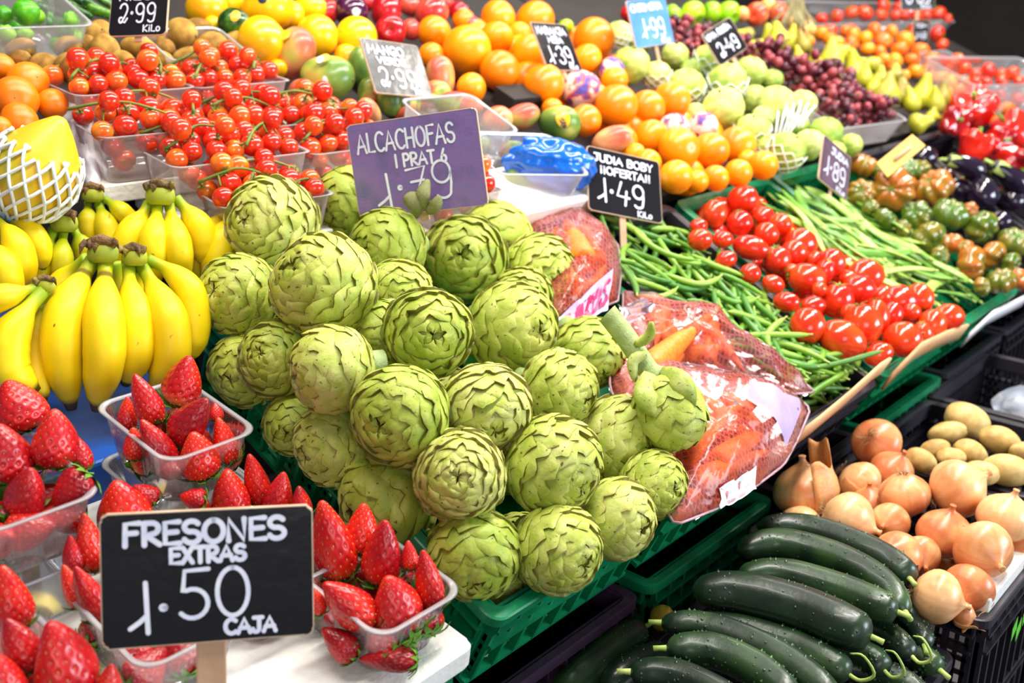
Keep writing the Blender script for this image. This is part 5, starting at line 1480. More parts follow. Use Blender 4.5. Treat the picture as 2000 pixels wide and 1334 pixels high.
# ------------------------------------------------------------------ beans
def bean_mesh(seed, L, r, flat, m, kind):
    rg = random.Random(seed); bend = rg.uniform(-1.1, 1.1) if flat > .6 else rg.uniform(-.3, .3); s_ = rg.uniform(-.12, .12)
    pts = [(L * (t - .5), L * (bend * (t - .5) ** 2 + s_ * (t - .5) ** 3 * 4), .06 * L * math.sin(3 * t + seed)) for t in np.linspace(0, 1, 22)]
    t = np.linspace(0, 1, 22)
    rad = r * np.interp(t, [0, .03, .1, .25, .8, .93, .985, 1], [.3, .5, .8, 1, 1, .7, .25, .08]) * (1 + .06 * np.sin(t * 40 + seed))
    col = np.ones((22, 3)); col[:2] = (1.2, 1.2, 1.0); col[-2:] = (1.2, 1.1, .8)
    root = empty(kind)
    b = MB(); b.tube(pts, rad, 9, col, squash=flat, ref=(0, 0, 1)); b.obj('pod', m, root)
    b = MB(); p = np.array(pts[0]); d = p - np.array(pts[1]); d /= np.linalg.norm(d)
    b.tube([p - d * .001, p + d * .004, p + d * .008], [r * .42, r * .3, r * .34], 6, squash=.9); b.obj('stem_end', PALE_STALK, root)
    return root
def scatter_beans(stamp, poly, n, surf, h0, h1, ang, spread, seed, label, cat, group, skip=(), half=.05):
    rg = random.Random(seed); xs = [p[0] for p in poly]; ys = [p[1] for p in poly]; c = 0
    while c < n:
        x, y = rg.uniform(min(xs), max(xs)), rg.uniform(min(ys), max(ys))
        if not inside(poly, x, y) or any(inside(s, x, y) for s in skip): continue
        h = h0 + (h1 - h0) * c / n
        P = surf_pt(x, y, surf, h); a = ang + rg.gauss(0, spread)
        X = np.array([math.cos(a), 0, 0]) + YF * math.sin(a); X = X / np.linalg.norm(X) + ZF * rg.gauss(0, .07); X /= np.linalg.norm(X)
        Z = ZF + X * -(X @ ZF); Z /= np.linalg.norm(Z)
        tl = rg.uniform(-.5, .5); Y = np.cross(Z, X); Y, Z = Y * math.cos(tl) + Z * math.sin(tl), Z * math.cos(tl) - Y * math.sin(tl)
        s = rg.uniform(.8, 1.15)
        if min(((P + q * X * s * half - np.array([0, .56, .93])) @ YF) for q in (-1, 1)) < .024: continue
        o = stamp.put(rg.randrange(8), basis(P, X * s, Y * s, Z * s)); tag(o, label, cat, group); c += 1
GB = Stamp([bean_mesh(80 + k, .082 + .010 * (k % 4), .0046, .95, BEAN, 'green_bean') for k in range(8)])
GREEN_POLY = [(1165, 425), (1230, 430), (1300, 448), (1345, 462), (1380, 500), (1450, 545), (1530, 612), (1600, 668), (1650, 690), (1722, 702), (1690, 728), (1640, 768), (1604, 795), (1585, 770), (1500, 720), (1448, 665), (1400, 615), (1352, 598), (1300, 600), (1225, 560), (1205, 480)]
scatter_beans(GB, [(1500, 660), (1600, 668), (1722, 702), (1690, 728), (1640, 772), (1600, 805), (1560, 790), (1560, 750)], 80, FRONT, -.06, .012, 2.6, .9, 15, 'slender round green bean in the loose heap behind the carrot bags', 'green bean', 'round green beans', half=.045)
scatter_beans(GB, GREEN_POLY, 219, FRONT, -.045, .026, 1.9, 1.0, 5, 'slender round green bean in the loose heap behind the carrot bags', 'green bean', 'round green beans')
GB.drop()
FB = Stamp([bean_mesh(90 + k, .125 + .012 * (k % 4), .0090, .34, FLATB, 'flat_green_bean') for k in range(8)])
FLAT_POLY = [(1525, 398), (1590, 388), (1640, 402), (1705, 408), (1760, 448), (1800, 490), (1862, 530), (1920, 568), (1958, 592), (1912, 618), (1862, 606), (1800, 566), (1720, 545), (1690, 512), (1610, 470), (1560, 440)]
scatter_beans(FB, FLAT_POLY, 150, FRONT, -.045, .024, 1.75, .42, 6, 'broad flat green bean in the heap between tomatoes and ribbed tomatoes', 'flat bean', 'flat green beans', half=.075)
FB.drop()
o = bean_mesh(300, .26, .006, .95, BEAN, 'green_bean'); P = surf_pt(1640, 708, FRONT, .03)
X = surf_pt(1735, 700, FRONT, .035) - P; X /= np.linalg.norm(X); Y = np.cross(ZF, X); o.matrix_world = basis(P, X * .7, Y * .7, np.cross(X, Y) * .7)
tag(o, 'long curved green bean reaching over to the plum tomato crate', 'green bean')

# ------------------------------------------------------------------ plum tomatoes
PT = Stamp([plum_tomato(101), plum_tomato(102, 1.3), plum_tomato(103, 1.1)])
TOMS = [(1451, 391, 33, 29), (1395, 418, 24, 28), (1445, 436, 25, 27), (1364, 442, 20, 15), (1367, 468, 24, 22), (1412, 468, 22, 17), (1466, 484, 33, 24), (1418, 508, 20, 18), (1465, 535, 23, 20), (1497, 458, 25, 24), (1491, 424, 22, 20), (1524, 440, 24, 25),
 (1564, 476, 30, 30), (1517, 508, 28, 30), (1551, 494, 26, 26), (1623, 514, 27, 29), (1608, 534, 20, 28), (1576, 545, 40, 31), (1510, 555, 25, 18), (1536, 590, 28, 20), (1588, 597, 25, 18), (1690, 539, 38, 33), (1677, 566, 34, 29), (1635, 588, 32, 34), (1757, 588, 36, 31), (1797, 582, 26, 27), (1742, 614, 21, 23),
 (1853, 619, 33, 26), (1821, 634, 28, 30), (1684, 634, 37, 41), (1713, 620, 24, 36), (1577, 637, 34, 36), (1802, 652, 20, 24), (1763, 663, 37, 35), (1645, 664, 44, 38), (1716, 692, 27, 22), (1590, 508, 20, 18), (1548, 530, 18, 15), (1655, 545, 18, 18), (1720, 580, 20, 20), (1600, 565, 16, 15), (1780, 610, 18, 18), (1660, 612, 18, 18)]
its = [[a[0], a[1], (a[2] + a[3]) / 2, surf_w(a[0], a[1], FRONT, .028)] for a in TOMS]
W = settle(its, keep=.88)
SEEN = ['glossy red plum tomato', 'bright red plum tomato', 'red oval tomato']
labs = row_labels(TOMS, 8, 'glossy red plum tomato', 'the heap')
for k, a in enumerate(TOMS):
    w = W[k]; s = w / F; rx, ry = a[2], a[3]
    if rx >= ry: ax = px_dir(rnd.choice([-1, 1]), rnd.uniform(-.5, .5), rnd.uniform(-.3, .5)); r = ry
    else: ax = px_dir(rnd.uniform(-.35, .35), -1 if rnd.random() < .7 else 1, rnd.uniform(-.3, .6)); r = rx
    lg = max(rx, ry) / 1.2
    o = PT.put(rnd.randrange(3), place(at(a[0], a[1], w), ax, rnd.uniform(0, 6), (r * s, r * s, max(lg, r * .9) * s)))
    tag(o, labs[k], 'tomato', 'plum tomatoes in the green crate')
rg = random.Random(9); TP = [(1360, 420), (1450, 380), (1520, 430), (1640, 500), (1720, 560), (1850, 600), (1800, 660), (1700, 700), (1600, 670), (1520, 590), (1400, 490)]; k = 0
while k < 34:
    x, y = rg.uniform(1350, 1860), rg.uniform(370, 710)
    if not inside(TP, x, y): continue
    o = PT.put(k, place(surf_pt(x, y, FRONT, -.014 + rg.uniform(-.01, .008)), px_dir(rg.gauss(0, 1), rg.gauss(0, 1), .2), rg.uniform(0, 6), (.024, .024, .025))); k += 1
    tag(o, 'plum tomato in the shaded lower layer, seen through a gap in the heap', 'tomato', 'lower layer of plum tomatoes')
PT.drop()

# ------------------------------------------------------------------ ribbed green tomatoes, aubergines, peppers
RT_ = Stamp([raf_tomato(111 + k) for k in range(4)])
RAFS = [(1687, 324, 27, 27), (1682, 377, 27, 25), (1745, 369, 38, 42), (1824, 367, 40, 35), (1790, 420, 28, 28), (1730, 427, 23, 20), (1855, 419, 37, 31), (1764, 446, 17, 15), (1812, 465, 36, 30), (1857, 476, 23, 25), (1916, 445, 33, 31), (1897, 515, 37, 30), (1884, 484, 16, 16), (1938, 500, 30, 25), (1956, 549, 27, 28), (1982, 474, 33, 31), (1994, 546, 20, 25), (1777, 333, 28, 22), (1895, 410, 15, 15), (1722, 338, 20, 18), (1800, 330, 18, 15), (1975, 515, 22, 20), (1836, 500, 20, 18), (1700, 405, 16, 15), (1918, 560, 18, 18)]
its = [[a[0], a[1], (a[2] + a[3]) / 2, surf_w(a[0], a[1], FRONT, .026)] for a in RAFS]
W = settle(its, keep=.86)
labs = row_labels(RAFS, 6, 'ribbed greenish tomato', 'the heap')
for k, a in enumerate(RAFS):
    w = W[k]; r = (a[2] + a[3]) / 2 * w / F * 1.04
    o = RT_.put(rnd.randrange(4), place(at(a[0], a[1], w), px_dir(rnd.uniform(-.6, .7), rnd.uniform(-.8, .5), rnd.uniform(.1, .9)), rnd.uniform(0, 6), r))
    tag(o, labs[k], 'tomato', 'ribbed tomatoes')
RT_.drop()
AU = Stamp([aubergine(121), aubergine(122)])
AUS = [(1885, 322, 22, .93, .34, -.15, .05, 'black aubergine lying across the top of the heap with green cap at left'), (1975, 348, 26, .8, .55, -.2, .055, 'long shiny aubergine with pale green cap at the right edge'),
       (1876, 366, 22, -.2, -.5, .5, .0, 'aubergine end peeping out behind the ribbed tomatoes'), (1925, 376, 31, .1, .35, .9, .02, 'round aubergine end facing outward, right of the ribbed tomatoes'), (1984, 388, 24, .3, .3, .9, .02, 'aubergine end at the right edge under the long shiny one'),
       (1952, 432, 22, .2, -.3, .9, .0, 'purple aubergine end between the ribbed tomatoes at the right'), (1806, 305, 24, .5, -.2, .7, .0, 'dark aubergine behind the tan board'), (1850, 345, 18, .2, .2, .9, .0, 'aubergine end between the ribbed tomatoes and the long one')]
for k, (x, y, r, ax, ay, tw, h, lab) in enumerate(AUS):
    w = surf_w(x, y, FRONT, h + .01); s = r * w / F
    v = px_dir(-ax, -ay, -tw)
    off = 0 if abs(tw) < .4 else 1.2
    P = at(x, y, w) + v * s * off
    o = AU.put(k % 2, place(P, v, rnd.uniform(0, 6), (s, s, s * (.95 if k > 1 else 1.05)))); tag(o, lab, 'aubergine', 'aubergines')
AU.drop()
PE = Stamp([pepper(131, long=.95), pepper(132, long=1.15), pepper(133, long=1.4, lobes=3)])
PES = [(1861, 240, 32, 0, .1, 1, .035, 0, 'red pepper facing outward with round green stem'), (1903, 216, 42, -.35, -.62, .7, .045, 0, 'large dark red pepper with stem on top'), (1902, 293, 34, .3, -.9, .2, .02, 1, 'bright red pepper with streaky highlights beside the aubergine'),
       (1948, 275, 30, .2, .2, .9, .02, 0, 'dark red pepper with dark green stem in shade'), (1985, 262, 34, -.7, -.6, .2, .03, 2, 'long orange-red pepper at the right edge'), (1992, 322, 36, -.2, .5, .8, .045, 0, 'red pepper at the right edge with its stem facing out'), (1958, 300, 26, .8, .4, .2, .0, 2, 'red pepper squeezed below the dark stemmed one')]
for x, y, r, ax, ay, tw, h, kd, lab in PES:
    w = surf_w(x, y, FRONT, h + .02); s = r * w / F
    o = PE.put(kd, place(at(x, y, w), px_dir(ax, ay, tw), rnd.uniform(0, 6), s)); tag(o, lab, 'pepper', 'red peppers')
PE.drop()
OB = Stamp([orange(141, ORA_DEEP, 'mandarin', .9), orange(142, ORA_DEEP, 'mandarin', .88)])
for k, (x, y, r, lab) in enumerate([(1966, 215, 17, 'mandarin lying beside the dark red pepper'), (1950, 240, 17, 'mandarin below the one beside the dark red pepper')]):
    w = surf_w(x, y, FRONT, .04); o = OB.put(k, place(at(x, y, w), (0, 0, 1), k, r * w / F)); tag(o, lab, 'mandarin')
# ================================================================== THE BACK TIERS
TB = math.radians(24)
YB, ZB = np.array([0, math.cos(TB), math.sin(TB)]), np.array([0, -math.sin(TB), math.cos(TB)])
def back_xyz(x, v, h): return np.array([x, 1.0, 1.16]) + YB * v + ZB * h
for x0, x1, v0, lab in ((.05, .62, .36, 'sloping dark board under the papaya and the left oranges'), (.63, 1.22, .12, 'sloping dark board under the cherry tomato boxes and kiwis'), (1.23, 2.0, .02, 'sloping dark board under the oranges and mangos'), (2.01, 2.9, .02, 'sloping dark board under the cherimoyas and grapes'), (2.91, 3.98, .02, 'sloping dark board under the pears and mandarins')):
    ln = (.46 if x0 > 2.9 else .99) - v0; b = MB(); b.box((0, 0, 0), (x1 - x0, ln, .02))
    o = b.obj('display_board', SHELFM, None, False); o.matrix_world = basis(back_xyz((x0 + x1) / 2, v0 + ln / 2, -.060 if .6 < x0 < 1 else -.044), (1, 0, 0), YB, ZB)
    tag(o, lab, 'display board', 'sloping display boards')
b = MB(); b.box((3.55, 1.60, 1.235), (1.25, .26, .03)); b.box((3.55, 1.70, .61), (1.2, .04, 1.22)); o = b.obj('back_shelf', SHELFM, None, False); tag(o, 'dark flat shelf under the long tomato tub at the top right', 'shelf')
for k, x in enumerate((.10, 1.0, 1.9, 2.8, 3.9)):
    b = MB(); b.box((x, 1.06, .57), (.05, .05, 1.14)); b.box((x, 1.80, .74), (.05, .05, 1.46)); b.box((x, 1.43, .9), (.04, .7, .05)); o = b.obj('trim_%d' % (40 + k), SHELFM, None, False); o['kind'] = 'structure'
for x0, x1, v0, lab in ((1.06, 1.44, .05, 'white foam board edge behind the artichoke sign'),):
    b = MB(); b.box((0, 0, 0), (x1 - x0, .12, .03)); o = b.obj('foam_board', STYRO, None, False); bevel(o, .003)
    o.matrix_world = basis(back_xyz((x0 + x1) / 2, v0, .012), (1, 0, 0), YB, ZB); tag(o, lab, 'foam board')

def put_list(items, stamp, pick, surf, axis, labs, cat, group, hk=1.0, keep=.88, shape=None, extra=0.0, sc=1.0, pull=.05):
    """items: px, py, rx, ry[, lift]; each lies on the surface at its own radius"""
    its = []
    for a in items:
        r = (a[2] + a[3]) / 2
        w = surf_w(a[0], a[1], surf, .03)
        for _ in range(3): w = surf_w(a[0], a[1], surf, r * w / F * hk + extra + (a[4] if len(a) > 4 else 0))
        its.append([a[0], a[1], r, w])
    W = settle(its, keep=keep, pull=pull); out = []
    for k, a in enumerate(items):
        s = W[k] / F; ax = axis(k, a) if callable(axis) else axis
        S = shape(k, a, s) if shape else ((a[2] + a[3]) / 2 * s * sc,) * 3
        o = stamp.put(pick(k) if callable(pick) else pick, place(at(a[0], a[1], W[k]), ax, rnd.uniform(0, 6.28), S))
        tag(o, labs[k] if isinstance(labs, list) else labs, cat, group); out.append(o)
    return out
def any_axis(k, a): return px_dir(rnd.gauss(0, 1), rnd.gauss(-.3, 1), rnd.gauss(.3, .7))
def elong(k_long):                             # long fruit: the longer picture radius lies along the axis
    def f(k, a, s): return (min(a[2], a[3]) * s, min(a[2], a[3]) * s, max(a[2], a[3]) * s / k_long)
    return f
def elong_axis(k, a):
    if a[2] >= a[3]: return px_dir(rnd.choice([-1, 1]), rnd.uniform(-.35, .35), rnd.uniform(-.2, .4))
    return px_dir(rnd.uniform(-.3, .3), -1, rnd.uniform(-.2, .4))

# ------------------------------------------------------------------ cherry tomatoes in clear boxes
CT = MB().surf(ball(3, .96, .02, .08, dw=.25), 18, 13).mesh('cherry_tomato')
CC = calyx(5, .62, .02, .10, 4, z=.93, stem=.28, stem_r=.06, up=.10).mesh('cherry_calyx')
def truss(pts, rad, joints, label, group):
    root = empty('cherry_tomato_truss', Matrix.Translation(Vector(joints[len(joints) // 2])))
    org = np.array(joints[len(joints) // 2])
    b = MB(); S_ = spline(joints, 14); b.tube(S_ - org, np.linspace(.0022, .0013, 14), 6)
    for p, r in zip(pts, rad):
        k = int(np.argmin(np.linalg.norm(S_ - p, axis=1))); d = S_[k] - p; dn = d / np.linalg.norm(d)
        t = link('tomato', CT, CHERRY, root)
        t.matrix_local = Matrix.Translation(Vector(p - org)) @ frame(dn, rnd.uniform(0, 6)).to_4x4() @ Matrix.Diagonal((r, r, r, 1))
        c = link('calyx', CC, VINE, t)
        b.tube([p - org + dn * r * .95, S_[k] - org], [.0011, .0014], 5)
    b.obj('vine', VINE, root)
    return tag(root, label, 'cherry tomatoes', group)
def tomato_box(L, R, D, H, name, n_top, n_low, seed, hh=None):
    hh = hh if hh is not None else H
    A = surf_pt(*L, BACK, hh); B = surf_pt(*R, BACK, hh)
    X = B - A; X[2] = 0; W_ = np.linalg.norm(X); X /= W_; Zt = np.array([0, -.12, 1.0]); Y = np.cross(Zt, X); Y /= np.linalg.norm(Y); Zt = np.cross(X, Y)
    M = basis((A + B) / 2 + Y * D / 2 - Zt * H, X, Y, Zt)
    sl = MB(); sl.box((0, .01, -.0125), (W_ + .006, D + .01, .024)); so = sl.obj('foam_slab', STYRO, None, False); so.matrix_world = M; bevel(so, .002); tag(so, 'white foam slab under the ' + name, 'foam slab', 'foam slabs under the tomato boxes')
    tub_obj('tomato_box', M, W_, D, H, 'clear plastic box of cherry tomatoes, ' + name, 'clear boxes of cherry tomatoes', CLEAR_TUB, .88, .005, .014, 60, .0007)
    rg = random.Random(seed); T = lambda p: np.array(M @ Vector(tuple(p)))
    def cluster(P, n, lab):
        P = list(P)
        while P:
            p0 = min(P, key=lambda p: p[0] + p[1] * .3); P.sort(key=lambda p: np.linalg.norm((p - p0) * np.array([1, 1.3, .6])))
            C, P = P[:n], P[n:]
            if len(P) < 3: C, P = C + P, []
            c = np.mean(C, axis=0); d = np.linalg.svd(np.array(C) - c)[2][0] if len(C) > 1 else np.array([1, 0, 0])
            t = [float((p - c) @ d) for p in C]; lo, hi = min(t), max(t); up = max(p[2] for p in C) - c[2] + .012
            J = [c + d * (lo + (hi - lo) * q) + np.array([0, rg.uniform(-.006, .006), up * (.25 + .35 * math.sin(math.pi * q))]) for q in np.linspace(-.1, 1.15, 5)]
            truss([T(p) for p in C], [rg.uniform(.0130, .0158) for _ in C], [T(p) for p in J], lab, 'cherry tomato trusses')
    top, low = [], []
    nu, nv = int(W_ / .0265), int(D / .0265)
    for j in range(nv):
        for i in range(nu):
            u = (-.5 + (i + .5 + (.25 if j % 2 else -.25)) / nu) * W_ * .97 + rg.uniform(-.004, .004); v = (-.5 + (j + .5) / nv) * D * .98 + rg.uniform(-.004, .004)
            top.append(np.array([u, v, H + .002 + .014 * (1 - (2 * v / D) ** 2) * (1 - (2 * u / W_) ** 4) + rg.uniform(-.004, .004)]))
    for k in range(int(nu * nv * 1.0)):
        u, v = rg.uniform(-.38, .38) * W_, rg.uniform(-.34, .36) * D; p = np.array([u, v, H + .029 + rg.uniform(-.004, .010)])
        if all(np.linalg.norm(p - q) > .024 for q in top): top.append(p)
    for i in range(max(2, int(W_ * .8 / .032))): low.append(np.array([(-.5 + (i + .5) / int(W_ * .8 / .032)) * W_ * .8 + rg.uniform(-.004, .004), -.5 * D * .9 + .019, H * rg.uniform(.35, .68)]))
    for i in range(max(2, int(W_ * .8 / .034))): low.append(np.array([(-.5 + (i + .2) / int(W_ * .8 / .034)) * W_ * .78 + rg.uniform(-.003, .003), -.5 * D * .92 + .020, H * rg.uniform(.68, .86)]))
    cluster(top, 8, f'cherry tomato truss on top of the {name}')
    cluster(low, 4, f'cherry tomatoes through the wall of the {name}')
tomato_box((438, 398), (652, 386), .085, .05, 'front box behind the artichokes', 6, 3, 1)
tomato_box((341, 320), (606, 301), .105, .065, 'box behind the banana crowns', 8, 3, 2)
tomato_box((612, 298), (770, 284), .10, .06, 'box left of the purple sign', 5, 2, 3)
tomato_box((197, 262), (424, 254), .105, .062, 'box beside the netted papaya', 8, 3, 4)
tomato_box((430, 252), (700, 233), .10, .060, 'box before the reddish mangos', 8, 2, 5)
tomato_box((152, 184), (380, 171), .105, .062, 'back box below the kiwis', 8, 3, 6)
tomato_box((384, 171), (566, 156), .105, .058, 'back box below the golden fruit', 7, 3, 7)
tomato_box((860, 392), (985, 373), .09, .05, 'box right of the purple sign', 4, 2, 8)
def tub_px(L, R, D, H, label, hh=None, surf=BACK, Zv=None, **kw):
    Zv = ZB if Zv is None else Zv
    A = surf_pt(*L, surf, hh if hh is not None else H); B = surf_pt(*R, surf, hh if hh is not None else H)
    X = B - A; W_ = np.linalg.norm(X); X /= W_; Y = np.cross(Zv, X); Y /= np.linalg.norm(Y); Z = np.cross(X, Y)
    M = basis((A + B) / 2 + Y * D / 2 - Z * H, X, Y, Z)
    return tub_obj('clear_tub', M, W_, D, H, label, 'clear tubs on the back tiers', CLEAR_TUB, .90, .006, .016, 60, .0007, cat='tub'), M, W_
tub_px((976, 338), (1150, 340), .12, .075, 'clear tub with the blue plastic bag next to the bean sign')
tub_px((880, 270), (1012, 254), .12, .07, 'clear tub of mangos behind the purple sign')
tub_px((-60, 54), (180, 47), .13, .075, 'clear tub of limes in the top left corner')
tub_px((340, 118), (492, 109), .10, .05, 'empty looking clear tub between kiwis and cherry tomatoes')
tub_px((1592, 46), (1866, 42), .16, .10, 'long clear tub of red tomatoes in the top right corner', hh=.015)
tub_px((1906, 166), (2080, 160), .16, .105, 'clear tub of tomatoes at the right edge above the peppers')
tub_px((1640, 250), (1772, 233), .12, .062, 'whitish clear tub below the dark red grapes')
tub_px((1852, 134), (1902, 127), .10, .05, 'small clear tub of tomatoes by the dark wall')

# ------------------------------------------------------------------ left end: limes, kiwis, oranges, papaya
LM = Stamp([lime(151), lime(152)])
LIMES = [(50, 25, 30, 25, .05), (8, 30, 18, 19, .04), (36, 56, 26, 22, .0), (74, 32, 14, 16, .03), (110, 46, 20, 14, .0), (142, 47, 16, 13, .0), (116, 88, 22, 16, -.01), (12, 66, 20, 18, 0), (50, 66, 16, 14, 0), (165, 56, 14, 12, 0)]
put_list(LIMES, LM, lambda k: k, BACK, elong_axis, row_labels(LIMES, 3, 'bright green lime', 'the lime tub'), 'lime', 'limes in the clear tub', shape=elong(1.15)); LM.drop()
KW = Stamp([kiwi(161), kiwi(162), kiwi(163)])
KIWIS = [(41, 97, 31, 23), (38, 117, 26, 19), (85, 132, 31, 30), (132, 92, 28, 22), (170, 90, 22, 22), (172, 66, 34, 20), (196, 60, 22, 22), (206, 100, 29, 34), (133, 136, 28, 33), (155, 137, 35, 32), (270, 92, 40, 22), (322, 95, 20, 20), (354, 66, 33, 31), (417, 88, 31, 27), (386, 56, 28, 22), (366, 108, 28, 16), (462, 82, 28, 21), (466, 104, 22, 12), (240, 120, 26, 22), (310, 115, 28, 18), (300, 72, 24, 18)]
ks = put_list(KIWIS, KW, lambda k: k, BACK, elong_axis, row_labels(KIWIS, 4, 'fuzzy brown kiwi', 'the kiwi heap'), 'kiwi', 'kiwis', shape=elong(1.2), extra=.015); KW.drop()
OR1 = Stamp([orange(171, ORA_DEEP), orange(172, ORA_DEEP), orange(173, ORA_DEEP)])
ORL = [(2, 132, 25, 30), (55, 162, 47, 33), (30, 194, 48, 40), (38, 237, 42, 31), (102, 203, 30, 30), (-10, 190, 30, 40), (0, 250, 24, 22)]
put_list(ORL, OR1, lambda k: k, BACK, any_axis, ['orange cut by the left edge above the netted papaya', 'orange just below the kiwis at the left', 'largest orange in the left heap', 'orange right above the netted papaya', 'yellowish orange beside the white paper', 'orange mostly outside the left edge', 'orange low at the left edge behind the papaya net'], 'orange', 'oranges at the left', extra=.01); OR1.drop()
pap = fruit('papaya', revolve([(-1.2, 0), (-1.15, .3), (-.8, .78), (-.2, 1.0), (.4, .9), (.9, .58), (1.25, .28), (1.4, .12), (1.42, 0)], 9, .03), PAPAYA, 36, 26)
pr = lambda z: float(np.interp(z, [-1.25, -1.15, -.8, -.2, .4, .9, 1.25], [.25, .4, .84, 1.05, .95, .68, .5])) + .02
b = MB()
for s in (1, -1):
    for k in range(17):
        a0 = 2 * math.pi * k / 17
        b.tube([(pr(z) * math.cos(a0 + s * (z + 1.2) * .62), pr(z) * math.sin(a0 + s * (z + 1.2) * .62), z) for z in np.linspace(-1.2, .62 + .10 * math.sin(k * 2.1), 20)], .042, 6)
b.obj('foam_net', FOAM, pap)
w = surf_w(72, 330, BACK, .06); R_ = 84 * w / F
pap.matrix_world = place(at(68, 335, w), px_dir(.52, -.80, .22), 1.0, (R_, R_, R_ * 1.02)); tag(pap, 'yellow green papaya in a white foam net at the left edge', 'papaya')
rg = random.Random(4); b = MB(); G = []
for i in range(12):
    t = i / 11; G.append([tuple(at(108 + 70 * q + 60 * t + rg.uniform(-2, 2), 190 + 190 * t + 25 * q, 1.36 - .06 * t + .03 * math.sin(6 * q + 3 * t) + rg.uniform(-.004, .004))) for q in np.linspace(0, 1, 7)])
o = b.grid(G).obj('paper_sheet', PAPER); solid(o, .0006); tag(o, 'crumpled white paper between the papaya and the cherry tomato boxes', 'paper')
LP = Stamp([pepper(181, GPEPPER, 3.2, 'green_pepper', 3), pepper(182, GPEPPER, 2.8, 'green_pepper', 3)])
GPS = [(70 + 17 * k + rnd.uniform(-4, 4), 6 + 8 * (k % 3) + (3 if k > 5 else 0), 11, 11) for k in range(10)]
put_list(GPS, LP, lambda k: k, BACK, lambda k, a: px_dir(-.9, -.35 + rnd.uniform(-.2, .2), .3), row_labels(GPS, 3, 'long dark green pepper', 'the heap'), 'pepper', 'long green peppers', extra=.0, keep=.5); LP.drop()

# ------------------------------------------------------------------ golden fruit, apples, mangos
GF = Stamp([orange(191, GRAPEFR, 'grapefruit', .96), orange(192, GRAPEFR, 'grapefruit', .9)])
GRP = [(404, 18, 44, 38), (455, 8, 32, 22), (524, 16, 56, 46), (607, 16, 34, 30), (512, 80, 49, 48), (619, 72, 46, 42), (696, 74, 44, 40), (543, 134, 22, 16), (415, 48, 18, 16), (676, 112, 30, 22), (570, 30, 24, 30)]
gs = put_list(GRP, GF, lambda k: k, BACK, any_axis, ['golden grapefruit cut by the top edge right of the kiwi sign', 'golden grapefruit behind the dark wrapped one', 'large golden grapefruit with a round dark sticker', 'golden grapefruit next to the red apples at the top edge', 'big shiny golden grapefruit right of the kiwis', 'golden grapefruit behind the two upper mangos', 'golden grapefruit just left of the mango sign', 'sliver of golden grapefruit below the sticker mango', 'golden grapefruit peeping out below the dark wrapped one', 'golden grapefruit behind the green mango', 'golden grapefruit behind the one with the dark sticker'], 'grapefruit', 'golden grapefruits', extra=.01)
def sticker_on(o, px, py, rpx, m, tall=1.0, name='sticker'):
    Mi = o.matrix_world.inverted(); c = o.matrix_world.translation; w = depth(c)
    S_ = max(o.matrix_world.to_scale()); Rr = S_
    P = at(px, py, w); d = P - np.array(c); q = np.linalg.norm(d) / Rr
    d = d - DV * Rr * math.sqrt(max(.02, 1 - min(.98, q * q)))
    dl = Mi.to_3x3() @ Vector(d); dl = np.array(dl)
    sc = np.array(o.matrix_world.to_scale())
    t = np.linalg.norm(dl); dl /= t
    return dot_sticker(o, dl, rpx * w / F / S_, m, t, name, tall)
sticker_on(gs[2], 525, 15, 9, STICK_D)
GF.drop()
o = fruit('dark_melon', ball(7, .9, .05), GPEPPER, 28, 20); w = surf_w(458, 48, BACK, .05)
o.matrix_world = place(at(458, 46, w), px_dir(.2, -.8, .3), 0, 33 * w / F); tag(o, 'dark green wrapped fruit with a label among the golden grapefruits', 'fruit')
sticker_on(o, 468, 40, 9, STICK_Y, 1.5)
AP = Stamp([apple(201, APPLE_R), apple(202, APPLE_R), apple(203, APPLE_R)])
APS = [(755, 22, 36, 33), (763, 60, 33, 29), (803, 58, 20, 22), (843, 24, 38, 30), (640, 24, 22, 30), (898, 26, 22, 25), (920, 48, 22, 14), (800, 12, 24, 22), (868, 4, 22, 14), (718, 6, 20, 18), (1228, 28, 16, 20)]
put_list(APS, AP, lambda k: k, BACK, lambda k, a: px_dir(0, .15, 1) if k == 1 else any_axis(k, a), ['large shiny red apple at the top left of the apple heap', 'red apple showing its stem hollow above the mango sign', 'red apple right of the one showing its stem hollow', 'large dark red apple at the top middle', 'orange red apple left of the dark purple fruit', 'red apple at the right end of the apple heap', 'red apple behind the upper oranges', 'red apple between the two large ones', 'red apple touching the top edge', 'red apple at the top edge beside the dark purple fruit', 'red apple left of the blue price sign'], 'apple', 'red apples', extra=.012); AP.drop()
o = fruit('plum', ball(8, .95, .03), PLUM, 26, 18); w = surf_w(686, 24, BACK, .05); o.matrix_world = place(at(686, 22, w), (0, 0, 1), 0, 33 * w / F); tag(o, 'dark purple glossy fruit with a pink sticker between golden fruit and apples', 'fruit'); sticker_on(o, 700, 32, 8, STICK_W)
MG = Stamp([mango(211), mango(212), mango(213), mango(214, MANGO_RED), mango(215, MANGO_RED)])
MGS = [(577, 104, 44, 50), (641, 151, 54, 47), (706, 130, 27, 40), (722, 180, 24, 28), (762, 196, 28, 30), (860, 152, 34, 42), (850, 184, 32, 28), (664, 216, 31, 17), (722, 219, 38, 23), (810, 216, 42, 17), (597, 182, 34, 30), (900, 202, 44, 23), (970, 234, 32, 28), (836, 200, 24, 22), (1018, 229, 38, 27), (1093, 242, 42, 38), (1196, 274, 40, 29), (1003, 300, 30, 26), (1012, 352, 28, 26), (930, 285, 30, 26), (1060, 300, 24, 26)]
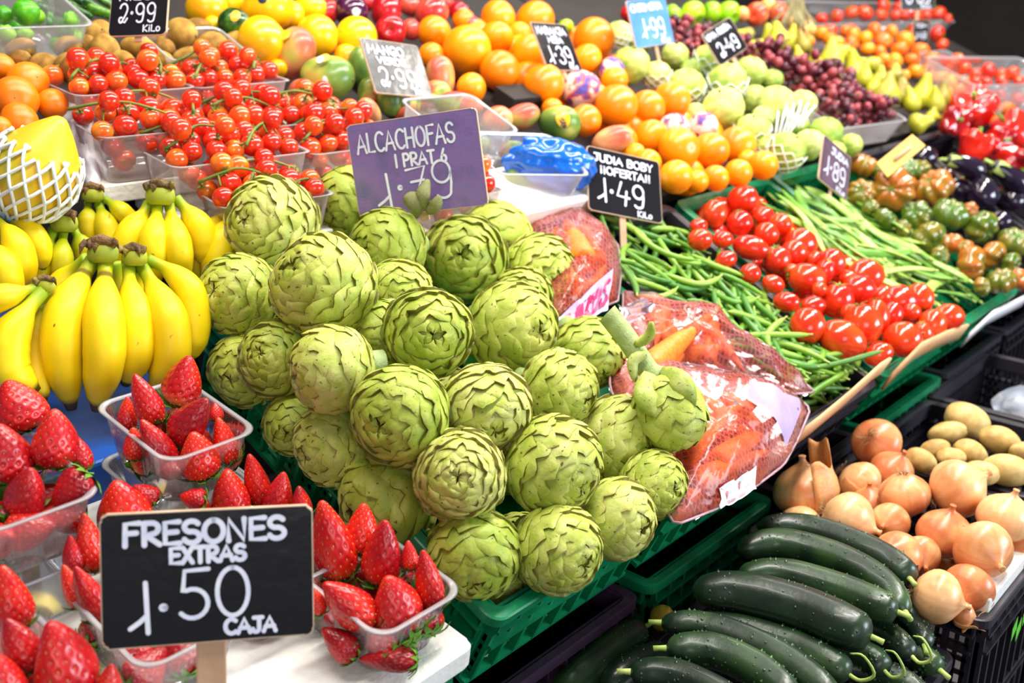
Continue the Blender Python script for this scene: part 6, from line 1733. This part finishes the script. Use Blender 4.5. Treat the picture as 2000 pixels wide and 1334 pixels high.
MLAB = ['pinkish mango with an oval yellow sticker, highest in the mango heap', 'large green mango with stickers in front of the golden fruit', 'reddish mango behind the left edge of the mango sign', 'orange tinted mango below the left edge of the mango sign', 'dark green mango under the mango sign', 'red and green mango right of the mango sign', 'bright green mango below the right corner of the mango sign', 'red mango behind the cherry tomatoes, leftmost of the low ones', 'red mango with its stem scar facing out', 'yellowish mango right above the purple sign', 'pale green mango behind the cherry tomato box', 'yellow pink mango above the right part of the purple sign', 'red mango right of the purple sign', 'green mango between the mango sign and the purple sign', 'light green mango left of the one with the orange sticker', 'pink mango with an orange and black sticker above the blue bag', 'shiny red mango right above the bean sign', 'orange mango inside the tub behind the blue bag', 'mango at the left inside the blue bag tub', 'mango inside the tub right beside the purple sign', 'mango behind the blue plastic bag']
def mg_kind(k): return 3 + k % 2 if k in (7, 8, 11, 12, 16) else k % 3
ms = put_list(MGS, MG, mg_kind, BACK, lambda k, a: px_dir(-.15, -.3, .9) if k == 8 else elong_axis(k, a), MLAB, 'mango', 'mangos', shape=elong(1.06), extra=.005, keep=.82)
for k, x, y, r, m, tl in ((0, 562, 78, 16, STICK_Y, .8), (1, 642, 124, 11, STICK_Y, .8), (1, 634, 128, 9, STICK_W, .8), (1, 644, 170, 10, STICK_W, .5), (15, 1098, 240, 18, STICK_Y, .8), (15, 1098, 248, 12, STICK_D, .5)): sticker_on(ms[k], x, y, r, m, tl)
MG.drop()

# ------------------------------------------------------------------ oranges
OG = Stamp([orange(221), orange(222), orange(223), orange(224, None, 'orange', .92)])
ORS = [(848, 64, 38, 28), (912, 98, 49, 48), (842, 108, 30, 22), (970, 74, 34, 34), (976, 138, 40, 42), (920, 173, 32, 29), (973, 34, 38, 30), (1045, 40, 40, 38), (1035, 102, 34, 38), (1062, 165, 43, 40), (1160, 76, 39, 43), (1146, 116, 28, 33), (1200, 156, 30, 23), (1203, 207, 43, 44), (1264, 212, 31, 40), (1312, 196, 37, 38), (1142, 236, 30, 37), (1078, 212, 22, 20), (1214, 276, 32, 32), (1272, 268, 35, 34), (1326, 290, 44, 39), (1388, 294, 34, 39), (1440, 283, 37, 37), (1266, 318, 28, 26), (1320, 346, 37, 32), (1442, 338, 34, 21), (1398, 348, 34, 19), (1490, 323, 33, 27), (1362, 354, 28, 18), (905, 40, 26, 20), (1015, 66, 24, 24), (1240, 300, 22, 20), (1460, 312, 22, 18), (1100, 110, 24, 28)]
olab = row_labels(ORS, 8, 'glossy orange', 'the orange heap')
put_list(ORS, OG, lambda k: k, BACK, any_axis, olab, 'orange', 'oranges in the big heap', extra=.008, keep=.86); rg = random.Random(31); OP = [(850, 80), (1000, 40), (1080, 60), (1180, 100), (1230, 220), (1320, 220), (1420, 290), (1490, 330), (1330, 350), (1250, 290), (1120, 220), (1000, 160), (900, 150)]; k = 0
while k < 26:
    x, y = rg.uniform(850, 1490), rg.uniform(40, 350)
    if not inside(OP, x, y): continue
    o = OG.put(k, place(surf_pt(x, y, BACK, .004 + rg.uniform(-.008, .006)), px_dir(rg.gauss(0, 1), rg.gauss(0, 1), .3), 0, .036)); k += 1
    tag(o, 'orange of the shaded lower layer showing through the gaps of the heap', 'orange', 'lower layer of oranges')
OG.drop()
WR = Stamp([fruit('wrapped_orange', ball(231 + k, .95, .07), WRAP, 30, 22) for k in range(3)])
put_list([(1133, 176, 41, 37), (1195, 138, 30, 22), (1318, 250, 35, 24), (1374, 247, 34, 22)], WR, lambda k: k, BACK, any_axis, ['orange wrapped in printed tissue below the orange price sign', 'orange in tissue paper behind the wrapped one', 'tissue wrapped orange in the middle of the orange heap', 'tissue wrapped orange touching the cherimoyas'], 'wrapped orange', 'oranges wrapped in tissue', extra=.012); WR.drop()
b = MB(); b.box((0, 0, 0), (.085, .05, .03)); o = b.obj('dark_tray', SHELFM, None, False); w = surf_w(1012, 198, BACK, .02); o.matrix_world = basis(at(1012, 192, w), (1, 0, 0), YB, ZB); bevel(o, .002); tag(o, 'dark tray edge between oranges and green mango', 'tray')
# blue bag crumpled in the tub
def crumple(seed, fx):
    r = np.random.default_rng(seed); K = r.normal(0, 1, (16, 3)) * 4.2; ph = r.uniform(0, 6.3, 16)
    def fn(u, v):
        x, y, z = ball(seed, .8, .12)(u, v)
        P = np.stack([x, y, z], 1); a = np.abs(np.sin(P @ K.T + ph)).sum(1) / 16
        s = .62 + .75 * a; return x * s * fx, y * s, z * s
    return fn
o = MB().surf(crumple(5, 1.35), 60, 40).obj('plastic_bag', BLUEBAG); w = surf_w(1082, 318, BACK, .06)
o.matrix_world = place(at(1082, 322, w), px_dir(.15, -1, .15), 0, (62 * w / F, 45 * w / F, 58 * w / F)); tag(o, 'crumpled blue plastic bag in the clear tub', 'plastic bag')

# ------------------------------------------------------------------ cherimoyas
CHM = Stamp([cherimoya(241), cherimoya(242), cherimoya(243, True), cherimoya(244, True)])
CHS = [(1232, 127, 33, 37), (1208, 68, 22, 28, 0), (1283, 148, 27, 27), (1340, 171, 37, 33), (1318, 110, 27, 25), (1385, 120, 36, 27), (1420, 163, 40, 35), (1465, 142, 29, 31), (1413, 213, 39, 41), (1475, 196, 27, 29), (1358, 222, 24, 16), (1470, 258, 32, 36), (1514, 205, 37, 35), (1566, 207, 26, 32), (1508, 158, 23, 19), (1535, 297, 40, 33), (1580, 283, 30, 28), (1612, 262, 36, 28), (1662, 284, 22, 21), (1490, 230, 22, 22), (1250, 84, 22, 20), (1350, 138, 22, 20), (1556, 246, 24, 22), (1500, 288, 22, 26), (1630, 298, 22, 20)]
NETS = {2, 3, 5, 6, 11, 15, 1, 23}
labs = row_labels(CHS, 6, lambda k: 'foam netted cherimoya' if k in NETS else 'pale knobbly cherimoya', 'the heap')
put_list(CHS, CHM, lambda k: (2 + k % 2) if k in NETS else k % 2, BACK, lambda k, a: px_dir(.3 * rnd.gauss(0, 1), -.9, .6), labs, 'cherimoya', 'cherimoyas', extra=.008, keep=.84); CHM.drop()
for k, (x, y, dx, dy) in enumerate(((1528, 262, 20, -52), (1552, 250, 12, -52))):
    w = surf_w(x, y, BACK, .06); b = MB()
    for j in range(5):
        q = (j - 2) * .011; b.tube(spline([at(x + q * 600, y, w), at(x + q * 900 + dx * .5, y + dy * .5, w - .004), at(x + q * 1300 + dx, y + dy + abs(j - 2) * 4, w + .004)], 8), .0022, 6)
    o = b.obj('foam_net', FOAM); tag(o, ['empty white foam net standing open among the cherimoyas', 'second empty foam net standing beside the first one'][k], 'foam net')

# ------------------------------------------------------------------ grapes, pears, green apples, mandarins, tomatoes
GP = Stamp([grape_bunch(251, 34), grape_bunch(252, 38, .9), grape_bunch(253, 30, 1.1)])
GRS = [(1345, 62, 40, 'red grape bunch behind the blue price sign'), (1392, 84, 40, 'light red grape bunch left of the tilted black sign'), (1440, 108, 34, 'red grape bunch in front of the tilted black sign'), (1330, 92, 30, 'red grape bunch just right of the blue price sign'),
       (1500, 108, 40, 'red grape bunch right of the tilted black sign'), (1540, 132, 44, 'dark red grape bunch at the upper end of the grape row'), (1590, 148, 46, 'dark red grape bunch beside the yellow pears'), (1634, 168, 46, 'purple grape bunch in the middle of the grape row'), (1608, 200, 44, 'purple grape bunch touching the cherimoyas'), (1668, 196, 44, 'purple grape bunch next to the front pears'), (1704, 214, 40, 'dark grape bunch at the front end of the grape row'), (1650, 226, 38, 'dark grape bunch above the whitish tub')]
for k, (x, y, r, lab) in enumerate(GRS):
    w = surf_w(x, y, BACK, .052); s = r * 1.5 * w / F
    o = GP.put(k, place(at(x, y, w), px_dir(rnd.uniform(-1, 1), rnd.uniform(-.6, .2), .2), rnd.uniform(0, 6), s)); tag(o, lab, 'grapes', 'red grape bunches')
GP.drop()
PR = Stamp([pear(261), pear(262), pear(263)])
PRS = [(1505, 72, 20, 24), (1520, 74, 24, 30), (1545, 76, 16, 26), (1568, 84, 14, 24), (1624, 110, 24, 35), (1670, 136, 25, 37), (1592, 120, 16, 22), (1645, 102, 20, 17), (1701, 124, 26, 15), (1733, 178, 26, 35), (1749, 144, 19, 19), (1764, 182, 24, 29), (1803, 182, 24, 35), (1842, 186, 18, 29), (1690, 148, 16, 25), (1708, 168, 14, 22), (1798, 240, 24, 21), (1822, 224, 14, 14), (1720, 150, 16, 20), (1780, 196, 16, 26), (1828, 196, 16, 26), (1560, 110, 14, 20), (1478, 92, 22, 18), (1475, 110, 22, 14), (1455, 68, 18, 16)]
def pear_axis(k, a): return px_dir(rnd.uniform(-.4, .4), -1, rnd.uniform(-.1, .3)) if a[3] >= a[2] else px_dir(rnd.choice([-1, 1]), -.3, .2)
put_list(PRS, PR, lambda k: k, BACK, pear_axis, row_labels(PRS, 5, 'yellow green pear', 'the pear row'), 'pear', 'yellow pears', extra=.006, keep=.8, shape=lambda k, a, s: (min(a[2], a[3]) * s / .82,) * 2 + (max(a[2], a[3]) * s / 1.05,)); PR.drop()
GA = Stamp([apple(271, APPLE_G), apple(272, APPLE_G)])
GAS = [(1315, 26, 16, 20), (1353, 26, 25, 25), (1390, 24, 20, 22), (1423, 26, 24, 24), (1105, 52, 19, 12), (1240, 60, 14, 12)]
put_list(GAS, GA, lambda k: k, BACK, any_axis, ['green apple right of the blue price sign', 'largest green apple behind the red grapes', 'green apple between two larger green ones', 'green apple above the tilted black sign', 'yellow green apple behind the orange price sign', 'green apple half hidden behind the blue price sign'], 'apple', 'green apples', extra=.02); GA.drop()
BA = Stamp([apple(281, APPLE_Y), apple(282, APPLE_Y)])
BAS = [(1450, 28, 14, 16), (1478, 28, 25, 22), (1521, 26, 22, 22), (1500, 12, 18, 14), (1552, 46, 16, 16), (1580, 54, 18, 16), (1568, 62, 14, 14)]
put_list(BAS, BA, lambda k: k, BACK, any_axis, row_labels(BAS, 2, 'blushed yellow apple', 'the heap'), 'apple', 'blushed apples', extra=.02); BA.drop()
MN = Stamp([orange(291, MAND, 'mandarin', .86), orange(292, MAND, 'mandarin', .82)])
MNS = [(1766, 79, 21, 17), (1757, 97, 19, 17), (1797, 101, 20, 18), (1820, 119, 18, 16), (1781, 118, 16, 15), (1749, 118, 17, 15), (1788, 140, 18, 15), (1815, 138, 15, 14), (1849, 139, 17, 15), (1853, 161, 20, 13), (1878, 155, 15, 13), (1725, 80, 20, 17), (1694, 96, 15, 15), (1717, 103, 16, 14), (1690, 75, 16, 14), (1707, 60, 18, 14), (1666, 68, 18, 14), (1664, 84, 16, 14), (1651, 98, 18, 13), (1634, 83, 16, 14), (1604, 66, 16, 14), (1620, 75, 14, 12), (1726, 118, 15, 14), (1744, 130, 14, 13), (1579, 80, 12, 14), (1872, 176, 15, 12), (1898, 170, 13, 12), (1850, 180, 14, 10), (1740, 62, 14, 12), (1765, 148, 14, 13), (1832, 158, 13, 12), (1650, 60, 12, 10)]
put_list(MNS, MN, lambda k: k, BACK, any_axis, row_labels(MNS, 6, 'small bright mandarin', 'the mandarin heap'), 'mandarin', 'mandarins', extra=.008, keep=.84); MN.drop()
def round_tomato(seed):
    root = fruit('round_tomato', ball(seed, .86, .02, .1, .05, 5, .02), TOM, 24, 16); calyx(5, .5, -.04, .06, seed, z=.80, stem=.14, stem_r=.05, up=.08).obj('calyx', STALK, root); return root
RD = Stamp([round_tomato(301), round_tomato(302)])
RDS = [(1663, 24, 15, 13), (1689, 26, 19, 15), (1726, 11, 16, 13), (1722, 29, 14, 12), (1749, 30, 14, 12), (1634, 32, 15, 11), (1605, 36, 15, 9), (1767, 30, 14, 12), (1790, 31, 14, 12), (1809, 29, 14, 12), (1832, 26, 15, 15), (1755, 14, 12, 12), (1850, 36, 12, 10), (1620, 60, 16, 14, .0), (1660, 62, 16, 14, .0), (1780, 64, 16, 16, .0), (1830, 66, 16, 16, .0), (1840, 88, 14, 12, .0)]
put_list(RDS, RD, lambda k: k, BACK, any_axis, row_labels(RDS, 3, 'round red tomato', 'the top right tub'), 'tomato', 'round tomatoes in the top right tub', extra=.0, keep=.84)
RD2 = [(1870, 116, 14, 13), (1842, 119, 12, 11), (1884, 134, 13, 12), (1905, 144, 13, 12), (1930, 138, 18, 14), (1954, 146, 14, 13), (1977, 144, 15, 14), (1906, 161, 14, 12), (1926, 161, 13, 11), (1957, 158, 14, 11), (1990, 158, 12, 10), (1950, 190, 16, 15, -.06), (1985, 195, 16, 15, -.06)]
put_list(RD2, RD, lambda k: k, BACK, any_axis, row_labels(RD2, 3, 'round red tomato', 'the lower tub'), 'tomato', 'round tomatoes by the dark wall', extra=.06, keep=.84); RD.drop()
rg = random.Random(12); b = MB(); c0 = at(1552, 22, 2.8)
for k in range(26):
    a = rg.gauss(0, .35); b.tube(spline([c0 + RT * a * .02 + UPV * .04, c0 + RT * a * .04, c0 + RT * (a * .08) - UPV * rg.uniform(.03, .05) + DV * rg.uniform(-.02, .02)], 8), rg.uniform(.002, .004), 5)
o = b.obj('herb_bunch', skin('dried_stalks', [srgb(190, 176, 130), srgb(140, 130, 90)], rough=.8, scale=40)); tag(o, 'pale dried bunch of stalks at the top right behind the pears', 'dried bunch')

# ------------------------------------------------------------------ price signs
SG_ = {'fresones': [[0.3293, 0.7475, 1.0894], [0.4664, 0.6492, 1.0789], [0.4435, 0.6288, 0.972], [0.3065, 0.7271, 0.9826]], 'alcachofas': [[0.7976, 0.9835, 1.339], [0.8709, 0.8381, 1.3651], [0.8684, 0.8172, 1.2557], [0.7951, 0.9627, 1.2296]], 'judia': [[1.3101, 1.0139, 1.2558], [1.4352, 0.9596, 1.2205], [1.3921, 0.9187, 1.1305], [1.267, 0.973, 1.1657]], 'mango': [[1.0938, 1.3047, 1.4209], [1.2188, 1.307, 1.4026], [1.2078, 1.2605, 1.322], [1.0828, 1.2581, 1.3403]], 'naranja': [[1.479, 1.2818, 1.436], [1.6028, 1.3005, 1.427], [1.6033, 1.2572, 1.3441], [1.4796, 1.2385, 1.3531]], 'chirimoya': [[1.8033, 1.3035, 1.4676], [1.9327, 1.2967, 1.4749], [1.9364, 1.2691, 1.383], [1.807, 1.2759, 1.3757]], 'dosk': [[2.1311, 1.3221, 1.3902], [2.2341, 1.3129, 1.427], [2.2544, 1.2711, 1.3597], [2.1514, 1.2803, 1.3229]], 'kilo': [[0.7321, 1.3865, 1.4917], [0.7739, 1.3122, 1.495], [0.7531, 1.2979, 1.4377], [0.7113, 1.3723, 1.4344]], 'ochenta': [[1.8973, 0.8892, 1.2259], [2.0055, 0.8767, 1.1682], [1.9621, 0.859, 1.0907], [1.854, 0.8714, 1.1483]], 'top': [[3.4181, 1.3935, 1.5126], [3.5217, 1.3257, 1.5154], [3.5153, 1.3122, 1.4249], [3.4117, 1.3799, 1.422]], 'small': [[3.334, 1.3038, 1.3935], [3.3892, 1.2751, 1.3942], [3.3874, 1.2702, 1.325], [3.3322, 1.2988, 1.3244]]}
SG = {k: [CAM + (np.array(p) - CAM) * ({'alcachofas': 1.055, 'fresones': .90, 'dosk': .93}.get(k, 1.0)) for p in v] for k, v in SG_.items()}
sign(SG['fresones'], BOARD, [('FRESONES', .10, .765, .77, .165, .027), ('EXTRAS', .315, .615, .36, .115, .023), ('1', .12, .10, .10, .38, .024), ('.', .25, .16, .06, .25, .026), ('50', .355, .19, .34, .37, .023), ('CAJA', .57, .05, .25, .11, .022)], (.50, .095), label='black chalk sign FRESONES EXTRAS 1.50 CAJA in front of the strawberries', th=.004, stick_w=.022)
sign(SG['alcachofas'], BOARD_PURP, [('ALCACHOFAS', .06, .69, .76, .20, .018), ('I PRAT 6', .34, .50, .40, .13, .018), ('1', .16, .08, .12, .36, .020), ('.', .31, .10, .08, .36, .020), ('7', .40, .18, .17, .30, .018), ('9', .60, .12, .18, .40, .018)], (.5, .012), label='worn purple chalk sign ALCACHOFAS 1.79 above the artichokes', th=.003)
sign(SG['judia'], BOARD, [('JUDIA BOBY', .08, .80, .82, .115, .020), ('iiOFERTA!!', .16, .615, .70, .115, .020), ('1.49', .12, .17, .66, .36, .026), ('KiLo', .66, .03, .2, .09, .014)], (.47, .065), label='black chalk sign JUDIA BOBY OFERTA 1.49 in the round green beans', th=.003, stick_w=.0125)
sign(SG['mango'], BOARD, [('MANGO', .07, .74, .62, .16, .026), ('VERDE', .18, .56, .50, .12, .022), ('2.99', .14, .14, .66, .34, .028), ('KiLo', .70, .04, .2, .09, .016)], (.66, .035), label='glossy black chalk sign MANGO 2.99 among the mangos', th=.003)
sign(SG['naranja'], BOARD, [('NARANJA', .06, .76, .84, .15, .026), ('MESA', .30, .58, .42, .13, .024), ('1.39', .14, .14, .72, .36, .028), ('KiLo', .66, .03, .24, .09, .018)], (.5, .05), label='black chalk sign NARANJA MESA 1.39 in the orange heap', th=.003)
sign(SG['chirimoya'], BOARD_BLUE, [('CHIRIMOYA', .06, .76, .80, .15, .026), ('1.99', .22, .18, .62, .40, .028), ('KiLo', .68, .04, .22, .10, .018)], (.55, .045), label='blue chalk sign CHIRIMOYA 1.99 above the cherimoyas', th=.003, stick_w=.010)
sign(SG['dosk'], BOARD, [('UVA ROJA', .06, .74, .80, .17, .03), ('2.49', .18, .14, .68, .42, .032)], (.5, .03), label='tilted black chalk sign 2.49 standing in the red grapes', th=.003)
sign(SG['kilo'], BOARD, [('KILO', .14, .78, .6, .18, .03), ('2.99', .16, .28, .66, .42, .030), ('KiLo', .60, .07, .3, .14, .022)], (.5, .008), label='black chalk sign 2.99 KILO above the kiwis at the top edge', th=.003)
sign(SG['ochenta'], BOARD_LILAC_SHEEN, [('JUDIA', .30, .74, .6, .14, .026), ('1.89', .12, .22, .76, .40, .030), ('KiLo', .6, .04, .3, .10, .02)], (.5, .06), label='slanted lilac brown chalk sign 1.89 in the flat green beans', th=.003, stick_w=.010)  # this board's lilac is a reflection put into the colour
sign(SG['top'], BOARD, [('0.89', .14, .22, .74, .46, .034), ('KiLo', .60, .05, .28, .12, .02)], (.5, .05), label='black chalk sign 0.89 above the top right tomato tub', th=.003)
sign(SG['small'], BOARD, [('TOM', .14, .70, .7, .16, .04), ('1.49', .14, .2, .7, .3, .04)], None, label='small black chalk sign hanging on the top right tomato tub', th=.003)
# tan paddle seen from behind
cs = [on_plane(x, y, surf_pt(1760, 310, FRONT, .085), -DV + ZF * .6) for x, y in ((1712, 318), (1782, 262), (1808, 284), (1734, 346))]
b = MB(); nrm = np.cross(cs[1] - cs[0], cs[3] - cs[0]); nrm /= np.linalg.norm(nrm); nrm = nrm if nrm @ DV < 0 else -nrm
b.add([tuple(c) for c in cs] + [tuple(c - nrm * .004) for c in cs], [(0, 1, 2, 3), (7, 6, 5, 4), (0, 4, 5, 1), (1, 5, 6, 2), (2, 6, 7, 3), (3, 7, 4, 0)])
o = empty('price_paddle', Matrix.Translation(Vector(cs[0])))
bo = b.obj('board', TAN, o, False); bo.matrix_parent_inverse = Matrix.Translation(Vector(cs[0])).inverted(); bevel(bo, .001)
s = MB(); s.tube([(cs[0] + cs[3]) / 2 * .7 + (cs[1] + cs[2]) / 2 * .3 + nrm * .004, (cs[0] + cs[3]) / 2 * .25 + (cs[1] + cs[2]) / 2 * .75 + nrm * .004], .004, 6)
so = s.obj('stick', WOOD, o); so.matrix_parent_inverse = Matrix.Translation(Vector(cs[0])).inverted()
tag(o, 'tan wooden paddle leaning over the ribbed tomatoes, seen from behind', 'sign')
